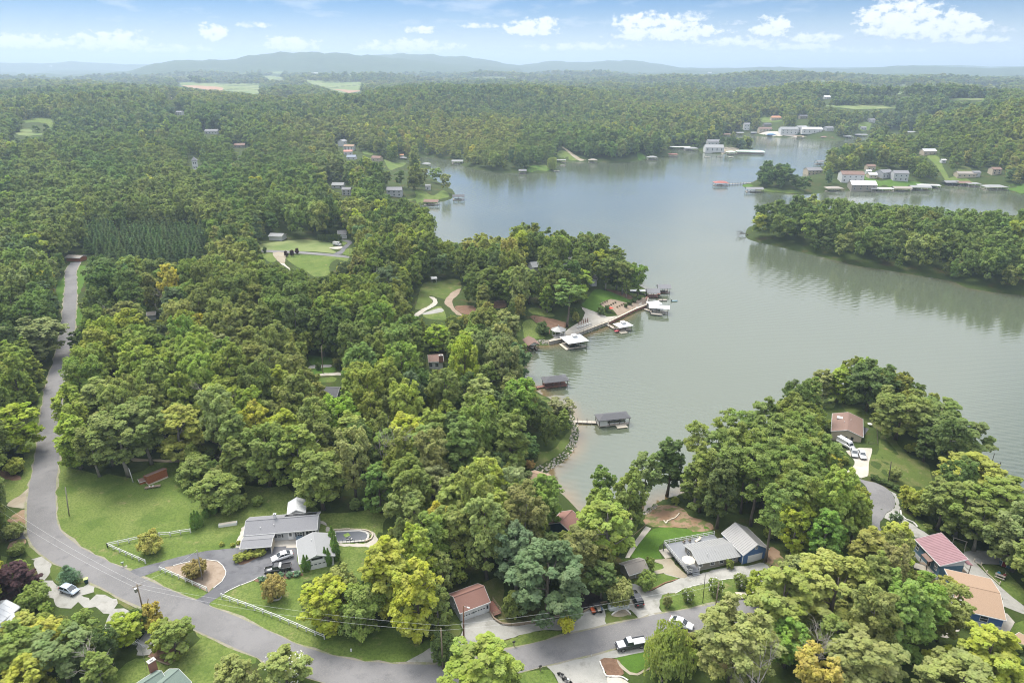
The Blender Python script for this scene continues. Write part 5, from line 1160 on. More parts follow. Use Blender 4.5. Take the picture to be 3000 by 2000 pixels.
def far_house(p, Lpx, hw, W, yaw, wall, roof, label):
    p = p[0]; x, y = gp(p); g = zat(x, y); d = math.hypot(x, y, HC-g); L = Lpx*d/2000*1.0
    z0 = g-.2; W = min(W, max(L*.9, 4))
    h = House('house', label, x, y, z0, math.radians(yaw), L, W, gab(W, hw, hw+W*.22), wall, roof, ov=.4, oe=.3, base=2.5, fascia=False)
    n = max(1, min(4, int(L/4)))
    for k in range(n):
        u = (-.5+(k+.5)/n)*h.xl*2
        h.window('-y', u, hw*.62 if hw > 4.4 else 1.0, 1.2, 1.2, bars=0)
        if hw > 4.4: h.window('-y', u, .8, 1.3, 1.4, bars=0)
    mask_poly(h.hull)
    # what stands right in front is lawn, not trees
    q = [proj(x-L*.5, y-8, g), proj(x+L*.5, y-8, g), proj(x+L*.5, y, g+hw), proj(x-L*.5, y, g+hw)]; mask_poly(q)
    return h
FH = [far_house(*r_) for r_ in HOUSE_ROWS]
# white lookout tower in the left woods
tx, ty = gp(tp(1357,862)[0]); tz = zat(tx, ty)
TW = empty('lookout_tower', (tx, ty, tz), .3, 'narrow white tower with pointed grey cap rising above the left woods', 'tower')
MB().box(-2.2, 2.2, -2.2, 2.2, -1, 15).build('wall', W_WHITE, TW)
mb = MB(); mb.add([(-2.8, -2.8, 15), (2.8, -2.8, 15), (2.8, 2.8, 15), (-2.8, 2.8, 15), (0, 0, 18.5)], [(3, 2, 1, 0), (0, 1, 4), (1, 2, 4), (2, 3, 4), (3, 0, 4)]); mb.build('roof', R_GREY, TW)
for z in (8, 12):
    for sx in (-1, 1): MB().box(sx*.9-.45, sx*.9+.45, -2.26, -2.18, z, z+1.4).build('window', M_GLASS, TW)
mask_poly([proj(tx-3, ty, tz+7), proj(tx+3, ty, tz+7), proj(tx+3, ty, tz+19), proj(tx-3, ty, tz+19)])
# ------------------------------------------------------------------ deck, fences, poles, walls
def Wp(p, up=0.0):
    if isinstance(p, list): p = p[0]
    x, y = gp(p) if not up else at_z(p, zat(*gp(p))+up)
    return x, y
# raised deck of the taupe bungalow, laid out in the house's own axes
DK = empty('raised_deck', (H5.c[0], H5.c[1], H5.g), H5.yaw, 'raised grey deck with white railing wrapped round the taupe bungalow', 'deck')
inv = Matrix.Rotation(-H5.yaw, 2)
def loc5(p, z):
    x, y = at_z(p, H5.g+z); return inv @ Vector((x-H5.c[0], y-H5.c[1]))
dz = 1.0
c_fl, c_bl, c_br = loc5(td(518,560)[0], dz), loc5(td(298,290)[0], dz), loc5(td(760,205)[0], dz)
x0 = -H5.xl; dyb = H5.wy1
dp = [(c_fl.x, c_fl.y), (x0-.02, c_fl.y+.1), (x0-.02, dyb+.02), (c_br.x, dyb+.02), (c_br.x, c_br.y), (c_bl.x, c_bl.y)]
nb = 0
ylo, yhi = min(c_fl.y, 0), max(c_bl.y, c_br.y)
MB().prism(dp, dz-.25, dz-.06).build('deck_frame', M_DECKD, DK)
def clip_rows(poly, step):
    ys = np.arange(min(p[1] for p in poly)+step/2, max(p[1] for p in poly), step)
    for y in ys:
        xs = sorted(a[0]+(b[0]-a[0])*(y-a[1])/(b[1]-a[1]) for a, b in zip(poly, poly[1:]+poly[:1]) if (a[1] > y) != (b[1] > y))
        for k in range(0, len(xs)-1, 2): yield y, xs[k], xs[k+1]
for y, xa, xb in clip_rows(dp, .32):
    if xb-xa > .3: MB().box(xa, xb, y-.15, y+.15, dz-.06, dz).build('deck_board', M_DECKG, DK)
def rail_run(root, a, b, z, h=1.0, n=None, mat_=None, bars=(.5, 1.0), pw=.11, rw=.1, name='rail_post', rname='rail'):
    a, b = Vector(a), Vector(b); n = n or max(1, round((b-a).length/1.7)); m = mat_ or M_WFENCE
    for i in range(n+1):
        p = a.lerp(b, i/n); MB().box(p.x-pw/2, p.x+pw/2, p.y-pw/2, p.y+pw/2, z, z+h+.06).build(name, m, root)
    for f in bars: MB().beam((a.x, a.y, z+h*f-.04), (b.x, b.y, z+h*f-.04), .05, rw).build(rname, m, root)
rail_run(DK, c_bl, c_fl, dz, n=14); rail_run(DK, c_bl, c_br, dz, n=9); rail_run(DK, c_fl, (c_fl.x+1.0, c_fl.y+.05), dz, n=1)
rail_run(DK, (x0-.1, c_fl.y), (x0-.1, H5.wy0-.1), dz, n=1)
for p in (c_bl, c_fl, c_bl.lerp(c_fl, .5), c_bl.lerp(c_br, .5)): MB().box(p.x-.08, p.x+.08, p.y-.08, p.y+.08, -1.5, dz).build('deck_post', M_DECKD, DK)
for k in range(4): MB().box(c_fl.x+1.1, x0-.15, c_fl.y-.3*(k+1), c_fl.y-.3*k, -.3, dz-.22*(k+1)).build('step', M_DECKG, DK)
mask_poly([proj(*(lambda q: (q[0], q[1], H5.g+z_))((DK.location.x+math.cos(H5.yaw)*p[0]-math.sin(H5.yaw)*p[1], DK.location.y+math.sin(H5.yaw)*p[0]+math.cos(H5.yaw)*p[1]))) for p, z_ in zip(dp, [dz]*6)])
def umbrella(x, y, z, r, h, label, m, n=8, cat='umbrella'):
    e = empty('patio_umbrella', (x, y, z), 0, label, cat); mb = MB()
    vs = [(r*math.cos(2*math.pi*k/n), r*math.sin(2*math.pi*k/n), h-.5) for k in range(n)]+[(0, 0, h)]
    mb.add(vs, [(k, (k+1) % n, n) for k in range(n)]+[((k+1) % n, k, n) for k in range(0)]); mb.build('canopy', m, e)
    MB().tube([(0, 0, 0), (0, 0, h+.1)], .03, 6).build('pole', M_METAL, e); MB().lathe([(.3, 0), (.3, .08), (.05, .12)], 10).build('base', M_BLACK, e); return e
def wloc(root, x, y): c, s_ = math.cos(root.rotation_euler.z), math.sin(root.rotation_euler.z); return root.location.x+c*x-s_*y, root.location.y+s_*x+c*y
ux, uy = at_z(td(525,430)[0], H5.g+dz+2.3); umbrella(ux, uy, H5.g+dz, 1.55, 2.6, 'large cream umbrella open over the grey deck', M_CREAM)
def table(x, y, z, r, label, m, cat='table'):
    e = empty('round_table', (x, y, z), 0, label, cat); MB().lathe([(r, .68), (r, .73)], 14).build('table_top', m, e); MB().tube([(0, 0, 0), (0, 0, .68)], .05, 6).build('leg', M_METAL, e); return e
table(ux+.1, uy-.9, H5.g+dz, .6, 'small grey table under the cream umbrella on the deck', M_METAL)
def chair(x, y, z, rz, m, label, group=None):
    e = empty('chair', (x, y, z), rz, label, 'chair', group); MB().box(-.25, .25, -.25, .25, .38, .45).build('seat', m, e); MB().box(-.25, .25, .2, .27, .45, .95).build('backrest', m, e)
    for sx in (-1, 1):
        for sy in (-1, 1): MB().box(sx*.22-.025, sx*.22+.025, sy*.22-.025, sy*.22+.025, 0, .38).build('leg', m, e)
    return e
for p, lab in ((td(482,268), 'left wooden chair by the back railing of the deck'), (td(535,258), 'right wooden chair by the back railing of the deck')):
    x, y = at_z(p[0], H5.g+dz+.4); chair(x, y, H5.g+dz, H5.yaw+math.pi, M_WOOD, lab)
x, y = at_z(td(610,250)[0], H5.g+dz+.4); e = empty('deck_lounger', (x, y, H5.g+dz), H5.yaw+.4, 'pale wooden lounger by the back railing of the deck', 'lounger')
MB().box(-.9, .6, -.3, .3, .3, .36).build('seat', M_CREAM, e); MB().slab([(.6, -.3, .33), (1.0, -.3, .8), (1.0, .3, .8), (.6, .3, .33)][::-1], .05).build('backrest', M_CREAM, e)
for sx in (-.8, .5): MB().box(sx-.04, sx+.04, -.3, .3, 0, .3).build('leg', M_CREAM, e)

def fence(label, feet, h=1.15, mat_=None, name='rail_fence', cat='fence', bars=(.55, .95), pw=.2):
    W_ = [gp(p) for p in feet]; a = Vector(W_[0]); g = zat(*a); e = empty(name, (a.x, a.y, g), 0, label, cat)
    P_ = [(Vector((w[0]-a.x, w[1]-a.y, zat(*w)-g))) for w in W_]
    for p in P_: MB().box(p.x-pw/2, p.x+pw/2, p.y-pw/2, p.y+pw/2, p.z-.4, p.z+h).build('post', mat_ or M_WFENCE, e)
    for p, q in zip(P_, P_[1:]):
        for f in bars: MB().beam(p+Vector((0, 0, h*f)), q+Vector((0, 0, h*f)), .06, .16).build('rail', mat_ or M_WFENCE, e)
    return e
def lerp_feet(A, B, n): return [(A[0]+(B[0]-A[0])*i/n, A[1]+(B[1]-A[1])*i/n) for i in range(n+1)]
fence('long white two-rail fence of twelve bays along the road below the lawn', tb(157,785, 232,814, 306,840, 382,868, 458,897, 535,927, 613,959, 693,990, 773,1025, 852,1058, 934,1095, 1015,1130, 1100,1163))
fence('white two-rail fence between the road and the pale mulch island', ta(1473,538, 1521,556, 1582,583, 1645,610, 1708,638, 1770,666, 1838,696, 1903,724))
fence('short white fence running down to the mailbox from the lawn corner', ta(990,320, 1046,344, 1102,369, 1160,394, 1217,420, 1278,446, 1338,472))
fence('white fence running up the lawn behind the small maple', ta(990,320, 1088,298, 1186,278, 1288,256, 1380,238, 1467,223, 1566,217, 1660,200, 1752,187))
fence('grey picket row beside the concrete lake path', [p for p in lerp_feet(tc_(1790,320)[0], tc_(2010,130)[0], 22)], .7, M_WOOD, 'picket_row', 'fence', (.8,), .06)
fence('timber rail edge between the gravel lane and the picnic lawn', te(1735,455, 1800,490, 1850,560, 1970,665), .9, M_CREAM, 'timber_rail', 'fence', (.25,), .18)
fence('weathered fence at the left of the clipped hedge by the grey house', tl(760,312, 830,312, 900,312), 1.5, W_BEIGE, 'board_fence', 'fence', (.3, .55, .8), .1)
def curb(label, px, w, h, m, name='stone_border', cat='border', step=1.2, piece='stone', jitter=.25):
    C = spline([gp(p) for p in px], step); a = C[0]; g = zat(a.x, a.y); e = empty(name, (a.x, a.y, g), 0, label, cat)
    rr = random.Random(len(px)); k = 0
    for p, q in zip(C, C[1:]):
        if k > 260: break
        k += 1; d = q-p; mid = (p+q)/2; hh = h*(1+rr.uniform(-jitter, jitter)); ww = w*(1+rr.uniform(-jitter, jitter)*.6)
        mb = MB(); mb.cbox((mid.x-a.x, mid.y-a.y, zat(mid.x, mid.y)-g-.15), (d.length*.96, ww, hh+.15), math.atan2(d.y, d.x)+rr.uniform(-jitter, jitter)*.25); mb.build(piece, m, e)
    return e
curb('pale concrete curb round the mulch island of the ranch drive', ta(1590,492, 1700,465, 1800,443, 1900,437, 2000,452, 2048,493, 2077,545, 2070,585, 2037,640, 1960,700), .16, .18, M_STONEW, 'island_curb', 'curb', 1.5, 'curbstone', .08)
curb('low curb along the lower edge of the ranch drive', tb(180,745, 230,715, 330,670, 440,630, 490,600), .16, .16, M_STONEW, 'drive_curb', 'curb', 1.5, 'curbstone', .08)
curb('low wall of pale blocks under the black pickup', tb(490,605, 600,583, 700,566, 800,553, 880,548), .25, .3, M_STONEW, 'low_wall', 'wall', .9, 'block', .08)
curb('whitewashed stone ring round the small maple by the fence', ta(1345,350, 1360,372, 1395,378, 1435,368, 1448,345, 1435,335), .28, .25, M_STONEW, step=.45)
curb('whitewashed stone ring under the brown-tinged dome tree', tb(590,775, 605,805, 640,812, 690,800, 705,775), .28, .25, M_STONEW, step=.45)
curb('curved timber retaining wall between garage gravel and big oak', tc_(580,920, 620,985, 690,1030, 780,1040, 900,1028, 1080,990, 1220,960), .3, .55, M_WOOD, 'retaining_wall', 'wall', 1.6, 'timber', .08)
curb('timber edging of the black mulch bed', tc_(1370,945, 1440,915, 1520,880, 1600,835, 1660,825), .22, .35, M_WOOD, 'bed_edging', 'edging', 1.4, 'timber', .1)
curb('pale stone arc round the small bed by the covered car', tc_(1700,945, 1740,915, 1780,895, 1830,893, 1875,940), .25, .25, M_STONEW, step=.5)
curb('white stone edging of the flower bed beside the gravel forecourt', tc_(1590,1370, 1600,1400, 1625,1450, 1650,1505, 1780,1510, 1850,1545), .25, .22, M_STONEW, step=.5)
curb('pale edging of the gravel drive below the deck house', td(400,745, 480,705, 560,678, 700,648, 800,625, 950,605), .14, .12, M_STONEW, 'drive_edging', 'edging', 1.5, 'edging_stone', .08)
curb('brick edging along the lower side of the small lawn island', td(165,720, 230,690, 300,652, 420,617), .18, .15, W_BRICK, 'brick_edging', 'edging', .8, 'brick', .1)
curb('low sandstone wall on the bank above the lake path', td(295,82, 320,105, 330,82, 400,55, 440,12), .25, .3, M_CREAM, 'bank_wall', 'wall', .9, 'block', .1)
curb('low stone wall ringing the covered pool', tb(1470,275, 1530,250, 1545,215, 1510,180, 1440,168, 1300,163, 1190,168), .3, .45, W_BEIGE, 'pool_wall', 'wall', .9, 'block', .1)
curb('curved beige retaining wall in front of the tan roofed house', te(1390,1120, 1430,1040, 1480,970, 1530,935), .3, 1.0, W_BEIGE, 'retaining_wall', 'wall', .9, 'block', .08)
curb('timber edging of the mulch bed at the lower left lawn', ta(1360,1325, 1440,1360, 1545,1402, 1650,1330, 1745,1255), .18, .18, M_WOOD, 'bed_edging', 'edging', 1.5, 'timber', .1)
curb('pale edging beside the right gravel lane', tj(1060,1240, 1070,1290, 1110,1320, 1180,1350, 1215,1390), .3, .25, M_STONEW, step=.7)

# covered pool
pp = [gp(p) for p in tb(1195,180, 1300,178, 1420,176, 1480,190, 1505,215, 1500,245, 1470,268, 1340,274, 1225,275, 1195,260)]
pv = [Vector(p) for p in pp]; px_, py_ = sum(v.x for v in pv)/len(pv), sum(v.y for v in pv)/len(pv); pz = zat(px_, py_)
PL = empty('covered_pool', (px_, py_, pz), 0, 'swimming pool under a dark rippled cover beside the ranch house', 'pool')
MB().prism([(v.x-px_, v.y-py_) for v in pv], -.5, .22).build('pool_cover', mat('pool_cover', (.085, .095, .115), .5, scale=.5, col2=(.13, .14, .165), streak=(1, 7, 1)), PL)
for i in range(len(pv)):
    a, b = pv[i], pv[(i+1) % len(pv)]; MB().beam((a.x-px_, a.y-py_, .2), (b.x-px_, b.y-py_, .2), .5, .12).build('coping', M_CONCM, PL)
for k, p in enumerate(lerp_feet(tb(1200,285)[0], tb(1480,278)[0], 8)):
    x, y = gp(p); MB().box(x-px_-.03, x-px_+.03, y-py_-.03, y-py_+.03, 0, 1.1).build('railing_post', M_BLACK, PL)
x, y = gp(tb(1305,215)[0]); MB().cbox((0, 0, 0), (1.3, 1.3, .06), .7).build('pool_float', mat('green_float', (.22, .32, .07), .7), None, label='yellow-green square mat lying on the dark pool cover', category='mat').location = (x, y, pz+.23)
for k, (p, lb) in enumerate(((tb(1312,258), 'left'), (tb(1345,255), 'right'))):
    x, y = gp(p[0]); c = chair(x, y, pz+.05, .4+k, M_METAL, f'{lb} pale metal chair beside the pool cover edge'); c.scale = (1, 1, 1)

def pole(label, base, top, r=.14, m=None, arm=None, transformer=False, name='utility_pole', lamp=False, lean=(0, 0)):
    x, y = gp(base); g = zat(x, y); h = 4.0
    while h < 16 and proj(x, y, g+h)[1] > top[1]: h += .1
    tx_ = at_z(top, g+h)[0]-x
    e = empty(name, (x, y, g), 0, label, 'pole'); MB().tube([(0, 0, -.5), (tx_*.5, 0, h*.5), (tx_, 0, h)], [r*1.15, r, r*.75], 8).build('shaft', m or M_WOOD, e, True)
    if arm: MB().beam((tx_-arm*math.cos(.5), -arm*math.sin(.5), h-.5), (tx_+arm*math.cos(.5), arm*math.sin(.5), h-.5), .1, .12).build('crossarm', M_WOOD, e)
    if transformer: MB().lathe([(.26, 0), (.3, .08), (.3, .8), (.24, .9)], 12, (tx_-.45, -.1, h-1.9)).build('transformer', M_METAL, e)
    if lamp: MB().beam((tx_, 0, h-.2), (tx_+.9, -.5, h), .07, .07).build('lamp_arm', M_METAL, e); MB().cbox((tx_+1.0, -.55, h-.1), (.5, .25, .15), -.5).build('lamp_head', M_TRIM, e)
    return Vector((x+tx_, y, g+h)), e
PA, _ = pole('leaning utility pole with grey transformer beside the gravel yard', ta(1322,930)[0], ta(1255,662)[0], arm=.9, transformer=True)
pole('short wooden stub pole beside the transformer pole', ta(1335,935)[0], ta(1318,858)[0], .12)
PB, _ = pole('bare wooden pole standing in the mulch island', ta(1860,620)[0], ta(1808,348)[0], .12, M_BARKPALE)
pole('pale pole alone on the big lawn near the road', tf(634,1285)[0], tf(597,1028)[0], .13, M_BARKPALE)
pole('white painted pole left of the red shed', tf(1225,980)[0], tf(1180,850)[0], .1, M_TRIM)
PC, _ = pole('brown pole with lamp in front of the red-roofed garage', tc_(341,1152)[0], tc_(337,858)[0], .15, mat('brown_pole', (.28, .15, .09), .9, scale=2), lamp=True)
pole('thin dark pole on the grass below the deck house', td(655,830)[0], td(680,572)[0], .07, M_DARK)
PD, _ = pole('dark utility pole by the hedge of the turning circle', tj(945,1000)[0], tj(978,792)[0], .14, M_PILE)
pole('short dark post behind the maroon roofed building', te(1150,260)[0], te(1165,170)[0], .16, M_PILE)
PE, _ = pole('utility pole with transformer at the far end of the road', tk(812,700)[0], tk(796,542)[0], transformer=True)
pole('utility pole with transformer beside the far lawn road', tk(2092,385)[0], tk(2085,255)[0], transformer=True)
PF, _ = pole('wooden pole on the small bright lawn in mid woods', tl(772,1545)[0], tl(757,1295)[0])
pole('pole at the edge of the far lawn side road', tl(1020,470)[0], tl(1018,385)[0])
def wire(label, a, b, sag=1.2, r=.014, m=None):
    mb = MB(); pts = [a.lerp(b, t/14)-Vector((0, 0, sag*4*(t/14)*(1-t/14))) for t in range(15)]; mb.tube(pts, r, 4); return mb.build('power_line', m or M_TRIM, None, label=label, category='cable')
hid = Vector((*gp(tc_(150,1440)[0]), 0)); hid.z = zat(hid.x, hid.y)+10.0
hid2 = Vector((*gp(td(760,960)[0]), 0)); hid2.z = zat(hid2.x, hid2.y)+9.0
pole('utility pole hidden in the round tree at the bottom edge', tc_(150,1440)[0], proj(hid.x, hid.y, hid.z))
pole('utility pole among the crowns right of the road end', td(760,960)[0], proj(hid2.x, hid2.y, hid2.z))
off = Vector((.5, .6, 0))
wire('upper cable from the transformer pole along the road', PA+Vector((.5, .3, -.4)), hid+off); wire('lower cable from the transformer pole along the road', PA-Vector((.5, .3, .4)), hid-off, 1.6)
wire('upper cable over the road in front of the gravel forecourt', hid+off, hid2+off); wire('lower cable over the road in front of the gravel forecourt', hid-off, hid2-off, 1.6)
wire('thin cable from transformer pole to the island pole', PA, PB, .8, .015)
far_l = Vector((PA.x-45, PA.y+25, PA.z+1)); wire('upper cable leaving left from the transformer pole', PA+Vector((.5, .3, -.4)), far_l+off); wire('lower cable leaving left from the transformer pole', PA-Vector((.5, .3, .4)), far_l-off)
# ------------------------------------------------------------------ vehicles
def paint(name, c): return mat(name, c, .22, .15, var=.02, spec=.6, coat=.6)
P_WHITE = paint('white_car_paint', (.92, .92, .93)); P_BLACK = paint('black_car_paint', (.02, .02, .025)); P_SILV = paint('silver_car_paint', (.62, .63, .65)); P_BLUE = paint('pale_blue_car_paint', (.50, .58, .70)); P_DGREY = paint('dark_grey_car_paint', (.07, .07, .085))
M_LAMP = mat('lamp_lens', (.7, .7, .72), .15, spec=.8); M_TAIL = mat('tail_lamp', (.45, .03, .03), .2); M_RIM = mat('alloy_rim', (.5, .5, .52), .3, metal=.7)
def vehicle(name, label, rear, front, paint_, kind='sedan', L=None, cat='car', zoff=0, roofm=None):
    r_, f_ = Vector(gp(rear)), Vector(gp(front)); d = (f_-r_).normalized(); L = L or {'sedan': 4.8, 'hatch': 4.3, 'suv': 4.8, 'pickup': 5.7, 'van': 5.6}[kind]
    c = (r_+f_)/2; z = max(zat(c.x+ox, c.y+oy) for ox, oy in ((0, 0), (1, 1), (-1, 1), (1, -1), (-1, -1)))+.09+zoff
    e = empty(name, (c.x, c.y, z), math.atan2(d.y, d.x), label, cat); h = L/2; w = {'pickup': .98, 'van': .98, 'suv': .93}.get(kind, .9)
    prof = {'sedan': [(-h, .45, .75), (-h+.08, .3, .98), (-h+.9, .28, 1.0), (-.2*h, .28, .98), (.36*h, .28, .95), (.7*h, .28, .88), (h-.15, .3, .72), (h, .4, .6)],
            'hatch': [(-h, .45, .9), (-h+.08, .3, 1.0), (-.3*h, .28, 1.0), (.5*h, .28, .98), (.8*h, .3, .85), (h-.1, .3, .72), (h, .4, .6)],
            'suv': [(-h, .5, 1.0), (-h+.08, .35, 1.12), (0, .33, 1.12), (.45*h, .33, 1.1), (.8*h, .35, 1.02), (h-.1, .36, .9), (h, .45, .75)],
            'van': [(-h, .5, 1.1), (-h+.05, .35, 1.25), (.55*h, .35, 1.25), (.8*h, .35, 1.12), (h-.08, .36, .95), (h, .45, .8)],
            'pickup': [(-h, .6, .85), (-h+.06, .5, 1.12), (-.12*h, .42, 1.12), (.4*h, .42, 1.18), (.85*h, .42, 1.12), (h-.08, .45, 1.0), (h, .5, .85)]}[kind]
    mb = MB(); vs = []
    for x, zb, zt in prof:
        k = .93 if abs(x) > h-.2 else 1; ww = w*k
        vs += [(x, -ww*.94, zb), (x, -ww, zb+.18), (x, -ww, zt-.2), (x, -ww*.86, zt), (x, ww*.86, zt), (x, ww, zt-.2), (x, ww, zb+.18), (x, ww*.94, zb)]
    n = len(prof); fs = [(i*8+k, (i+1)*8+k, (i+1)*8+(k+1) % 8, i*8+(k+1) % 8) for i in range(n-1) for k in range(8)]
    fs += [tuple(range(8)), tuple(range((n-1)*8+7, (n-1)*8-1, -1))]
    mb.add(vs, fs)
    if kind == 'pickup': mb = MB(); mb.add(vs, [f for f in fs]); 
    body = mb.build('body', paint_, e, True)
    zt = prof[2][2]-.02
    cab = {'sedan': (-.78*h, -.42*h, .12*h, .46*h, 1.44), 'hatch': (-.93*h, -.72*h, .15*h, .62*h, 1.5), 'suv': (-.94*h, -.8*h, .1*h, .42*h, 1.72), 'van': (-.98*h, -.96*h, .5*h, .78*h, 2.15), 'pickup': (-.12*h, -.06*h, .25*h, .45*h, 1.82)}[kind]
    a0, a1, b1, b0, hz = cab; wb, wt = w*.88, w*.74 if kind != 'van' else w*.84
    P8 = [(a0, -wb, zt), (b0, -wb, zt-.02), (b0, wb, zt-.02), (a0, wb, zt), (a1, -wt, hz), (b1, -wt, hz), (b1, wt, hz), (a1, wt, hz)]
    MB().add(P8, [(4, 5, 6, 7), (0, 1, 5, 4), (1, 2, 6, 5), (2, 3, 7, 6), (3, 0, 4, 7)]).build('windows', M_GLASS if kind != 'van' else paint_, e)
    mb = MB(); mb.slab([(a1-.04, -wt-.03, hz+.05), (b1+.04, -wt-.03, hz+.05), (b1+.04, wt+.03, hz+.05), (a1-.04, wt+.03, hz+.05)], .06); mb.build('roof', roofm or paint_, e)
    mb = MB()
    for sy in (-1, 1):
        for (xa, za, xb, zb_) in ((a0, zt, a1, hz), (b0, zt, b1, hz), ((a0+b0)/2-.05, zt, (a1+b1)/2-.05, hz)):
            mb.beam((xa, sy*(wb+.005), za), (xb, sy*(wt+.01), zb_), .07, .05)
    mb.build('pillars', paint_, e)['kind'] = 'stuff'
    if kind == 'van':
        for sy in (-1, 1): MB().add([(b0-.75, sy*(wb+.01), zt+.05), (b0-.12, sy*(wb+.01), zt+.05), (b1-.02, sy*(wt+.02), hz-.2), (b1-.55, sy*(wt+.02), hz-.2)], [(0, 1, 2, 3), (3, 2, 1, 0)]).build('side_window', M_GLASS, e)
        MB().slab([(b0+.02, -wb*.9, zt+.05), (b1+.03, -wt*.9, hz-.1), (b1+.03, wt*.9, hz-.1), (b0+.02, wb*.9, zt+.05)][::-1], .02).build('windscreen', M_GLASS, e)
    if kind == 'pickup':
        mb = MB(); mb.box(-h+.1, -.14*h, -w*.8, w*.8, 1.1, 1.13); mb.build('bed_floor', roofm or M_DARK, e)
        for sy in (-1, 1): MB().box(-h+.02, -.14*h, sy*w*.9-.06, sy*w*.9+.06, 1.1, 1.32).build('bed_side', paint_, e)
        MB().box(-h, -h+.09, -w*.86, w*.86, 1.1, 1.32).build('tailgate', paint_, e)
    R = .42 if kind in ('pickup', 'suv', 'van') else .34
    wm = MB(); wm.lathe([(R*.7, -.12), (R, -.1), (R, .1), (R*.7, .12)], 14); me = wm.mesh('wheel', M_BLACK, True); rm = MB().lathe([(R*.62, -.135), (R*.62, .135)], 10).mesh('rim', M_RIM)
    for sx in (-.62, .62):
        for sy in (-1, 1):
            o = bpy.data.objects.new('wheel', me); link(o, e); o.location = (sx*h, sy*(w-.1), R-.05); o.rotation_euler = (math.pi/2, 0, 0); link(bpy.data.objects.new('rim', rm), o)
    for sy in (-1, 1):
        MB().cbox((h-.1, sy*w*.68, prof[-1][2]-.06), (.2, .36, .14)).build('headlight', M_LAMP, e); MB().cbox((-h+.06, sy*w*.72, prof[0][2]-.06), (.18, .26, .18)).build('tail_light', M_TAIL, e)
    q = [proj(*(c+Vector((math.cos(t)*2.2, math.sin(t)*1.8))), z+hh) for t, hh in zip(np.linspace(0, 6.28, 9)[:-1], (.2, 1, 1.2, 1, .2, 0, 0, 0))]; mask_poly(q)
    return e
vehicle('parked_car', 'pale blue hatchback parked on the gravel yard at lower left', ta(578,712)[0], ta(708,755)[0], P_BLUE, 'hatch')
vehicle('parked_car', 'white sedan parked on the ranch drive beside the black pickup', tb(798,400)[0], tb(628,450)[0], P_WHITE, 'sedan')
vehicle('pickup_truck', 'black crew cab pickup with white bed box in front of the ranch garage', tb(780,530)[0], tb(572,560)[0], P_BLACK, 'pickup', cat='pickup')
MB().cbox((0, 0, 0), (.5, 1.5, .4)).build('toolbox', P_WHITE, None, label='white toolbox across the bed of the black pickup', category='toolbox').matrix_world = bpy.data.objects['pickup_truck'].matrix_basis @ Matrix.Translation((-.55, 0, 1.33))
vehicle('parked_car', 'dark car standing under the low carport', tb(570,345)[0], tb(410,360)[0], P_DGREY, 'suv')
vehicle('pickup_truck', 'silver and black pickup with pale bed on the gravel by the road', tc_(1995,1215)[0], tc_(1748,1258)[0], P_DGREY, 'pickup', 6.1, cat='pickup', roofm=P_SILV)
MB().slab([(.95, -.8, 1.215), (2.75, -.8, 1.13), (2.75, .8, 1.13), (.95, .8, 1.215)], .03).build('bonnet', P_SILV, bpy.data.objects['pickup_truck.001'])
vehicle('parked_car', 'black estate car parked nose up beside the covered car', tc_(1955,868)[0], tc_(1893,770)[0], P_BLACK, 'suv')
vehicle('parked_car', 'white car half hidden behind the willow on the road', td(385,1020)[0], td(525,1065)[0], P_WHITE, 'sedan')
vehicle('parked_car', 'white sedan with dark windows, right of two on the pale drive', tj(688,715)[0], tj(718,775)[0], P_WHITE, 'sedan')
vehicle('parked_car', 'white car, left of two on the pale drive under branches', tj(622,700)[0], tj(640,760)[0], P_SILV, 'sedan')
vehicle('parked_van', 'white high roof van parked by the beige lake house', tj(520,640)[0], tj(580,665)[0], P_WHITE, 'van', cat='van')
vehicle('parked_van', 'white van parked by the clipped hedge on the far lawn', tl(868,368)[0], tl(938,380)[0], P_WHITE, 'van', cat='van')
# covered car
x, y = gp(tc_(1762,872)[0]); CV = MB(); n = 10; secs = [(-2.3, .5, .5), (-2.1, .85, .85), (-1.2, .95, 1.05), (-.5, .9, 1.4), (.5, .9, 1.42), (1.2, .95, 1.05), (2.1, .85, .8), (2.3, .5, .45)]
vs = [(sx, sw*math.cos(math.pi*k/(n-1)), sh*math.sin(math.pi*k/(n-1))**.6) for sx, sw, sh in secs for k in range(n)]
CV.add(vs, [(i*n+k, i*n+k+1, (i+1)*n+k+1, (i+1)*n+k) for i in range(7) for k in range(n-1)]+[tuple(range(n-1, -1, -1)), tuple(range(7*n, 8*n))])
o = CV.build('covered_car', mat('silver_car_cover', (.52, .56, .56), .6, var=.1, scale=1.5, bump=.5), None, True, label='car under a silver-grey cover beside the black estate', category='car'); o.location = (x, y, zat(x, y)+.07); o.rotation_euler.z = .2
# utility buggy with its driver's seat
x, y = gp(tc_(1560,915)[0]); z = zat(x, y)+.08; G = empty('golf_cart', (x, y, z), math.radians(200), 'black and orange golf cart with dark canopy beside the black mulch bed', 'golf cart')
MB().box(-1.2, 1.2, -.6, .6, .3, .55).build('chassis', M_BLACK, G); MB().box(.5, 1.25, -.58, .58, .55, .95).build('cowl', mat('orange_red_paint', (.55, .12, .04), .4), G); MB().box(-.7, -.1, -.55, .55, .55, .85).build('seat', M_CREAM, G); MB().box(-.75, -.62, -.55, .55, .85, 1.25).build('backrest', M_CREAM, G)
MB().box(-1.0, .75, -.62, .62, 1.85, 1.93).build('canopy', M_BLACK, G)
for sx in (-.9, .65):
    for sy in (-.57, .57): MB().tube([(sx, sy, .5), (sx, sy, 1.86)], .025, 5).build('strut', M_BLACK, G)
for sx in (-.8, .85):
    for sy in (-.6, .6):
        o = MB().lathe([(.27, -.1), (.27, .1)], 12).build('wheel', M_BLACK, G); o.location = (sx, sy, .27); o.rotation_euler.x = math.pi/2
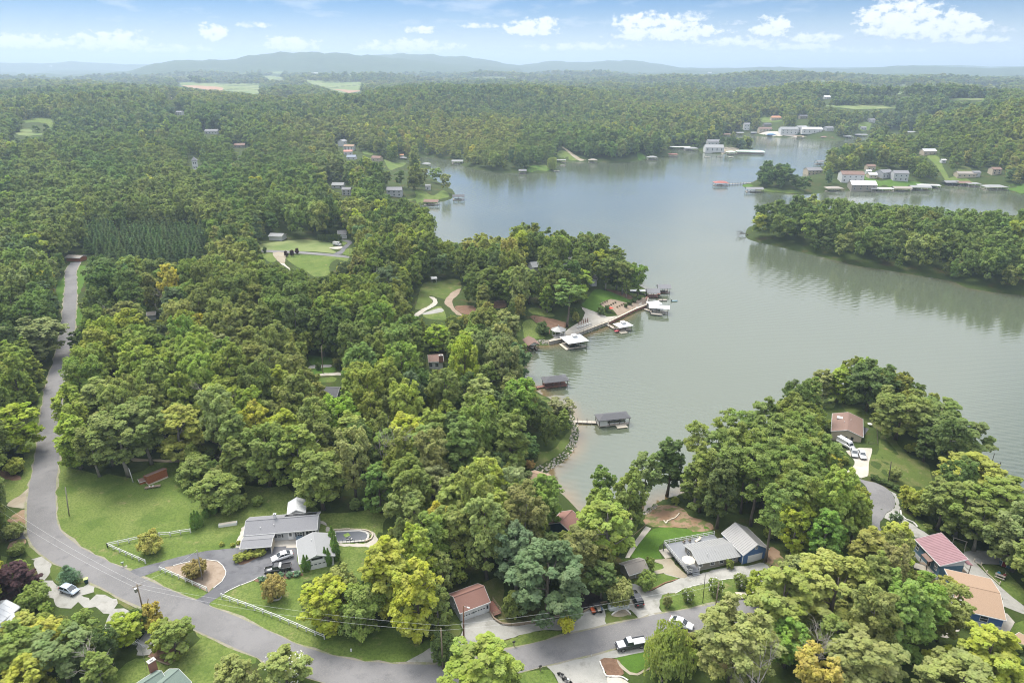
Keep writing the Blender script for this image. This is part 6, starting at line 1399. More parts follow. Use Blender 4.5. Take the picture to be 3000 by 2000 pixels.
MB().box(-1.2, -.8, -.5, .5, .55, .9).build('rear_box', mat('blue_box', (.15, .25, .4), .6), G)
# motorcycle
def motorbike(p, rz, label, m1):
    x, y = gp(p); e = empty('motorcycle', (x, y, zat(x, y)+.08), rz, label, 'motorcycle')
    for sx in (-.75, .75):
        o = MB().lathe([(.2, -.06), (.32, -.06), (.32, .06), (.2, .06)], 14).build('wheel', M_BLACK, e); o.location = (sx, 0, .32); o.rotation_euler.x = math.pi/2
    MB().tube([(-.75, 0, .32), (-.3, 0, .6), (.3, 0, .75), (.55, 0, .95), (.75, 0, .32)], .05, 6).build('frame', M_METAL, e); MB().box(-.25, .25, -.2, .2, .25, .6).build('engine', M_RIM, e)
    MB().lathe([(.05, -.25), (.17, -.15), (.17, .15), (.05, .25)], 8, (0, 0, 0)).build('fuel_tank', m1, e).matrix_local = Matrix.Translation((.2, 0, .82)) @ Matrix.Rotation(math.pi/2, 4, 'Y')
    MB().box(-.65, -.05, -.14, .14, .72, .82).build('saddle', M_BLACK, e); MB().tube([(.5, -.38, 1.05), (.55, 0, 1.0), (.5, .38, 1.05)], .025, 5).build('handlebar', M_METAL, e)
motorbike(tc_(1243,1515)[0], -.65, 'black cruiser motorcycle on the pale gravel forecourt', M_BLACK)
motorbike(tc_(1290,1560)[0], -.5, 'white faired motorcycle at the bottom edge of the gravel forecourt', P_WHITE)
# bins, boxes, small things
x, y = gp(ta(797,645)[0]); e = empty('wheelie_bin', (x, y, zat(x, y)+.04), .4, 'dark wheeled bin with lime lid at the roadside', 'bin')
MB().add([(-.28,-.3,0),(.28,-.3,0),(.28,.3,0),(-.28,.3,0),(-.36,-.38,1),(.36,-.38,1),(.36,.38,1),(-.36,.38,1)], [(3,2,1,0),(4,5,6,7),(0,1,5,4),(1,2,6,5),(2,3,7,6),(3,0,4,7)]).build('body', M_TEAL if 'M_TEAL' in globals() else W_TEAL, e); MB().box(-.4, .4, -.42, .42, 1.0, 1.08).build('lid', mat('lime_lid', (.5, .62, .2), .5), e)
def mailbox(p, label, m=None, stone=False):
    x, y = gp(p); e = empty('mailbox', (x, y, zat(x, y)), .5, label, 'mailbox'); MB().box(-.07, .07, -.07, .07, -.3, 1.0).build('post', M_WOOD, e); MB().box(-.28, .28, -.13, .13, 1.0, 1.25).build('box', m or M_BLACK, e)
mailbox(ta(1133,498)[0], 'grey-green mailbox on a post at the ranch drive mouth', mat('sage_paint', (.35, .42, .36), .6)); mailbox(ta(738,583)[0], 'small dark mailbox on the left road edge by the blue fir', M_BLACK)
mailbox(tc_(802,1228)[0], 'dark mailbox on the verge opposite the gravel forecourt', M_BLACK); mailbox(tc_(1043,1452)[0], 'dark mailbox with clay pot at the forecourt corner', M_BLACK)
curb('small stone pad at the foot of the ranch mailbox', ta(1112,495, 1140,506, 1165,500, 1160,488), .3, .12, M_STONE, step=.4)
x, y = gp(tb(1345,1275)[0]); MB().lathe([(.16, 0), (.13, .5), (.16, .52), (.12, .62)], 8).build('hydrant', M_TRIM, None, label='small white marker post on the verge below the oaks', category='post').location = (x, y, zat(x, y))
x, y = gp(tb(215,120)[0]); e = empty('stock_tank', (x, y, zat(x, y)), .28, 'long low white tank lying on the lawn left of the ranch house', 'tank'); MB().box(-2.1, 2.1, -.45, .45, 0, .7).build('tank', M_TRIM, e); MB().box(-1.9, 1.9, -.35, .35, .7, .78).build('lid', M_CREAM, e)
x, y = gp(tf(1405,1030)[0]); e = empty('workbench', (x, y, zat(x, y)), .32, 'low weathered wooden bench in front of the red shed', 'bench'); MB().box(-1.9, 1.9, -.45, .45, .4, .5).build('top', M_WOOD, e)
for sx in (-1.5, 0, 1.5): MB().box(sx-.06, sx+.06, -.4, .4, 0, .4).build('leg', M_WOOD, e)
for k in (-.7, .1): MB().cbox((k, 0, .5), (.35, .3, .2)).build('basket', M_TRIM, e)
def picnic(p, rz, label, m=None, L=1.9):
    x, y = gp(p); e = empty('picnic_table', (x, y, zat(x, y)+.03), rz, label, 'picnic table')
    for k in range(4): MB().box(-L/2, L/2, -.36+k*.18, -.36+k*.18+.165, .7, .75).build('plank', m or M_DECKW, e)
    for sy in (-1, 1): MB().box(-L/2, L/2, sy*.75-.14, sy*.75+.14, .42, .47).build('bench', m or M_DECKW, e)
    for sx in (-1, 1):
        for sy in (-1, 1): MB().beam((sx*L*.35, sy*.65, 0), (sx*L*.35, sy*.2, .7), .06, .1).build('leg', m or M_DECKW, e)
        MB().box(sx*L*.35-.03, sx*L*.35+.03, -.85, .85, .34, .42).build('brace', m or M_DECKW, e)
    return e
PT = picnic(te(1970,600)[0], math.radians(-42), 'picnic table with two seated people on the small lawn at right')
picnic(td(1008,775)[0], .05, 'pale wooden picnic table under the yellow-green tree by the road', M_CREAM, 2.2); picnic(td(1150,768)[0], .3, 'second pale picnic table, right of the first under the tree', M_CREAM, 1.8)
def person(label, loc, rz, shirt, hair, legs, hat=None):
    "seated figure: one skinned body, hair as a child"
    e = empty('person', loc, rz, label, 'person')
    J = {'pel': (0, 0, .52, .15), 'che': (0, .08, .86, .17), 'nck': (0, .12, 1.08, .065), 'hd0': (0, .15, 1.18, .085), 'hd1': (0, .16, 1.30, .09),
         'lh': (-.1, .05, .5, .1), 'lk': (-.12, .46, .52, .07), 'la': (-.12, .48, .08, .05), 'lf': (-.12, .62, .05, .045), 'rh': (.1, .05, .5, .1), 'rk': (.12, .46, .52, .07), 'ra': (.12, .48, .08, .05), 'rf': (.12, .62, .05, .045),
         'ls': (-.2, .09, 1.0, .065), 'le': (-.27, .24, .8, .045), 'lw': (-.17, .46, .8, .033), 'ln': (-.14, .55, .8, .035), 'rs': (.2, .09, 1.0, .065), 're': (.27, .24, .8, .045), 'rw': (.17, .46, .8, .033), 'rn': (.14, .55, .8, .035)}
    E_ = [('pel', 'che'), ('che', 'nck'), ('nck', 'hd0'), ('hd0', 'hd1'), ('pel', 'lh'), ('lh', 'lk'), ('lk', 'la'), ('la', 'lf'), ('pel', 'rh'), ('rh', 'rk'), ('rk', 'ra'), ('ra', 'rf'), ('che', 'ls'), ('ls', 'le'), ('le', 'lw'), ('lw', 'ln'), ('che', 'rs'), ('rs', 're'), ('re', 'rw'), ('rw', 'rn')]
    ks = list(J); me = bpy.data.meshes.new('body'); me.from_pydata([J[k][:3] for k in ks], [(ks.index(a), ks.index(b)) for a, b in E_], []); o = bpy.data.objects.new('body', me); link(o, e)
    md = o.modifiers.new('skin', 'SKIN'); me.skin_vertices or o.modifiers
    if not me.skin_vertices:
        pass
    for i, k in enumerate(ks): me.skin_vertices[0].data[i].radius = (J[k][3], J[k][3])
    me.skin_vertices[0].data[0].use_root = True
    sb = o.modifiers.new('sub', 'SUBSURF'); sb.levels = sb.render_levels = 1
    m = bpy.data.materials.new('clothed_person'); m.use_nodes = True; nt = m.node_tree; n, l = ng(nt); tcx = n('ShaderNodeTexCoord'); sp = n('ShaderNodeSeparateXYZ'); l(tcx.outputs['Object'], sp.inputs[0])
    rp = n('ShaderNodeValToRGB'); mr = n('ShaderNodeMapRange'); l(sp.outputs[2], mr.inputs[0]); mr.inputs[2].default_value = 1.4; l(mr.outputs[0], rp.inputs[0]); rp.color_ramp.interpolation = 'CONSTANT'
    rp.color_ramp.elements[0].color = (*legs, 1); rp.color_ramp.elements[1].position = .42; rp.color_ramp.elements[1].color = (*shirt, 1); q = rp.color_ramp.elements.new(.79); q.color = (.45, .28, .2, 1)
    l(rp.outputs[0], nt.nodes['Principled BSDF'].inputs['Base Color']); me.materials.append(m)
    MB().lathe([(.02, .13), (.08, .11), (.105, .04), (.1, -.03)], 10, (0, .13, 1.31)).build('hair' if not hat else 'cap', hair, e, True); return e
try:
    a_ = PT.rotation_euler.z
    for lab, lx, ly, rot, sh, hr in (('person in a bright blue shirt seated at the picnic table', -.35, .8, math.pi, (.05, .35, .55), M_PILE), ('person in a dark red shirt and pale cap seated at the picnic table', .75, .8, math.pi, (.28, .05, .05), M_CREAM)):
        X_, Y_ = wloc(PT, lx, ly); person(lab, (X_, Y_, PT.location.z-.05), a_+rot, sh, hr, (.05, .06, .09))
except Exception as ex: print('person failed', ex)
# swing frame
x, y = gp(te(1590,320)[0]); e = empty('swing_frame', (x, y, zat(x, y)), -.6, 'pale wooden swing frame between the maroon roof and the trees', 'swing')
for sx in (-1.3, 1.3):
    for sy in (-1, 1): MB().beam((sx, sy*.9, 0), (sx, 0, 2.2), .1, .1).build('leg', M_DECKW, e)
MB().beam((-1.5, 0, 2.2), (1.5, 0, 2.2), .1, .12).build('top_beam', M_DECKW, e)
x, y = gp(te(2030,490)[0]); h_ = House('playhouse', 'small blue-grey shed with dark red door behind the picnic lawn', x, y, zat(x, y), -.5, 3.2, 2.4, gab(2.4, 2.0, 2.8), W_SLATE, R_WEATH, cat='shed'); h_.door('-y', -.6, .8, 1.7, mat('dark_red_door', (.3, .04, .04), .6), glass=False); h_.mask()
# antenna on the green roofed house
x, y = gp(ta(1350,1440)[0]); e = empty('tv_antenna', (x, y, zat(x, y)), -.45, 'grey rooftop television antenna above the green roof', 'antenna'); MB().tube([(0, 0, 0), (0, 0, 6.2)], .04, 6).build('mast', M_METAL, e); MB().tube([(-1.4, 0, 6.2), (1.4, 0, 6.2)], .025, 5).build('boom', M_METAL, e)
for k in range(8): MB().tube([(-1.3+k*.37, -.7+k*.05, 6.2), (-1.3+k*.37, .7-k*.05, 6.2)], .02, 4).build('element', M_METAL, e)
# air conditioner, mower
x, y = gp(te(1530,600)[0]); e = empty('heat_pump', (x, y, zat(x, y)+.1), .2, 'cream heat pump unit beside the blue workshop wall', 'heat pump'); MB().box(-.45, .45, -.4, .4, 0, .85).build('casing', M_CREAM, e); MB().lathe([(.32, 0), (.32, .04)], 12, (0, 0, .85)).build('fan_grille', M_BLACK, e)
motorbike(te(1640,635)[0], 2.2, 'blue-grey scooter parked at the corner of the blue workshop', mat('scooter_blue', (.35, .42, .52), .4))
# boats on land
def hull_mesh(L, W_, H, m, name='hull', tip=.0):
    mb = MB(); st = [(-.5, .92, 0), (-.2, 1, 0), (.15, .96, .02), (.35, .7, .1), (.47, .3, .22), (.5, .02, .32)]; vs = []
    for t, k, r in st: vs += [(t*L, -k*W_/2, H*(1+r*.4)), (t*L, -k*W_/2*.72, H*.35+r*H*.6), (t*L, 0, H*r*1.4), (t*L, k*W_/2*.72, H*.35+r*H*.6), (t*L, k*W_/2, H*(1+r*.4))]
    n = len(st); fs = [(i*5+k, i*5+k+1, (i+1)*5+k+1, (i+1)*5+k) for i in range(n-1) for k in range(4)]+[(0, 1, 2, 3, 4)]
    fs = [f[::-1] for f in fs]; mb.add(vs, fs); return mb.mesh(name, m, False)
def boat(label, x, y, z, rz, L=5.6, W_=2.2, hull=None, deck=None, cover=None, screen=True, cat='boat', name='motor_boat'):
    e = empty(name, (x, y, z), rz, label, cat); H = .75 if L > 4.5 else .5; link(bpy.data.objects.new('hull', hull_mesh(L, W_, H, hull or P_WHITE)), e)
    MB().prism([(-.48*L, -.42*W_), (.15*L, -.44*W_), (.36*L, -.3*W_), (.46*L, 0), (.36*L, .3*W_), (.15*L, .44*W_), (-.48*L, .42*W_)], H*.72, H*.9).build('deck', deck or M_CREAM, e)
    if screen: MB().slab([(.05*L, -W_*.4, H*.9), (.05*L, W_*.4, H*.9), (-.02*L, W_*.36, H+.45), (-.02*L, -W_*.36, H+.45)], .03).build('windscreen', M_GLASS, e)
    if cover:
        mb = MB(); sec = [(-.5, .8, .95), (-.3, .95, 1.25), (.1, .92, 1.3), (.35, .5, 1.15), (.46, .1, 1.05)]; n = 7; vs = [(t*L, k*W_/2*math.cos(math.pi*j/(n-1)), H*.95+(hh*H-H*.85)*math.sin(math.pi*j/(n-1))) for t, k, hh in sec for j in range(n)]
        mb.add(vs, [(i*n+k, i*n+k+1, (i+1)*n+k+1, (i+1)*n+k) for i in range(4) for k in range(n-1)]+[tuple(range(n-1, -1, -1))]); mb.build('cover', cover, e, True)
    MB().cbox((-.53*L, 0, H*.3), (.35, .4, .9)).build('outboard_motor', M_BLACK, e); return e
B_NAVY = mat('navy_boat_cover', (.03, .06, .16), .6, bump=.4, scale=2)
x, y = gp(te(1285,550)[0]); boat('white runabout with grey trim parked left of the blue workshop', x, y, zat(x, y)+.35, -.5, 5.0, 2.1)
x, y = gp(td(1365,575)[0]); boat('dark blue canoe lying on the red bank right of the blue garage', x, y, zat(x, y)+.05, -1.0, 4.4, 1.0, mat('canoe_blue', (.09, .17, .25), .5), mat('canoe_inside', (.13, .22, .3), .6), None, False, 'canoe', 'canoe')
x, y = gp(td(1310,560)[0]); e = empty('plank_pile', (x, y, zat(x, y)), -.9, 'pile of pale planks beside the dark blue canoe', 'planks')
for k in range(6): MB().cbox((-.3+k*.2, .1*(k % 3), .1*(k//3)), (3.2-.3*k, .16, .1), .05*k-.1).build('plank', M_CREAM if k % 2 else M_WOOD, e).rotation_euler.z = .06*k
x, y = gp(td(1445,487)[0]); MB().lathe([(.9, 0), (1.0, .2), (.85, .38), (.5, .42)], 14).build('round_pool', mat('blue_tarp', (.03, .07, .2), .5), None, label='round dark blue tarp heap on the red bank near the trees', category='tarp').location = (x, y, zat(x, y))
# stairs by the big oak
x, y = gp(tc_(1310,900)[0]); e = empty('garden_stairs', (x, y, zat(x, y)-.1), math.radians(80), 'wooden garden stairs going up into the trees by the black mulch', 'stairs')
for k in range(9): MB().box(k*.55, k*.55+.5, -.9, .9, -.2, .18+k*.16).build('tread', M_WOOD, e)
for sy in (-1, 1): MB().beam((-.2, sy*1.0, .5), (5, sy*1.0, 2.2), .12, .3).build('stringer', M_WOOD, e)
# small deck at the red-roofed garage
x, y = gp(tc_(612,900)[0]); e = empty('side_deck', (x, y, zat(x, y)), math.radians(28), 'small red-brown deck with railing at the right end of the pale garage', 'deck')
for k in range(8): MB().box(-.9, .9, -2+k*.5, -2+k*.5+.47, .6, .66).build('deck_board', M_REDDECK, e)
rail_run(e, (.9, -2), (.9, 2), .66, .9, 3, M_WOOD); rail_run(e, (-.9, -2), (.9, -2), .66, .9, 1, M_WOOD)
for sy in (-1.8, 1.8): MB().box(.75, .9, sy-.08, sy+.08, -1, .6).build('post', M_WOOD, e)
# deck of the beige lake house
e = empty('lake_deck', (H12.c[0], H12.c[1], H12.g), H12.yaw, 'dark grey deck on the lake side of the beige house', 'deck')
for k in range(int(H12.L*.9/.5)): MB().box(-H12.xl+k*.5-.5, -H12.xl+k*.5-.04, H12.wy0-4.6, H12.wy0-.05, .7, .78).build('deck_board', M_DECKD, e)
rail_run(e, (-H12.xl-.4, H12.wy0-4.6), (H12.xl*.8, H12.wy0-4.6), .78, 1.0, 7, M_PILE, (.5, 1.0), .08, .06); rail_run(e, (-H12.xl-.4, H12.wy0-4.6), (-H12.xl-.4, H12.wy0-2), .78, 1.0, 2, M_PILE, (.5, 1.0), .08, .06)
for k in range(5): MB().box(-H12.xl-.6-.3*k, -H12.xl-.3-.3*k, H12.wy0-1.8, H12.wy0-.3, -.3, .62-.16*k).build('step', M_DECKD, e)
x, y = gp(tj(775,462)[0]); table(x, y, H12.g+.78, .7, 'round pale table on the dark lake house deck', M_TRIM)
q = [proj(*wloc(e, a, b), H12.g+1.2) for a, b in ((-H12.xl-.6, H12.wy0), (H12.xl, H12.wy0), (H12.xl, H12.wy0-4.8), (-H12.xl-.6, H12.wy0-4.8))]; mask_poly(q)
# ------------------------------------------------------------------ docks and boats on the water
BOATG = 'small boats at the far docks'
def dock(label, p, L, W, yaw, roof='hip', rm=None, rz=3.0, rise=1.2, deckm=None, room=None, boatm=None, cupola=False, postm=None, deck_in=True, walk=None, cat='boathouse', name='boathouse', rail=False, dz=.55, two=False, small=False, finger=None, mask=True, over=.6):
    x, y = at_z(p, dz if not isinstance(p, list) else dz) if isinstance(p, tuple) else at_z(p[0], dz)
    e = empty(name, (x, y, 0), math.radians(yaw), label, cat); dm = deckm or M_DECKW; pm = postm or M_PILE; a, b = L/2, W/2
    # U-shaped deck round a slip that opens away from the shore side
    t = min(1.1, W*.22)
    if deck_in: parts = [(-a, a, -b, -b+t), (-a, a, b-t, b), (-a, -a+max(t, L*.25 if room else t), -b+t, b-t)]
    else: parts = [(-a, a, -b, b)]
    mb = MB()
    for q in parts: mb.box(q[0], q[1], q[2], q[3], dz-.22, dz)
    if small: mb.build('deck', dm, e)
    else:
        for q in parts: 
            nbx = max(1, int((q[1]-q[0])/1.2))
            for k in range(nbx): MB().box(q[0]+(q[1]-q[0])*k/nbx, q[0]+(q[1]-q[0])*(k+1)/nbx-.03, q[2], q[3], dz-.22, dz).build('deck_section', dm, e)
    nx = 2 if L < 7 or small else 3 if L < 13 else int(L/4)
    for i in range(nx+1):
        for sy in (-1, 1):
            px_, py_ = -a+.1+(L-.2)*i/nx, sy*(b-.1)
            MB().box(px_-.09, px_+.09, py_-.09, py_+.09, -1.5, rz if roof else dz+.3).build('post', pm, e)
    o = over; A, B = a+o, b+o
    if roof == 'hip':
        r = max(0.02, A-B) if A > B else .02
        mb = MB(); V = [(-A, -B, rz), (A, -B, rz), (A, B, rz), (-A, B, rz), (-r, 0, rz+rise), (r, 0, rz+rise)]
        mb.add(V, [(0, 1, 5, 4), (1, 2, 5), (2, 3, 4, 5), (3, 0, 4), (3, 2, 1, 0)]); mb.add([(-A, -B, rz-.14), (A, -B, rz-.14), (A, B, rz-.14), (-A, B, rz-.14)]+V[:4], [(0, 1, 5, 4), (1, 2, 6, 5), (2, 3, 7, 6), (3, 0, 4, 7), (3, 2, 1, 0)])
        ro = mb.build('roof', rm or R_GREY, e)
    elif roof == 'gable':
        mb = MB(); mb.slab([(-A, -B, rz), (A, -B, rz), (A, 0, rz+rise), (-A, 0, rz+rise)], .14); mb.slab([(-A, 0, rz+rise), (A, 0, rz+rise), (A, B, rz), (-A, B, rz)], .14); ro = mb.build('roof', rm or R_GREY, e)
        for sx in (-1, 1): MB().add([(sx*a, -b, rz-.1), (sx*a, b, rz-.1), (sx*a, 0, rz+rise-.2), (sx*a+.06, -b, rz-.1), (sx*a+.06, b, rz-.1), (sx*a+.06, 0, rz+rise-.2)], [(0, 1, 2), (5, 4, 3), (0, 3, 4, 1), (1, 4, 5, 2), (2, 5, 3, 0)]).build('gable_panel', M_TRIM, e)
    elif roof == 'flat': ro = MB().box(-A, A, -B, B, rz, rz+.16).build('roof', rm or R_WHITE, e)
    if cupola: MB().box(-.8, .8, -.8, .8, rz+rise*.5, rz+rise+.55).build('cupola', M_TRIM, ro); MB().add([(-1.2, -1.2, rz+rise+.5), (1.2, -1.2, rz+rise+.5), (1.2, 1.2, rz+rise+.5), (-1.2, 1.2, rz+rise+.5), (0, 0, rz+rise+1.2)], [(3, 2, 1, 0), (0, 1, 4), (1, 2, 4), (2, 3, 4), (3, 0, 4)]).build('cupola_roof', rm or R_WHITE, ro)
    if room: MB().box(-a+.12, -a+L*.27, -b+.12, b-.12, dz, rz-.02).build('cabin', room, e); MB().box(-a+.06, -a+.11, -.35, .35, dz+1.1, dz+1.9).build('window', M_GLASS, e)
    if two: MB().box(-A+.3, A-.3, -B+.3, B-.3, rz+rise*.2, rz+rise*.2+.1).build('sun_deck', dm, e)
    if rail: rail_run(e, (-a, -b+.05), (a, -b+.05), dz, .95, max(2, int(L/2)), M_TRIM)
    if walk:
        wx, wy = at_z(walk, dz); v = Matrix.Rotation(-math.radians(yaw), 2) @ Vector((wx-x, wy-y)); s0 = Vector((-a if v.x < 0 else a, max(-b+.8, min(b-.8, v.y*.3))))
        n = max(2, int((v-s0).length/1.5)) if not small else 2
        for k in range(n):
            p0, p1 = s0.lerp(v, k/n), s0.lerp(v, (k+1)/n-.01); MB().beam((p0.x, p0.y, dz-.08), (p1.x, p1.y, dz-.08), 1.5 if not small else 1.8, .16).build('walkway', dm, e)
            if not small and k % 2 == 0:
                for sg in (-1, 1):
                    d = (v-s0).normalized(); q = p0+Vector((-d.y, d.x))*.8*sg; MB().tube([(q.x, q.y, -1.5), (q.x, q.y, dz+.8)], .09, 6).build('piling', M_PILE, e)
    if finger: fx0, fx1, fy0, fy1 = finger; MB().box(fx0, fx1, fy0, fy1, .2, .42).build('swim_platform', M_CREAM, e)
    if boatm:
        X_, Y_ = wloc(e, (a*.15 if room else 0)+(L*.08 if room else 0), 0); boat(boatm[0], X_, Y_, boatm[1], math.radians(yaw), min(6.2, L*.72), min(2.3, W-2*t), boatm[2] if len(boatm) > 2 else None, None, boatm[3] if len(boatm) > 3 else None, screen=len(boatm) < 4, name='motor_boat')
    if mask:
        hh = rz+rise if roof else 1.5; mask_poly([proj(*wloc(e, sx*A, sy*B), zz) for sx, sy, zz in ((-1, -1, 0), (1, -1, 0), (1, -1, rz if roof else 1), (1, 1, rz if roof else 1), (0, 0, hh), (-1, 1, rz if roof else 1), (-1, -1, rz if roof else 1))])
    return e
dock('white boathouse with dark hip roof at the end of a long pier in the cove', th(1705,425)[0], 10.6, 4.2, 12, 'hip', R_DARK, 2.8, 1.1, M_DECKW, W_WHITE, ('white boat under a navy cover on the lift of the dark hip roof boathouse', 1.0, None, B_NAVY), False, walk=th(1345,418)[0], finger=(.4, 4.0, -4.1, -2.2), over=.35)
dock('red-decked dock with dark hip roof at the left shore of the cove', tm(885,1470)[0], 8.6, 4.4, 14, 'hip', R_DARK, 2.8, 1.2, M_REDDECK, None, None, False, walk=tm(612,1515)[0], deck_in=False, rail=False)
x, y = at_z(tm(850,1440)[0], .6); chair(x, y, .56, .5, mat('blue_cushion', (.25, .45, .6), .7), 'blue cushioned chair under the dark dock roof'); chair(x+2.5, y+1.2, .56, 2.5, M_BLACK, 'dark chair at the right side of the red dock deck')
dock('large square boathouse with white cupola roof beside the promenade', tm(1105,1015)[0], 8.6, 7.4, 22, 'hip', R_WHITE, 3.2, 1.3, M_DECKW, None, ('dark motor boat inside the large white cupola boathouse', .2, M_BLACK), True, rail=False, finger=(-5.6, -4.4, -3.6, 3.2))
dock('small white cupola roofed float dock off the promenade middle', tm(1665,835)[0], 6.2, 4.6, 25, 'hip', R_WHITE, 2.6, .9, M_DECKW, None, None, True, walk=tm(1480,780)[0], deck_in=False, finger=(-3.6, -.2, -4.4, -2.3))
x, y = at_z(tm(1600,862)[0], .5); MB().cbox((0, 0, 0), (2.6, 1.3, .3), .4).build('float_cushion', mat('crimson_cushion', (.5, .1, .12), .7), None, label='crimson rimmed sun cushion on the small white dock', category='cushion').location = (x, y, .5)
dock('L-shaped dock under a flat white roof near the promenade end', tm(2080,640)[0], 8.6, 4.0, -12, 'flat', R_WHITE, 3.0, .1, M_DECKW, None, ('white boat moored under the flat white roof', .1), walk=tm(1915,605)[0])
dock('lower white roofed bay joined left of the flat roofed dock', tm(2020,590)[0], 5.4, 3.8, 12, 'flat', R_WHITE, 2.9, .1, M_DECKW, None, None)
x, y = at_z(tm(2055,675)[0], .3); boat('grey jon boat tied in front of the flat white roofed dock', x, y, .05, math.radians(-20), 6.0, 1.9, mat('grey_hull', (.42, .42, .4), .5), M_DECKW, None, False)
dock('boathouse with dark grey gable roof and red-brown deck at the promenade tip', tm(2005,455)[0], 5.6, 4.6, 0, 'gable', R_GREY, 2.9, 1.5, M_REDDECK, None, None, walk=tm(1925,500)[0], deck_in=False)
dock('farther boathouse with dark grey roof behind the promenade tip', tm(2130,405)[0], 5.8, 4.4, 3, 'gable', R_GREY, 2.9, 1.5, M_REDDECK, None, ('white boat inside the farther grey boathouse', .4), walk=tm(2080,440)[0])
e = dock('bare grey finger pier right of the grey gable boathouse', tm(2120,500)[0], 4.6, 1.4, 0, None, None, 0, 0, M_DECKW, None, None, False, None, False, cat='pier', name='finger_pier')
dock('boathouse with maroon-brown gable roof at the left end of the promenade', tm(612,1045)[0], 6.4, 4.2, -72, 'gable', R_BROWN, 2.9, 1.4, M_WOOD, None, ('white boat on the lift under the maroon-brown roof', .5), walk=None)
dock('dark flat dock with tall pilings at the right edge of the lake', tj(1885,835)[0], 5.6, 3.4, -12, None, None, 0, 0, M_DECKG, None, None, False, None, False, cat='dock', name='floating_dock')
for q, lab in ((tj(1900,795), 'tall thin piling behind the right edge dock'), (tj(1955,880), 'tall thin piling in front of the right edge dock')):
    x, y = at_z(q[0], 0); MB().tube([(0, 0, -2), (0, 0, 3.2)], .1, 6).build('piling', M_PILE, None, label=lab, category='piling').location = (x, y, 0)
x, y = at_z(tm(2258,520)[0], 0); boat('small pale blue kayak floating right of the grey boathouses', x, y, -.05, .1, 3.2, .8, mat('sky_blue_hull', (.35, .6, .75), .4), mat('sky_blue_deck', (.45, .65, .75), .5), None, False, 'kayak', 'kayak')
# promenade sea wall, railing, gazebo, rip-rap
def seawall(px, top, label, m):
    P_ = [at_z(p, 0) for p in px]; a = Vector(P_[0]); e = empty('sea_wall', (a.x, a.y, 0), 0, label, 'wall')
    for p, q in zip(P_, P_[1:]):
        p, q = Vector(p)-a, Vector(q)-a; n = max(1, int((q-p).length/2.4))
        for k in range(n):
            u, v = p.lerp(q, k/n), p.lerp(q, (k+1)/n-.012); MB().beam((u.x, u.y, top/2-.6), (v.x, v.y, top/2-.6), .5, top+1.2).build('block', m, e)
        MB().beam((p.x, p.y, top+.08), (q.x, q.y, top+.08), .7, .14).build('coping', M_CREAM, e)
    return e
seawall(tm(820,1018, 1000,980, 1170,913, 1490,790), 1.6, 'stone sea wall under the left half of the promenade', M_STONE); seawall(tm(1505,788, 1650,713, 1800,640, 1930,592, 1953,512), 1.4, 'timber-faced sea wall under the right half of the promenade', W_BRICK)
def railing(px, z, label, n, m):
    P_ = [at_z(p, z) for p in px]; a = Vector(P_[0]); e = empty('railing', (a.x, a.y, 0), 0, label, 'railing')
    for p, q in zip(P_, P_[1:]): p, q = Vector(p)-a, Vector(q)-a; rail_run(e, p, q, z, 1.0, max(2, int((q-p).length/2.2)), m, (.35, .7, 1.0), .07, .04)
railing(tm(960,955, 1170,880, 1500,760, 1640,700), 1.7, 'thin grey railing along the promenade edge', 10, M_WOOD)
def gazebo(p, r, label, rm, n=8, h=2.6, g=None, rise=1.5):
    x, y = gp(p) if g is None else at_z(p, g); g = zat(x, y) if g is None else g; e = empty('gazebo', (x, y, g), .2, label, 'gazebo'); mb = MB()
    vs = [(r*1.2*math.cos(2*math.pi*k/n), r*1.2*math.sin(2*math.pi*k/n), h) for k in range(n)]
    for k in range(n): MB().add([vs[k], vs[(k+1) % n], (0, 0, h+rise), (vs[k][0], vs[k][1], h-.12), (vs[(k+1) % n][0], vs[(k+1) % n][1], h-.12)], [(0, 1, 2), (1, 0, 3, 4), (3, 2, 4)]).build('roof_panel', rm, e)
    MB().lathe([(.35, h+rise-.15), (.3, h+rise+.35), (.02, h+rise+.6)], 8).build('finial', rm, e)
    for k in range(n): MB().box(r*math.cos(2*math.pi*k/n)-.08, r*math.cos(2*math.pi*k/n)+.08, r*math.sin(2*math.pi*k/n)-.08, r*math.sin(2*math.pi*k/n)+.08, -.5, h).build('post', M_TRIM, e)
    MB().lathe([(r*1.1, -.4), (r*1.1, .15)], n).build('floor', M_CONCM, e); mask_poly([proj(x+r*1.2*c, y+r*.8*s_, g+zz) for c, s_, zz in ((-1, -1, 0), (1, -1, 0), (1, 0, h), (0, 0, h+rise), (-1, 0, h))]); return e
gazebo(tm(925,905)[0], 2.9, 'eight-sided gazebo with pale ribbed metal roof on the promenade', R_METALL)
x, y = gp(tm(985,870)[0]); MB().lathe([(.3, 0), (.3, 1.2), (.05, 2.0)], 8).build('closed_umbrella', mat('red_canvas', (.55, .08, .05), .8), None, label='closed red umbrella beside the ribbed gazebo', category='umbrella').location = (x, y, zat(x, y)+.1)
x, y = gp(tm(1520,640)[0]); umbrella(x, y, zat(x, y)+.1, 1.5, 2.4, 'open red umbrella on the terrace above the promenade', mat('red_canvas', (.55, .08, .05), .8))
LG = None
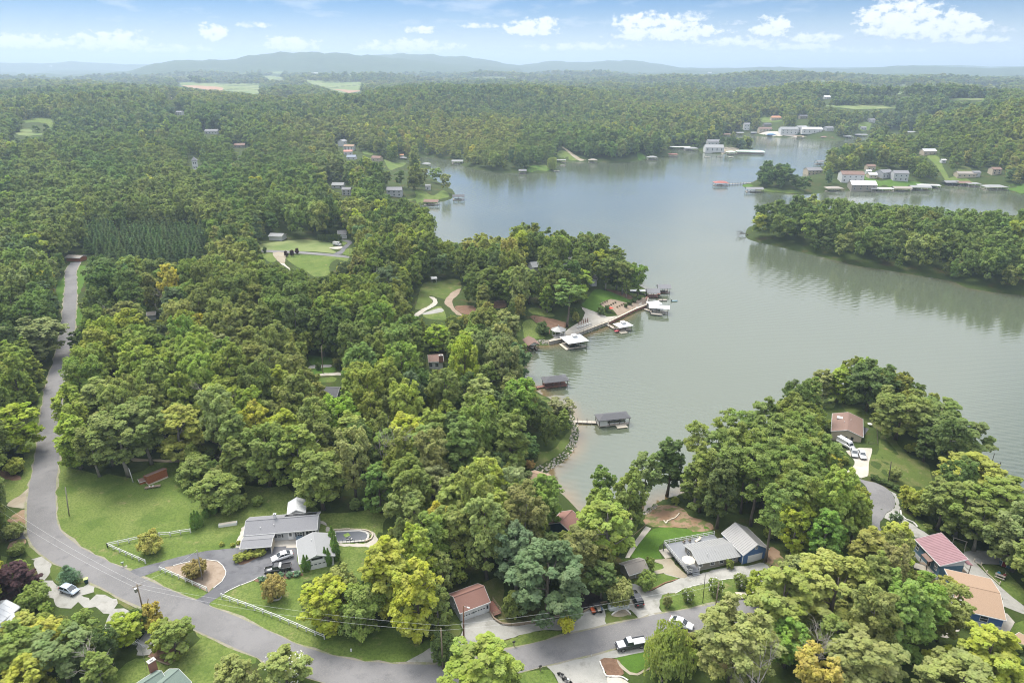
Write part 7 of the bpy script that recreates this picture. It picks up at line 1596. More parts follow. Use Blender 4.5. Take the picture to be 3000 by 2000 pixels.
for k in range(6):
    x, y = gp(tm(1150+k*28, 830-k*9)[0]); lab = f'{["first","second","third","fourth","fifth","sixth"][k]} white lounger from the gazebo side on the promenade'
    e = empty('sun_lounger', (x, y, zat(x, y)+.13), math.radians(-60), lab, 'lounger', 'white loungers on the promenade'); MB().box(-.9, .5, -.32, .32, .25, .33).build('mattress', M_TRIM, e); MB().slab([(.5, -.32, .3), (1.0, -.32, .75), (1.0, .32, .75), (.5, .32, .3)][::-1], .06).build('backrest', M_TRIM, e)
    for sx in (-.8, .4): MB().box(sx-.03, sx+.03, -.3, .3, 0, .25).build('leg', M_TRIM, e)
for k in range(5):
    x, y = gp(tm(1160+k*25, 790-k*8)[0]); MB().lathe([(.16, 0), (.22, .9), (.1, 1.7), (.03, 2.3)], 7).build('closed_umbrella', mat('rust_canvas', (.25, .1, .06), .8), None, label=f'{["first","second","third","fourth","fifth"][k]} closed brown umbrella from the gazebo, behind the white loungers', category='umbrella', group='closed brown umbrellas on the promenade').location = (x, y, zat(x, y)+.1)
dock('small white roofed shed at the tip of the promenade behind the trunks', tm(1830,440)[0], 9.0, 2.0, -2, 'flat', R_WHITE, 2.6, .1, M_CONCM, W_TEAL, None, cat='shed', name='boat_shed', deck_in=False)
# rip-rap: every stone that shows is a stone
def riprap(px, label, w0=0.0, w1=2.4, n=300, m=M_STONE, size=(.35, .75)):
    C = spline([at_z(p, 0) for p in px], 1.0); a = C[0]; e = empty('rip_rap', (a.x, a.y, 0), 0, label, 'stones'); rr = random.Random(n); protos = []
    for k in range(5):
        mb = MB(); pr = [(.2, -.3), (.5, -.15), (.48, .1), (.25, .3)]; mb.lathe([(r_*rr.uniform(.8, 1.2), z_*rr.uniform(.8, 1.2)) for r_, z_ in pr], 6); protos.append(mb.mesh('stone', [M_STONE, W_TAUPE, W_BEIGE][k % 3] if m is M_STONE else m))
    for k in range(n):
        i = rr.randrange(len(C)-1); d = (C[i+1]-C[i]).normalized(); nn = Vector((d.y, -d.x)); t = rr.uniform(w0, w1); p = C[i].lerp(C[i+1], rr.random())-nn*t
        o = bpy.data.objects.new('stone', protos[rr.randrange(5)]); link(o, e); s_ = rr.uniform(*size); o.scale = (s_, s_*rr.uniform(.6, 1), s_*.8); o.rotation_euler = (rr.uniform(-.4, .4), rr.uniform(-.4, .4), rr.uniform(0, 6.28)); o.location = (p.x-a.x, p.y-a.y, max(gh(p.x, p.y), 0)+.05)
    return e
riprap(th(1030,895, 1120,860, 1200,820, 1320,720, 1370,620, 1390,520, 1380,430, 1350,390, 1320,320, 1270,270), 'band of grey rip-rap stones round the wooded shore of the cove', -.4, 2.2, 300, size=(.4, .85))
riprap(tm(640,1012, 740,1012, 820,1014), 'grey rip-rap stones between the maroon boathouse and the promenade', -.3, 2.6, 130, size=(.35, .75))
riprap(ti(230,1180, 160,1240, 100,1275), 'scattered stones along the small right beach of the cove', -.3, 1.2, 60, size=(.3, .6))
# far docks: base pixel, length m, width m, yaw, roof, colour, label, boat?
RD = mat('red_metal_roof', (.36, .11, .09), .5); RG = mat('pale_green_roof', (.50, .62, .55), .6)
FD = [(tq(1175,458), 9, 7, 0, 'hip', R_LGREY, 'white gazebo dock at the left arm of the far cove', 1), (tq(1480,432), 13, 8, 0, 'gable', R_LGREY, 'grey gable boathouse alone against the wooded far bank', 1),
 (tq(2120,528), 8, 6, 0, 'gable', R_GREY, 'small grey boathouse at the foot of the lawn point', 1), (tq(1490,785), 10, 6, 3, 'gable', R_DARK, 'boathouse with charcoal roof at the tip of the left point', 1),
 (tq(1225,835), 12, 7, -8, 'gable', R_BROWN, 'wide boathouse with brown gable roof under the left point', 1), (tq(945,400), 8, 6, 0, 'hip', R_GREY, 'grey hip roofed pavilion at the head of the left cove', 0),
 (tr(420,515), 12, 7, 0, 'flat', R_LGREY, 'flat roofed boathouse right of the weeping tree point', 0), (tr(437,543), 7, 3, 0, None, None, 'open float with white boat below the flat roofed boathouse', 1),
 (tr(695,515), 10, 7, 0, 'hip', R_WEATH, 'brown hip roofed dock below the tall far trunks', 1), (tr(1205,490), 12, 8, 0, 'hip', R_LGREY, 'pale hip roofed dock with boat left of the red one', 1),
 (tr(1385,465), 11, 8, 0, 'flat', RD, 'two-level dock with red roof near the marina', 0), (tr(1440,400), 30, 9, -6, 'flat', R_WHITE, 'long white roofed slips at the marina left end', 0), (tr(1540,412), 18, 9, -4, 'hip', R_LGREY, 'pale hip roofed slips beside the long white ones', 1),
 (tr(1885,445), 11, 8, 0, 'hip', RG, 'small pale green roofed dock in front of the quay', 0), (tr(2050,438), 36, 14, -10, 'hip', RG, 'large pale green roofed slips at the end of the quay', 0),
 (tr(2085,768), 15, 8, -4, 'gable', R_GREY, 'grey roofed dock below the wooded point', 1), (tr(1795,712), 13, 9, 0, 'hip', RD, 'boathouse with red hip roof standing out in the open lake', 1),
 (tr(1840,290), 14, 9, 10, 'gable', R_BROWN, 'brown boathouse right of the marina in the far inlet', 0), (tr(1960,277), 12, 9, 0, 'gable', R_GREY, 'grey boathouse at the far inlet shore', 0), (tr(2078,275), 9, 8, 0, 'gable', R_GREY, 'little boathouse left of the far white quay', 0), (tr(2228,290), 14, 9, 0, 'hip', mat('blue_roof', (.15, .3, .55), .6), 'blue roofed dock on the far white quay', 0),
 (to(700,185), 16, 8, 0, 'flat', R_TAN, 'tan roofed dock below the big white far house', 0), (to(905,192), 18, 9, -5, 'hip', R_BROWN, 'brown hip roofed dock right on the far shore', 0), (to(1055,186), 16, 10, 0, 'hip', R_LGREY, 'pale hip roofed dock at the far shore bend', 0), (to(1150,175), 20, 10, 0, 'gable', R_GREY, 'long grey boathouse at the right end of the far shore', 0),
 (to(955,572), 15, 9, 0, 'hip', R_WEATH, 'tan hip roofed boathouse left of the white roofed hall', 1), (to(1300,575), 20, 8, -6, 'flat', R_WHITE, 'flat white roofed double slip on the peninsula shore', 1), (to(1450,572), 16, 9, -4, 'gable', R_WEATH, 'weathered gable boathouse on the peninsula shore', 1),
 (to(1585,565), 18, 8, -8, 'gable', R_LGREY, 'pale gable boathouse right on the peninsula shore', 1), (to(1645,550), 20, 8, -10, 'flat', R_WHITE, 'long flat white roofed dock at the right of the peninsula', 0), (to(1810,528), 14, 9, 0, 'gable', R_GREY, 'grey boathouse at the right shore bend', 1), (to(1900,532), 12, 8, 0, 'gable', R_BROWN, 'brown boathouse middle of the right shore row', 1),
 (to(1970,538), 12, 8, 0, 'flat', R_LGREY, 'flat grey roofed boathouse in the right shore row', 0), (to(2130,560), 20, 11, -4, 'hip', R_LGREY, 'large pale hip roofed dock at the right shore', 1), (to(1398,138), 16, 10, 0, 'gable', R_GREY, 'lone grey boathouse under the right wooded hill', 0), (to(1528,155), 18, 10, -10, 'gable', R_LGREY, 'lone pale boathouse farther right under the wooded hill', 0), (to(850,375), 10, 6, 20, 'gable', R_GREY, 'small boathouse behind the wooded point', 0)]
for p, L_, W_, yw, rf, rmm, lab, bt in FD:
    dock(lab, p[0], L_, W_, yw, rf, rmm, 3.2, 1.5 if rf != 'flat' else .1, M_DECKW, None, (f'white boat at the {lab}'[:90], .2) if bt else None, small=True, postm=M_TRIM if rmm in (R_LGREY, R_WHITE) else M_PILE, deck_in=bool(bt), over=.4)
for o in list(bpy.data.objects):
    if o.get('category') == 'boat' and str(o.get('label', '')).startswith('white boat at the '): o['label'] = ' '.join(o['label'].split()[:15]); o['group'] = BOATG
# pier to the red roofed boathouse
A0, A1 = Vector(at_z(tr(1850,712)[0], 0)), Vector(at_z(tr(2085,700)[0], 0)); e = empty('long_pier', (A0.x, A0.y, 0), 0, 'long thin pier linking the red roofed boathouse to the point', 'pier'); v = A1-A0
for k in range(10): p0, p1 = v*(k/10), v*((k+1)/10-.004); MB().beam((p0.x, p0.y, .9), (p1.x, p1.y, .9), 1.8, .2).build('deck_section', M_DECKW, e)
for k in range(11):
    for sg in (-.8, .8): p = v*(k/10); MB().box(p.x-.12, p.x+.12, p.y+sg-.12, p.y+sg+.12, -1.5, 2.0).build('piling', M_PILE, e)
for k, (p, lab) in enumerate(((tr(1685,472), 'small white speedboat left off the marina quay'), (tr(1790,470), 'white speedboat nearest the marina quay ramp'), (tr(1885,474), 'white speedboat right off the marina quay'), (tr(385,594), 'white pontoon boat at the weeping tree point'), (tr(1170,482), 'white boat left of the pale hip roofed dock'))):
    x, y = at_z(p[0], 0); boat(lab, x, y, -.05, .1*k, 7.5, 2.6)
# birds
for k, (px_, py_, lab) in enumerate(((1072, 113, 'upper of two dark birds in the sky left of centre'), (1078, 138, 'lower of two dark birds in the sky left of centre'))):
    a_, b_, c_ = ray(px_, py_); t = 260/b_; mb = MB(); mb.add([(-.5, 0, .15), (-.1, .12, 0), (-.1, -.12, 0), (.5, 0, .15), (.1, .12, 0), (.1, -.12, 0), (0, .35, 0), (0, -.3, 0)], [(0, 2, 1), (0, 1, 2), (3, 4, 5), (3, 5, 4), (1, 2, 7), (6, 1, 4), (1, 7, 5, 4), (4, 5, 7, 1)])
    o = mb.build('bird', M_BLACK, None, label=lab, category='bird'); o.location = (a_*t, b_*t, HC+c_*t)
# ------------------------------------------------------------------ trees one can point at
DOME = [dome(61), dome(62, nl=28)]; SHRUB = [dome(63, 1.6, 1.1, .22, 12, 22, .2, k=6), dome(64, 1.6, 1.1, .22, 14, 22, .2, k=6)]
DROOP = [broadleaf(65, 12, 5.4, 1.2, P_ROUND, nl=44, lr=.26)]; WIL = [willow(66)]; SPIN = [spindle(67), spindle(68)]; FIR = [conifer(69, 6, 2.2, .3)]
T_D = [trunk_mesh(80, 4.5, .14, 6, .2, 1.6)]; T_S = [trunk_mesh(81, 1.2, .05, 3, .2, .6)]; T_W = [trunk_mesh(82, 10, .35, 8, .25, 3)]
def flowers(seed, me_of, H, rad, n=160, s=.26):
    r = np.random.default_rng(seed); C, R = lobes_in(r, 16, H*.35, H, rad, P_WIDE, .3); i = r.integers(0, len(C), n); P = C[i]+unit(r.normal(size=(n, 3))+np.array([0, 0, .6]))*R[i][:, None]*.95
    V, F, L = leaves(r, P, np.full(n, .12), 4, s, flat=1); me = mesh_np('blossom', V, F, M_FLOWER); return me
FL_D = flowers(5, None, 4.5, 3, 70); FL_B = flowers(6, None, 18, 4.9, 150, .2)
KIND = {'oak': (NEAR_B, T_B, NB_H, NB_R, 'broadleaf_tree', 'tree'), 'pine': (NEAR_P, T_P, [22]*3, [4.2, 4.2, 3.6], 'pine_tree', 'pine tree'), 'cone': (NEAR_C, T_C*2, [14]*2, [2.6]*2, 'conifer', 'conifer'),
        'dome': (DOME, T_D*2, [4.5]*2, [3]*2, 'ornamental_tree', 'tree'), 'shrub': (SHRUB, T_S*2, [1.6]*2, [1.1]*2, 'shrub', 'shrub'), 'droop': (DROOP, T_D, [12], [5.4], 'broadleaf_tree', 'tree'),
        'willow': (WIL, T_W, [11], [5.5], 'willow_tree', 'tree'), 'spindle': (SPIN, T_S*2, [6]*2, [.85]*2, 'columnar_evergreen', 'evergreen'), 'fir': (FIR, T_S, [6], [2.2], 'conifer', 'conifer')}
PLACED = []; N_PLACED_BROAD = 0
def put_tree(kind, p, wpx, H, tint, label, at='base', blossom=False, variant=None, group=None):
    global N_PLACED_BROAD
    p = p[0] if isinstance(p, list) else p
    if at == 'base': x, y = gp(p)
    else:
        x, y = gp(p); 
        for _ in range(4): x, y = at_z(p, zat(x, y)+H)
    z = zat(x, y); R = wpx*math.hypot(x, y, HC-z)/4000
    cr, tr_, HH, RR, nm, cat = KIND[kind]; k = variant if variant is not None else random.randrange(len(cr)); k %= len(cr)
    e = tree_thing(nm, x, y, z-.05, cr[k], tr_[k % len(tr_)], random.uniform(0, 6.28), R/RR[k], H/HH[k], jit(tint, .05), label, cat, group)
    if blossom: b = bpy.data.objects.new('blossom', FL_B if kind == 'oak' else FL_D); link(b, e)
    PLACED.append((x, y, R*(.95 if kind in ('oak', 'pine', 'droop') else .8)))
    if kind in ('oak', 'droop'): N_PLACED_BROAD += 1
    return e
Tt = put_tree
Tt('oak', tb(1150,1075), 143, 12, (.27,.31,.045), 'bright yellow-green tree on the lawn right below the grey garage wing', variant=1)
Tt('droop', tb(1460,1110), 128, 11, C_GRN, 'mid green tree with spreading boughs between the two yellow-green ones')
Tt('oak', tb(1985,1190), 150, 18.5, (.30,.31,.05), 'tall yellowish tree left of the pale garage, nearest the verge', variant=6)
Tt('oak', tb(1690,960), 165, 19, (.27,.28,.05), 'tall golden-green tree behind the tall yellowish one near the pool', variant=2)
Tt('oak', tb(1960,820), 130, 20, (.24,.29,.05), 'light green tall crown at the wood edge right of the pool', variant=4)
Tt('oak', tb(1560,880), 85, 11, C_DRK, 'dark tree in shade behind the mid green spreading tree')
Tt('oak', tb(2140,1140), 90, 13, C_MID, 'green tree touching the left wall of the pale garage')
Tt('dome', tc_(155,1365), 78, 5.6, C_DRK, 'small round dark green tree standing alone beside the garage drive mouth')
Tt('oak', tc_(530,1760), 215, 13, (.20,.25,.055), 'broad rounded yellow-green tree at the bottom edge below the road', variant=6)
Tt('dome', tc_(1290,1098), 50, 5.0, (.46,.45,.05), 'small bright yellow tree at the end of the garden stairs', variant=1)
Tt('oak', tc_(1110,985), 225, 16.5, (.115,.165,.085), 'huge blue-green round tree between the pale garage and black mulch bed', variant=3)
Tt('droop', tc_(790,960), 60, 6, C_MID, 'low feathery tree at the left foot of the huge blue-green one')
Tt('oak', tc_(1625,490), 165, 17.5, (.20,.25,.06), 'tall light green tree with pale trunk above the garden shed', variant=1)
Tt('oak', tc_(1600,790), 92, 8.5, C_DRK, 'dark tree behind the black mulch bed')
Tt('dome', tc_(1770,850), 80, 6, C_OLV, 'olive dome-shaped tree overhanging the covered car')
Tt('dome', tc_(2040,545), 36, 3.8, C_GRN, 'small upright tree at the right end of the garden shed'); Tt('dome', tc_(2010,700), 56, 4.2, C_GRN, 'small round tree on the lawn island by the garden shed')
Tt('willow', tc_(2200,1480), 138, 9.5, (.27,.31,.10), 'weeping willow beside the silver and black pickup')
Tt('dome', td(515,825), 38, 3.2, C_GRN, 'white flowering shrub, left of three below the deck house', blossom=True); Tt('dome', td(762,760), 46, 3.6, C_GRN, 'white flowering shrub, middle of three below the deck house', blossom=True)
Tt('dome', td(1000,705), 42, 3.6, C_MID, 'white flowering shrub, right of three below the deck house', blossom=True); Tt('dome', td(325,870), 30, 3.2, C_OLV, 'thin young tree at the curve of the gravel drive')
Tt('shrub', td(895,512), 25, 2.0, C_MID, 'round dark bush against the wall of the taupe bungalow')
Tt('oak', td(1155,840), 76, 8, (.23,.28,.05), 'yellow-green tree beside the pale picnic tables')
Tt('oak', td(900,1560), 215, 16, C_OLV, 'big olive oak right of the willow at the bottom of the picture', variant=3)
Tt('oak', td(1330,1180), 190, 16, (.21,.25,.07), 'broad light olive crown behind the big olive oak', variant=6); Tt('oak', td(1800,1120), 230, 16, (.24,.26,.08), 'very broad pale olive crown left of the lime green trees', variant=3)
Tt('oak', td(1600,1850), 120, 13, (.33,.28,.075), 'golden-leaved tree at the bottom edge right of centre', variant=5); Tt('oak', td(1400,1420), 110, 11, (.15,.23,.05), 'vivid green tree sunk between the broad olive crowns')
Tt('oak', td(2050,1750), 190, 15, C_OLV, 'olive crown at the bottom edge left of the lime green tree', variant=6); Tt('oak', td(1480,960), 130, 13, C_OLV, 'olive tree nearest the end of the road')
Tt('oak', te(1080,1180), 150, 15, (.15,.22,.05), 'large fresh green tree below the flowering one at right', variant=3); Tt('oak', te(930,770), 105, 12, (.21,.27,.05), 'lime green tree in front of the blue workshop', variant=1)
Tt('oak', te(980,450), 95, 11, (.26,.29,.06), 'yellow-green tree beside the gravel lane above the blue workshop', variant=4); Tt('oak', te(700,640), 110, 14, (.24,.24,.07), 'olive-gold tree at the right wood edge below the turning circle', variant=2)
Tt('oak', te(1390,1180), 120, 12, (.20,.22,.07), 'loose tree with white blossom left of the tan roofed house', blossom=True, variant=5); Tt('oak', te(1780,1620), 155, 13, (.25,.29,.05), 'yellow-green tree in front of the tan roofed house', variant=6)
Tt('oak', te(1440,830), 55, 6, (.27,.26,.07), 'yellowish tree at the corner of the blue workshop'); Tt('dome', te(1010,110), 36, 3.2, C_BLU, 'white flowering dark bush on the gravel lane island', blossom=True)
Tt('oak', te(2020,1560), 80, 9, C_DRK, 'dark tree left of the corner house roof'); Tt('oak', te(1500,1900), 190, 13, C_OLV, 'olive crown at the very bottom right of centre', variant=0)
# the right point
Tt('oak', tj(1010,585), 155, 16, C_MID, 'big dark green tree behind the lawn of the beige lake house', variant=3); Tt('oak', tj(1360,600), 140, 14, (.13,.18,.055), 'big rounded tree at the water behind the lake house lawn', variant=6)
Tt('oak', tj(1270,790), 70, 12, C_DRK, 'dark trunk-shaded tree in the middle of the point lawn'); Tt('oak', tj(1500,810), 165, 14, (.13,.17,.06), 'huge rounded tree leaning over the lake left of the floating dock', variant=3)
Tt('oak', tj(1640,1200), 165, 15, (.24,.25,.06), 'yellow-tinged tree below the huge rounded one at the right shore', variant=0); Tt('oak', tj(1390,1410), 120, 14, C_MID, 'green tree left of the right shore pair by the lane')
Tt('oak', tj(1560,1480), 120, 14, C_GRN, 'green tree standing above the swing frame'); Tt('oak', tj(1930,1480), 165, 16, (.18,.22,.06), 'large tree at the right edge under the floating dock', variant=6)
Tt('oak', te(1730,355), 110, 13, C_MID, 'tree with dark trunk right of the swing frame'); Tt('oak', te(2080,540), 150, 16, (.17,.2,.08), 'greyish green tree at the right edge above the playhouse', variant=3); Tt('oak', te(2230,760), 120, 13, C_MID, 'tree cut by the right edge beside the picnic lawn')
Tt('oak', tj(745,322), 135, 17, C_DRK, 'dark round-headed tree behind the beige lake house', variant=3); Tt('oak', tj(465,240), 85, 14, (.22,.28,.05), 'yellow-green tree left of the dark round-headed one'); Tt('oak', tj(300,270), 80, 14, C_OLV, 'pale green tree at the tip of the right point', variant=2)
Tt('oak', tj(590,255), 60, 8, C_GRN, 'low tree between the trunks behind the lake house'); Tt('dome', tj(1160,1230), 78, 6, (.24,.26,.05), 'layered yellow-green dogwood beside the turning circle lane')
Tt('dome', tj(1000,960), 36, 3.8, C_OLV, 'small olive tree behind the dark utility pole')
for k in range(9): Tt('shrub', [(tj(800+k*31, 955+k*11+(k*k)*.4)[0])], 17, 1.5, C_DRK, f'{ORDS[k]} clipped dark shrub in the hedge row of the turning circle, from the left', group='hedge shrubs at the turning circle')
# pines in the central right wood
for k, (a_, b_) in enumerate(((620,430),(800,500),(950,600),(1150,480),(1250,220),(1400,360),(1480,500),(1600,560),(1430,650),(1750,540),(1650,400),(1050,330),(900,320),(1300,560),(1100,620),(700,620),(1850,560),(1550,880),(1650,900),(1350,1000),(1200,720),(1500,760),(1720,760),(1250,380),(1000,450))):
    Tt('pine', ti(a_,b_), 82+(k % 3)*8, 21, (.15,.20,.06) if k % 3 else (.18,.22,.06), f'{ORDS[k]} pine of the right wood, counted from the one nearest the cove', 'top', group='pines of the right wood')
Tt('oak', ti(1130,655), 115, 17, (.15,.21,.06), 'tall green broadleaf in front of the pines behind the blue garage', 'top', variant=1); Tt('oak', ti(640,720), 110, 17, C_MID, 'dark broadleaf at the lower left of the pine wood', 'top', variant=4)
Tt('oak', ti(380,560), 110, 19, C_DRK, 'dark tree at the cove corner of the right wood', 'top', variant=2); Tt('oak', ti(150,740), 90, 15, (.17,.22,.08), 'slender grey-green tree with bare trunk on the cove beach', 'top', variant=7)
Tt('oak', th(1630,860), 75, 14, (.13,.19,.05), 'slim tree leaning over the cove at centre', 'top', variant=7); Tt('oak', th(1640,1055), 95, 14, (.2,.25,.07), 'pale green tree below the slim leaning one', 'top', variant=0)
Tt('oak', ti(1560,1150), 105, 15, (.26,.31,.05), 'bright yellow-green tree at the left edge of the right wood', 'top', variant=1); Tt('oak', ti(1850,1220), 110, 16, (.14,.24,.05), 'fresh green tree beside the bright yellow-green one', 'top', variant=4)
Tt('oak', ti(1980,940), 110, 15, (.25,.27,.05), 'yellow-green tree at the left rim of the turning circle', 'top', variant=6)
# cove left side
Tt('oak', th(530,770), 130, 18, (.25,.29,.06), 'bright tall tree in front of the cove house', 'top', variant=1); Tt('oak', th(250,900), 130, 18, (.21,.26,.07), 'pale green tall tree left of the bright one by the cove house', 'top', variant=2)
Tt('oak', th(800,850), 90, 16, (.24,.28,.13), 'silvery green tree with pale twigs right of the bright tall tree', 'top', variant=7); Tt('oak', th(1080,930), 120, 16, (.14,.20,.05), 'rounded green tree left of the faded red roof', 'top', variant=0)
Tt('oak', th(620,1020), 120, 16, (.24,.28,.06), 'yellow-green tree in the middle of the centre wood', 'top', variant=4); Tt('oak', th(480,0), 115, 19, (.22,.26,.09), 'tall grey-green poplar behind the wooded shore', 'top', variant=2); Tt('oak', th(860,70), 110, 17, (.16,.24,.05), 'green tree behind the short wooded shore lawn', 'top', variant=5)
Tt('oak', th(1240,230), 80, 9, (.23,.24,.13), 'pale brownish loose tree at the rip-rap shore', 'top', variant=5); Tt('droop', th(880,560), 100, 8, (.10,.16,.06), 'dark low spreading tree on the rip-rap lawn', 'top'); Tt('dome', th(950,860), 30, 3, (.34,.24,.09), 'small orange-tinged bush above the cove roof')
# lower left
Tt('oak', ta(185,765), 98, 7.5, C_PURP, 'dark purple-leaved tree at the lower left', variant=6); Tt('dome', ta(350,865), 74, 5, C_GRN, 'rounded green tree right of the purple one'); Tt('fir', ta(640,640), 48, 4.5, (.12,.19,.12), 'bluish layered little fir beside the road bend')
Tt('dome', ta(175,385), 38, 2.6, C_MID, 'round bush at the left road bank'); Tt('dome', ta(150,225), 50, 3.4, C_OLV, 'olive shrub on the red bank by the side road')
Tt('dome', ta(1392,358), 68, 4.6, (.27,.26,.07), 'small golden-olive maple inside its stone ring by the white fence'); Tt('dome', ta(1812,582), 64, 3.6, (.19,.16,.06), 'brownish green bush on the pale mulch island', variant=1); Tt('dome', tb(642,795), 68, 5, (.26,.22,.08), 'brown-tinged dome-shaped tree on the front lawn', variant=1)
for k in range(4): Tt('shrub', tb(320+k*62, 440-k*14), 32, 1.6, (.22,.24,.06), f'{ORDS[k]} olive shrub from the left in the bed below the carport', group='olive shrubs below the carport')
for k, (a_, b_, w_) in enumerate(((520,632,20),(590,612,22),(690,592,20),(780,585,20),(845,583,22))): Tt('shrub', tb(a_,b_), w_, 1.0, (.12,.19,.12), f'{ORDS[k]} low blue-green juniper from the left beneath the black pickup', group='junipers by the low wall')
for k, (a_, b_) in enumerate(((55,305), (160,310), (210,290))): Tt('shrub', tb(a_+100,b_), 14, .9, (.24,.26,.06), f'{ORDS[k]} small clump at the left corner of the ranch house', group='clumps at the ranch house corner')
Tt('oak', ta(1620,1290), 105, 7.5, C_GRN, 'tall dark green bush on the lower left mulch bed', variant=6); Tt('oak', ta(1500,1260), 60, 7, (.25,.28,.05), 'yellow-green bush touching the lower left mulch bed', variant=1); Tt('oak', ta(1180,1230), 88, 7.5, (.24,.29,.05), 'yellow-green rounded tree left of the grey gravel pocket', variant=0)
Tt('dome', ta(1400,1050), 60, 5, (.32,.27,.06), 'golden-leaved shrub under the transformer pole'); Tt('dome', ta(1290,1100), 55, 5, C_DRK, 'dark shrub left of the golden-leaved one'); Tt('oak', ta(800,1320), 95, 8.5, C_GRN, 'green tree at lower left with bare stems beside it', variant=5)
Tt('oak', ta(480,1340), 98, 8.5, (.30,.30,.06), 'yellow-tinged tree left of the gravel yard', variant=1); Tt('oak', ta(250,1270), 100, 8, (.26,.27,.07), 'olive-yellow tree in front of the white roofed house'); Tt('oak', ta(640,1560), 130, 10, (.15,.19,.08), 'greyish soft-needled tree at the lower left'); Tt('oak', ta(120,1560), 150, 11, C_GRN, 'green tree in the bottom left corner', variant=3)
Tt('oak', ta(950,1640), 90, 9, C_GRN, 'green tree with hanging boughs at the bottom left'); Tt('oak', ta(330,1750), 110, 10, (.27,.28,.06), 'yellow-green tree cut by the bottom edge at left')
Tt('oak', tb(770,1640), 128, 9, (.2,.23,.08), 'flowering tree dotted white at the bottom road bend', blossom=True, variant=6); Tt('oak', tb(290,1660), 98, 8, C_OLV, 'greyish tree with pale leaf edges left of the flowering one', variant=0); Tt('oak', tb(480,1700), 50, 6, C_OLV, 'small tree between the two bottom road bend trees')
# left side and big lawn
Tt('oak', tf(185,705), 125, 15, (.25,.32,.045), 'bright yellow-green tree with thin pale trunk left of the road', variant=1); Tt('dome', tf(155,890), 46, 4, (.25,.27,.06), 'small rounded yellow-green tree on the left verge')
Tt('oak', tf(1185,925), 150, 19, (.17,.21,.07), 'tall grey-green tree with white trunk behind the red shed', variant=7); Tt('oak', tf(1395,812), 125, 19, (.18,.22,.075), 'tall tree with long pale trunk right of the red shed track', variant=7); Tt('oak', tf(745,850), 105, 17, (.22,.29,.05), 'yellow-green tree at the left corner of the big lawn wood', variant=4)
Tt('oak', tf(915,928), 80, 15, (.18,.22,.07), 'slender tree with bare leaning trunk at the lawn edge', variant=7); Tt('oak', tf(1000,560), 130, 19, (.2,.24,.08), 'tall soft olive crown behind the lawn edge trees', variant=2); Tt('oak', tf(725,560), 95, 17, (.23,.28,.06), 'yellowish crown overhanging the road at left', variant=0)
Tt('droop', tf(2040,1222), 148, 9.5, (.16,.20,.06), 'broad soft green tree on the right side of the big lawn'); Tt('droop', tf(1830,975), 108, 7.5, (.16,.2,.06), 'rounded green tree behind the broad soft one'); Tt('dome', tf(2230,1210), 40, 3.5, C_MID, 'bush at the right foot of the broad soft green tree')
Tt('dome', tg(495,1192), 32, 2.6, C_GRN, 'small round fruit tree alone on the back lawn'); Tt('oak', tf(1700,780), 140, 17, (.26,.27,.07), 'orange-tinged tall tree behind the lawn track', variant=1); Tt('oak', tf(2040,520), 120, 16, (.22,.26,.05), 'yellow-green crown above the rounded lawn trees', variant=0)
Tt('oak', tg(600,1010), 150, 17, C_MID, 'dark green broad tree left of the white metal shed', variant=3); Tt('oak', tg(1090,1230), 150, 17, C_MID, 'dark green broad tree right of the white metal shed', variant=0); Tt('oak', tg(900,1020), 150, 19, (.19,.24,.055), 'tall olive-green tree rising behind the white metal shed', variant=4)
Tt('oak', tg(1280,700), 120, 18, (.19,.28,.05), 'fresh green crown in the middle of the centre wood', variant=3); Tt('oak', tg(1850,350), 120, 17, (.30,.33,.05), 'bright yellow crown right of the dead white tree', 'top', variant=1); Tt('oak', tg(2050,470), 150, 18, (.17,.22,.07), 'big soft green crown right of the bright yellow one', 'top', variant=6); Tt('oak', tg(2100,850), 110, 15, (.19,.2,.1), 'greyish brown-green crown above the pool lawn', 'top', variant=0)
Tt('oak', tg(1580,820), 100, 14, (.14,.21,.06), 'vivid green crown below the dead white tree', 'top'); Tt('oak', tg(1330,330), 110, 17, (.22,.27,.07), 'pale green crown above the centre wood', 'top', variant=2); Tt('oak', tg(690,320), 110, 17, (.26,.29,.05), 'yellow-green crown left of the centre wood', 'top', variant=0)
Tt('oak', tl(1840,1355), 80, 12, C_LIME, 'lime green tree behind the brown roof cottage', variant=1)
for k, (a_, b_, H_) in enumerate(((925,540,4.6),(952,530,4.2),(1115,480,5),(1145,490,5),(1178,300,5.5),(1195,400,6.5),(1215,440,7))): Tt('spindle', tb(a_,b_), 17+(k > 3)*4, H_, (.10,.17,.04), f'{ORDS[k]} pointed dark evergreen from the left around the grey garage wing', group='pointed evergreens by the garage wing')
for k, (p_, H_) in enumerate(((ta(1785,155), 4.8), (ta(1812,140), 5.2), (ta(1838,128), 4.6), (tf(1897,1300), 3), (tf(1940,1262), 4), (tf(1972,1262), 3.6))): Tt('spindle', p_, 18, H_, (.12,.20,.045), f'{ORDS[k]} pointed evergreen from the left on the lawn beside the ranch house', group='pointed evergreens on the lawn')
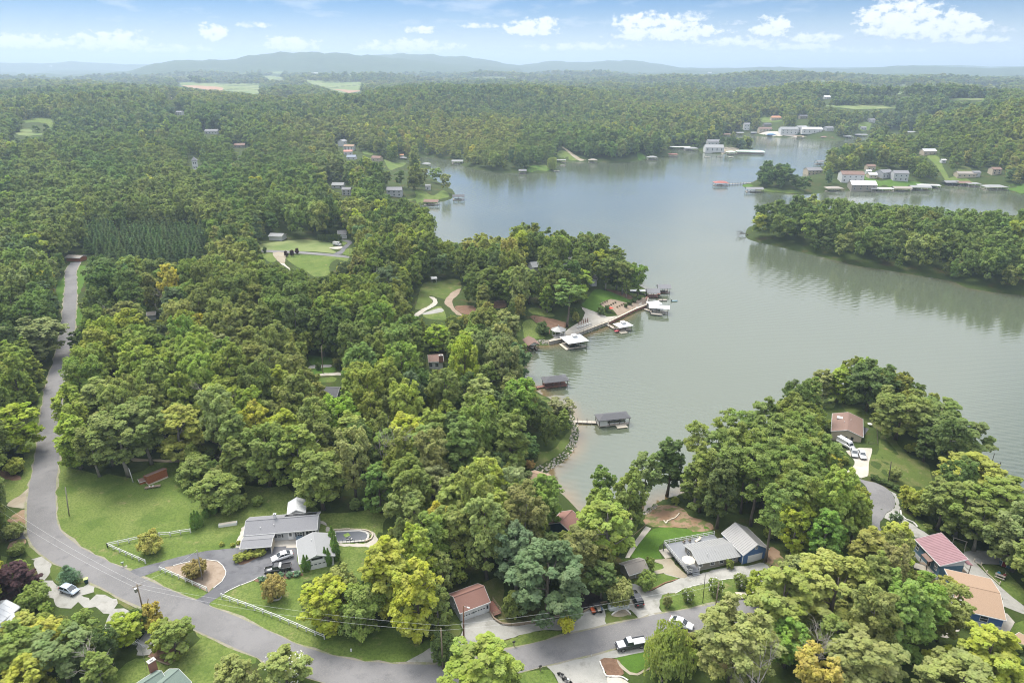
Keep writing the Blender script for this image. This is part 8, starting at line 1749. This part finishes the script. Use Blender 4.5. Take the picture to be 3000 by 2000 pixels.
# middle distance
for k, (a_, b_) in enumerate(((830,800),(930,790),(1040,800),(1130,780),(1200,800),(1290,830),(900,860),(1330,870))): Tt('pine', tl(a_,b_), 62, 22, (.19,.24,.06), f'{ORDS[k]} tall pine with bare trunk from the left in the mid wood', 'top', group='tall pines of the mid wood')
Tt('pine', tm(1040,290), 100, 22, (.15,.22,.07), 'large white pine standing above the promenade mulch slope', 'top'); Tt('oak', tm(1130,140), 100, 17, (.22,.30,.05), 'yellow-green tree behind the large white pine', 'top', variant=1); Tt('oak', tm(800,320), 50, 14, (.18,.25,.05), 'slim green tree left of the large white pine', 'top', variant=4)
Tt('oak', tm(590,130), 75, 18, (.19,.25,.07), 'tall soft green tree right of the mulch gap', 'top', variant=2); Tt('oak', tm(360,130), 75, 18, (.18,.24,.06), 'tall green tree left of the mulch gap', 'top', variant=4); Tt('oak', tm(110,120), 80, 18, C_MID, 'tall dark green tree by the winding path', 'top', variant=0)
Tt('oak', tm(1460,390), 70, 17, C_MID, 'tall tree with pale trunk behind the promenade lawn', variant=7); Tt('oak', tm(1660,440), 66, 17, C_MID, 'second tall tree with dark trunk behind the promenade lawn', variant=7); Tt('oak', tm(1830,470), 66, 16, (.14,.21,.05), 'last tree with pale forked trunk on the promenade point', variant=5); Tt('oak', tm(1590,380), 60, 17, C_DRK, 'dark tree in the row behind the promenade lawn', variant=4); Tt('oak', tm(1700,480), 28, 9, C_GRN, 'young tree with white trunk in the mulch strip', variant=7)
Tt('dome', tm(745,890), 44, 5, C_DRK, 'dark rounded bush left of the ribbed gazebo'); Tt('dome', tm(1410,670), 26, 3.4, C_DRK, 'dark bush at the foot of the promenade lawn'); Tt('dome', tm(1480,640), 16, 3, C_DRK, 'small conical bush beside the red terrace umbrella')
for k in range(7): Tt('shrub', tm(1700+k*26, 590-k*14-(k % 2)*20), 12, 1.8, C_DRK, f'{ORDS[k]} dark shrub from the left along the rock bed of the point', group='shrubs of the rock bed')
for k in range(12): Tt('shrub', tm(1410+k*24, 560-(k % 4)*16+k*4), 6, .7, (.16,.13,.08), f'{ORDS[k]} low brown clump from the left in the rock bed', group='clumps of the rock bed')
Tt('oak', tm(430,1010), 85, 13, C_GRN, 'fresh green tree at the water left of the maroon-brown boathouse', 'top', variant=3); Tt('oak', tm(60,630), 110, 17, C_MID, 'broad dark green tree above the cove lawn', 'top', variant=3); Tt('oak', tm(300,640), 100, 16, C_OLV, 'broad tree left of the promenade lawn', 'top', variant=6)
for k in range(9): Tt('dome', tl(740+k*24, 338+(k % 2)*3), 9.5, 4.6, C_DRK, f'{ORDS[k]} clipped evergreen from the left in the hedge by the grey hip roof house', group='clipped hedge evergreens')
for k, (a_, b_) in enumerate(((435,478),(490,470),(536,452),(240,442))): Tt('dome', tl(a_,b_), 13, 3.4, C_PURP if k < 3 else C_DRK, f'{ORDS[k]} dark reddish bush from the left at the gravel lot by the far lawn', group='dark bushes at the gravel lot')
Tt('dome', tl(730,1512), 18, 2.6, C_DRK, 'dark round bush by the pole on the small bright lawn')
Tt('oak', tk(350,590), 60, 15, (.30,.29,.06), 'yellow-topped tree left of the upper road', 'top', variant=0); Tt('oak', tk(300,890), 62, 13, (.30,.29,.06), 'yellow and orange topped tree left of the road lower down', 'top', variant=2); Tt('oak', tk(250,1075), 150, 16, (.2,.22,.10), 'broad grey-green crown left of the road', 'top', variant=3)
Tt('oak', tk(720,1345), 45, 8, C_DRK, 'small tree with white trunk on the right road edge'); Tt('oak', tk(1980,1190), 120, 15, (.18,.2,.09), 'broad grey-green rounded crown in the left mid wood', 'top', variant=6)
# plantation of young conifers
n_ = 0
for r_ in range(12):
    for c_ in range(13):
        a_, b_ = 815+c_*88-r_*6+(r_ % 2)*44, 300+r_*21
        if a_ > 1900 or (c_ < 3 and r_ > 8) or random.random() < .07: continue
        x, y = gp(tk(a_, b_)[0]); x += random.uniform(-.5, .5); y += random.uniform(-.5, .5); n_ += 1
        e = tree_thing('plantation_conifer', x, y, zat(x, y), NEAR_C[n_ % 2], T_C[0], random.uniform(0, 6.28), 1.15, random.uniform(.68, 1.08), jit((.12, .175, .08), .16), f'{ORDS[c_]} young conifer from the left in the {ORDS[11-r_]} row of the plantation', 'conifer', 'plantation conifers')
        PLACED.append((x, y, 3.5))
mask_poly(tk(830,300, 1100,240, 1450,215, 1800,240, 1900,400, 1850,480, 1600,500, 1200,450, 900,470, 800,420))
# row of round trees on the marina spit, weeping tree on the lawn point
for k, a_ in enumerate((1805, 1860, 1905, 1968, 2035)): Tt('oak', tr(a_, 385+(k > 2)*8), 17+(k > 2)*3, 13, C_DRK, f'{ORDS[k]} round dark tree from the left on the marina spit', variant=3, group='round trees of the marina spit')
Tt('willow', tr(345,583), 30, 13, (.24,.28,.1), 'weeping tree at the end of the far lawn point')
# bare trees
def bare(p, H, label, seed, at='base', spread=1.0, s=1.0):
    p = p[0]; x, y = gp(p)
    if at == 'top':
        for _ in range(4): x, y = at_z(p, zat(x, y)+H)
    e = empty('bare_tree', (x, y, zat(x, y)), seed, label, 'tree'); me = dead_mesh(seed, H, None, spread); link(bpy.data.objects.new('branches', me), e); PLACED.append((x, y, 2.2)); return e
bare(tg(1600,440), 19, 'bare dead tree with white spreading branches in the centre wood', 3, 'top'); bare(td(1110,1330), 14, 'leafless greyish branches poking through the olive crowns at the bottom', 5, 'top'); bare(tb(1880,0), 16, 'pale bare twigs above the golden-green tree near the pool', 7, 'top')
bare(tk(1470,760), 15, 'bare brown-twigged tree in the wood right of the road', 9, 'top'); bare(tl(1260,1030), 12, 'thin bare tree in the gap below the tall pines', 11, 'top'); bare(tk(1000,950), 14, 'white-branched dead tree beside the upper road wood', 13, 'top'); bare(ta(790,1260), 10, 'bare grey stems at the lower left among green trees', 15, 'top'); bare(tf(1880,40), 18, 'pale bare limbs in the orange-tinged wood left of centre', 17, 'top'); bare(td(1760,1150), 13, 'forked pale bare limbs in the bottom right crowns', 19, 'top')
x, y = at_z(tn(110,525)[0], 0); e = empty('fallen_tree', (x+1, y, .3), 0, 'fallen dead tree lying in the water at the island tip', 'tree'); o = bpy.data.objects.new('branches', dead_mesh(23, 12, mat('wet_wood', (.12, .09, .07), .8))); link(o, e); o.rotation_euler = (0, -1.35, .3)
# colours of the woods by region of the photograph: (pixel, radius, leaf colour)
A_ = (.19, .22, .07); B_ = (.14, .19, .06); Y_ = (.215, .26, .06); D_ = (.11, .155, .055); G_ = (.17, .20, .085)
CTRL = [((x_/.784, y_/.784), r_/.784, c_) for x_, y_, r_, c_ in
 [(250, 830, 80, Y_), (420, 830, 70, Y_), (180, 900, 60, Y_), (520, 870, 60, Y_), (640, 800, 60, A_), (300, 960, 80, A_), (720, 930, 80, A_), (860, 900, 60, Y_), (960, 950, 70, Y_), (40, 850, 60, Y_), (60, 940, 60, Y_), (60, 700, 60, B_), (230, 640, 60, D_),
  (520, 620, 70, A_), (640, 660, 80, B_), (560, 740, 80, A_), (790, 800, 60, B_), (980, 780, 60, B_), (1150, 760, 60, G_), (400, 450, 120, A_), (150, 420, 120, A_), (620, 420, 120, B_), (200, 330, 120, B_), (500, 330, 120, B_), (760, 300, 100, G_), (1100, 280, 120, A_), (1300, 320, 100, B_),
  (900, 460, 70, D_), (700, 600, 60, B_), (1300, 560, 110, D_), (1100, 600, 60, D_), (1100, 530, 50, A_), (1450, 600, 60, D_), (2000, 520, 160, B_), (2250, 560, 160, B_), (1850, 560, 80, D_), (1900, 1150, 80, Y_), (1750, 1100, 80, B_), (2000, 1420, 100, A_), (2250, 1250, 80, B_), (1100, 1150, 60, A_), (1050, 1020, 60, B_), (870, 1090, 80, D_), (1180, 1000, 60, B_), (100, 1480, 90, Y_), (2200, 300, 120, B_), (1800, 400, 80, D_), (800, 1130, 60, D_)]]
LANDMARKS = [(tg(700,1330)[0], 'the grey ranch house'), (tf(1440,960)[0], 'the red board shed'), (tc_(450,800)[0], 'the red-roofed garage'), (td(780,350)[0], 'the deck house'), (td(1150,420)[0], 'the blue garage'), (te(1450,350)[0], 'the maroon roofed workshop'), (te(1750,850)[0], 'the tan roofed house'),
 (tj(600,450)[0], 'the beige lake house'), (tj(880,1150)[0], 'the turning circle'), (tl(1800,1420)[0], 'the brown roof cottage'), (tg(1160,150)[0], 'the charcoal roof'), (tm(925,900)[0], 'the ribbed gazebo'), (tm(1400,480)[0], 'the promenade lawn'), (tl(1740,930)[0], 'the winding path'), (tl(600,560)[0], 'the far lawn'), (tl(940,290)[0], 'the grey hip roof house'),
 (tk(690,480)[0], 'the woodshed'), (tk(650,900)[0], 'the upper road'), (tk(600,1300)[0], 'the road bend at left'), (tf(100,700)[0], 'the left verge'), (tk(1390,1010)[0], 'the derelict cabin'), (tg(1600,650)[0], 'the dead white tree'), (th(1300,1330)[0], 'the faded red roof'), (th(1000,930)[0], 'the cove house'), (th(1300,600)[0], 'the rip-rap shore'), (th(1000,110)[0], 'the red-decked dock'),
 (tk(1350,350)[0], 'the conifer plantation'), (tb(1340,230)[0], 'the covered pool'), (tc_(1250,1050)[0], 'the small yellow tree'), (td(120,500)[0], 'the garden shed'), (ta(640,730)[0], 'the pale blue hatchback'), (ta(1500,1500)[0], 'the green roofed house'), (ta(50,900)[0], 'the white roofed house'), (tl(760,1430)[0], 'the small bright lawn'), (tm(640,90)[0], 'the promenade house'), (tl(350,270)[0], 'the roadside house'),
 (te(2070,600)[0], 'the picnic lawn'), (te(2100,1300)[0], 'the corner house'), (td(640,1000)[0], 'the end of the near road'), (ti(400,1230)[0], 'the bare red bank'), (tk(1500,1250)[0], 'the left mid wood'), (tf(2040,1100)[0], 'the broad soft green lawn tree'), (tq(865,700)[0], 'the wide grey house'), (tq(400,600)[0], 'the low flat grey roof'), (tk(150,200)[0], 'the far left wood')]
# ------------------------------------------------------------------ the wild woods
def tint_at(p, base_var):
    r = random.random()
    if CTRL:
        d = ((CT_XY-np.array(p))**2).sum(1); k = int(np.argmin(d))
        if d[k] < CT_R[k]**2 and random.random() < .85: return jit(CT_C[k], .12)
    t = [(.34, C_MID), (.22, C_GRN), (.16, C_OLV), (.16, C_DRK), (.05, C_YG), (.06, C_BLU), (.01, C_YEL)]
    for w, c in t:
        if r < w: return jit(c, .15)
        r -= w
    return jit(C_GRN)
CTRL = globals().get('CTRL', [])
if CTRL: CT_XY = np.array([c[0] for c in CTRL]); CT_R = np.array([c[1] for c in CTRL]); CT_C = [c[2] for c in CTRL]
def mask_hit(pts, M=None):
    M = MASK if M is None else M
    for px, py in pts:
        i, j = int(px/3), int(py/3)
        if 0 <= i < MW and 0 <= j < MH and M[j, i]: return True
    return False
def clear_of(x, y, z, R, H):
    "does the tree keep out of everything the photograph shows free?"
    P = []; Q = []
    dist_ = math.hypot(x, y)
    ex = 1.0
    for f in (.05, .2, .35, .5, .62, .75, .88, 1.03):
        hw = R*ex*(P_ROUND(f) if f > .15 else .1)
        a = proj(x, y, z+H*f); k = 2000*hw/math.hypot(dist_, HC-z)
        P += [a, (a[0]-k, a[1]), (a[0]+k, a[1])]
        if f >= .5: Q += [a, (a[0]-k*.8, a[1]), (a[0]+k*.8, a[1])]
        if k > 20: P += [(a[0]-k*.5, a[1]), (a[0]+k*.5, a[1])]
    return not mask_hit(P) and not mask_hit(Q, MASKW)
def wild():
    out = []; cell = {}
    def ok(x, y, R, f):
        i, j = int(x//8), int(y//8)
        for a in range(i-2, i+3):
            for b in range(j-2, j+3):
                for (x2, y2, R2) in cell.get((a, b), ()):
                    if (x-x2)**2+(y-y2)**2 < ((R+R2)*f)**2: return False
        return True
    def put(x, y, R): cell.setdefault((int(x//8), int(y//8)), []).append((x, y, R))
    for x, y, R in PLACED: put(x, y, R)
    lim = math.tan(math.radians(40))
    # near and middle distance: careful, largest first
    for (R0, R1, f, tries, r1) in [(5.0, 6.6, .62, 9000, 620), (3.6, 5.0, .62, 14000, 620), (2.2, 3.4, .66, 14000, 420), (1.3, 2.2, .7, 9000, 300)]:
        ys = rng.uniform(95, r1, tries); xs = rng.uniform(-1, 1, tries)*(ys*.86+25)
        zz = ground_h(xs, ys); ss = shore(xs, ys)
        B = np.zeros(tries, bool); PP = np.stack([xs, ys], 1)
        for poly in BLOCK:
            x0, y0 = poly.min(0)-1; x1, y1 = poly.max(0)+1
            m = (xs > x0) & (xs < x1) & (ys > y0) & (ys < y1)
            if m.any(): B[np.where(m)[0]] |= inside(PP[m], poly)
        for k in range(tries):
            if B[k] or ss[k] < max(1.0, R0*.3): continue
            x, y, z = xs[k], ys[k], zz[k]; R = rng.uniform(R0, R1)
            if not ok(x, y, R, f): continue
            H = R*rng.uniform(3.1, 4.3) if R > 2.3 else R*rng.uniform(1.6, 2.6)
            H = min(H, 23)
            if not clear_of(x, y, z, R, H): continue
            put(x, y, R); out.append((x, y, z, R, H))
    # middle and far distance: jittered cells that grow with distance
    r = 560.0
    while r < 5000:
        s = max(9.0, r*.0062) if r < 2600 else r*.0075
        na = int(math.radians(82)*r/s)
        A = np.radians(np.linspace(-41, 41, na))+rng.uniform(-.45, .45, na)*s/r; RR = r+rng.uniform(-.45, .45, na)*s
        xs, ys = RR*np.sin(A), RR*np.cos(A); zz = ground_h(xs, ys); ss = shore(xs, ys)
        for x, y, z, sd_ in zip(xs, ys, zz, ss):
            if sd_ < 2 or (r < 640 and not ok(x, y, 4.5, .62)): continue
            pt = math.sin(x/83+1.3*math.sin(y/170))*math.sin(y/118+math.sin(x/210)); R = rng.uniform(4.0, 6.6)*(1+.2*pt)*(s/9.0 if s < 14 else min(14/9+(s-14)/22, 2.6)); H = rng.uniform(11, 22)*(1+.3*pt)*(1 if s < 14 else 1.1)
            if r < 2600 or True:
                P = [proj(x, y, z+H*q) for q in (.1, .55, .95)]
                if r < 1500: kx = 2000*R*.7/r; P += [(P[1][0]-kx, P[1][1]), (P[1][0]+kx, P[1][1])]
                if (r < 1700 and not clear_of(x, y, z, R, H)) or mask_hit(P) or mask_hit(P[1:3], MASKW): continue
            out.append((x, y, z, R, H))
        r += s
    return out
W = wild()
print('wild trees', len(W), 'at', round(time.time()-T0, 1))
def regional(x, y, p):
    c = tint_at(p, 0)
    return c
# the 300 that show largest become things of their own; the others are one wood per distance
def apparent(t): x, y, z, R, H = t; d = math.hypot(x, y); return R*H/(d*d+HC*HC)
INFRAME = []
REST = []
for t in W:
    a, b = proj(t[0], t[1], t[2]+t[4]*.6)
    (INFRAME if (-60 < a < 3060 and b < 2080 and math.hypot(t[0], t[1]) < 600) else REST).append(t)
INFRAME.sort(key=apparent, reverse=True)
n_own = max(0, 300-N_PLACED_BROAD)
OWN, more = INFRAME[:n_own], INFRAME[n_own:]; REST += more
WORD = {C_MID: 'mid green', C_GRN: 'fresh green', C_OLV: 'olive green', C_DRK: 'dark green', C_YG: 'yellow green', C_BLU: 'bluish green', C_YEL: 'yellowing'}
def colour_word(c):
    best = min([(C_YEL, 'yellow-tinged'), (C_YG, 'yellow-green'), (C_GRN, 'fresh green'), (C_MID, 'mid green'), (C_DRK, 'dark green'), (C_OLV, 'olive green'), (C_BLU, 'bluish green'), (C_GOLD, 'golden'), (C_LIME, 'lime green'), (C_RUST, 'rust-tinged')],
               key=lambda q: sum((math.log(max(a, .01))-math.log(max(b, .01)))**2 for a, b in zip(q[0], c)))
    return best[1]
own_rec = []
for (x, y, z, R, H) in OWN:
    p = proj(x, y, z+H*.8); c = regional(x, y, p); k = random.randrange(8); a = random.uniform(0, 6.28)
    if H < 6.5: k = random.choice([0, 3, 6])
    nm = 'broadleaf_tree' if H > 6.5 else 'bush'
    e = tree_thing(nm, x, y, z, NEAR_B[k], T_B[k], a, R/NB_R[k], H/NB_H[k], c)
    own_rec.append((e, x, y, c, H, R))
LAND = [(gp(p) if isinstance(p, tuple) else p, n_) for p, n_ in LANDMARKS]
def place_words(x, y):
    best = min(LAND, key=lambda q: (q[0][0]-x)**2+(q[0][1]-y)**2); (lx, ly), nme = best
    dx, dy = x-lx, y-ly; dd = math.hypot(dx, dy)
    if dd < 1: return 'beside '+nme
    far = 'far ' if dd > 38 else ''
    if abs(dx) > abs(dy)*1.6: w = 'left of' if dx < 0 else 'right of'
    elif dy > 0: w = 'behind'
    else: w = 'in front of'
    return (far+w if w not in ('in front of',) or not far else 'well before')+' '+nme
ORD = ['leftmost', 'second from left', 'third from left', 'fourth from left', 'fifth from left', 'sixth from left', 'seventh from left', 'eighth from left', 'ninth from left', 'tenth from left', 'eleventh from left', 'twelfth from left', 'thirteenth from left', 'fourteenth from left', 'fifteenth from left', 'sixteenth from left']
from collections import defaultdict
def label_all(recs, noun='tree'):
    G = defaultdict(list)
    for e, x, y, c, H, R in recs:
        sz = ('tall' if H > 17.5 else 'medium-sized' if H > 11 else 'small') if H > 6.5 else 'low'
        nn = noun if H > 6.5 else 'bush'
        G[(sz, colour_word(c), nn, place_words(x, y))].append((x/y, e))
    for (sz, cw, nn, pw), L in G.items():
        L.sort(key=lambda q: q[0])
        for i, (_, e) in enumerate(L):
            e['category'] = nn; e['group'] = 'trees and bushes of the near woods'
            base = f'{sz} {cw} {nn} {pw}'.replace('medium-sized', 'middling')
            e['label'] = base if len(L) == 1 else f'{base}, {ORD[min(i, 15)]}'
label_all(own_rec)
def bush_fix():
    pass
# instanced woods
def inst_tree(name, srcs, rows):
    me = bpy.data.meshes.new(name); n = len(rows)
    me.vertices.add(n); me.vertices.foreach_set('co', np.array([r_[:3] for r_ in rows], np.float32).ravel())
    for an, ty, vals in (('scl', 'FLOAT_VECTOR', [(r_[3], r_[3], r_[4]) for r_ in rows]), ('tint', 'FLOAT_VECTOR', [tn3(r_[5]) for r_ in rows])):
        a = me.attributes.new(an, ty, 'POINT'); a.data.foreach_set('vector', np.array(vals, np.float32).ravel())
    a = me.attributes.new('rotz', 'FLOAT', 'POINT'); a.data.foreach_set('value', np.array([r_[6] for r_ in rows], np.float32))
    a = me.attributes.new('pick', 'INT', 'POINT'); a.data.foreach_set('value', np.array([r_[7] for r_ in rows], np.int32))
    o = bpy.data.objects.new(name, me); link(o)
    g = bpy.data.node_groups.new(name, 'GeometryNodeTree'); g.interface.new_socket('Geometry', in_out='INPUT', socket_type='NodeSocketGeometry'); g.interface.new_socket('Geometry', in_out='OUTPUT', socket_type='NodeSocketGeometry')
    nn, l = ng(g); gi = nn('NodeGroupInput'); go = nn('NodeGroupOutput'); ip = nn('GeometryNodeInstanceOnPoints'); j = nn('GeometryNodeJoinGeometry')
    for s in reversed(srcs):
        oi = nn('GeometryNodeObjectInfo'); oi.inputs['Object'].default_value = s; oi.inputs['As Instance'].default_value = True; l(oi.outputs['Geometry'], j.inputs[0])
    l(gi.outputs[0], ip.inputs['Points']); l(j.outputs[0], ip.inputs['Instance']); ip.inputs['Pick Instance'].default_value = True
    def A(nm, ty):
        q = nn('GeometryNodeInputNamedAttribute'); q.data_type = ty; q.inputs[0].default_value = nm; return q.outputs[0]
    l(A('pick', 'INT'), ip.inputs['Instance Index']); l(A('scl', 'FLOAT_VECTOR'), ip.inputs['Scale'])
    cb = nn('ShaderNodeCombineXYZ'); l(A('rotz', 'FLOAT'), cb.inputs[2]); l(cb.outputs[0], ip.inputs['Rotation'])
    l(ip.outputs[0], go.inputs[0])
    md = o.modifiers.new('trees', 'NODES'); md.node_group = g
    o['kind'] = 'stuff'; return o
def srcs_of(meshes):
    r = []
    for m in meshes: r.append(bpy.data.objects.new('tree_form', m))
    return r
lods = {'n': [], 'm': [], 'f': []}
for (x, y, z, R, H) in REST:
    d = math.hypot(x, y); p = proj(x, y, z+H*.8)
    c = regional(x, y, p) if d < 1100 else jit(random.choices([C_MID, C_GRN, C_OLV, C_DRK, C_BLU, C_YG], [.34, .2, .16, .2, .1, .01])[0], .12)
    pt = math.sin(x/140+1.3*math.sin(y/270))*math.sin(y/190+math.sin(x/310)); c = (c[0]*(1+.18*pt), c[1]*(1+.08*pt), c[2]*(1-.12*pt))
    if d < 330: k = random.randrange(8); lods['n'].append((x, y, z, R/NB_R[k], H/NB_H[k], c, random.uniform(0, 6.28), k))
    elif d < 950:
        k = random.choices([0, 1, 2, 3, 4], [.26, .22, .22, .2, .1])[0]; rr, hh = [(5.6, 20), (5, 22), (6.2, 18), (5.4, 20), (4, 22)][k]
        lods['m'].append((x, y, z, R/rr, H/hh, c, random.uniform(0, 6.28), k))
    else:
        k = random.randrange(3); rr, hh = [(5.8, 20), (5.2, 21), (6.6, 18)][k]; lods['f'].append((x, y, z, R/rr, H/hh, c, random.uniform(0, 6.28), k))
print({k: len(v) for k, v in lods.items()})
if lods['n']: inst_tree('woodland', srcs_of(NEAR_B), lods['n'])
inst_tree('woodland', srcs_of(MID_B), lods['m'])
inst_tree('distant_woodland', srcs_of(FAR_B), lods['f'])
# ------------------------------------------------------------------ haze
def build_haze():
    mb = MB(); mb.box(-9000, 9000, -600, 15800, -6, 300)
    m = bpy.data.materials.new('haze'); m.use_nodes = True; nt = m.node_tree; nt.nodes.clear(); n, l = ng(nt)
    o = n('ShaderNodeOutputMaterial'); v = n('ShaderNodeVolumePrincipled'); v.inputs['Color'].default_value = (.50, .62, .80, 1); v.inputs['Density'].default_value = 1.45e-4; v.inputs['Anisotropy'].default_value = .25
    l(v.outputs[0], o.inputs['Volume'])
    mb.build('haze', m, None, kind='stuff')
if not globals().get('NOHAZE'): build_haze()
print('script seconds', round(time.time()-T0, 1), 'objects', len(bpy.data.objects))
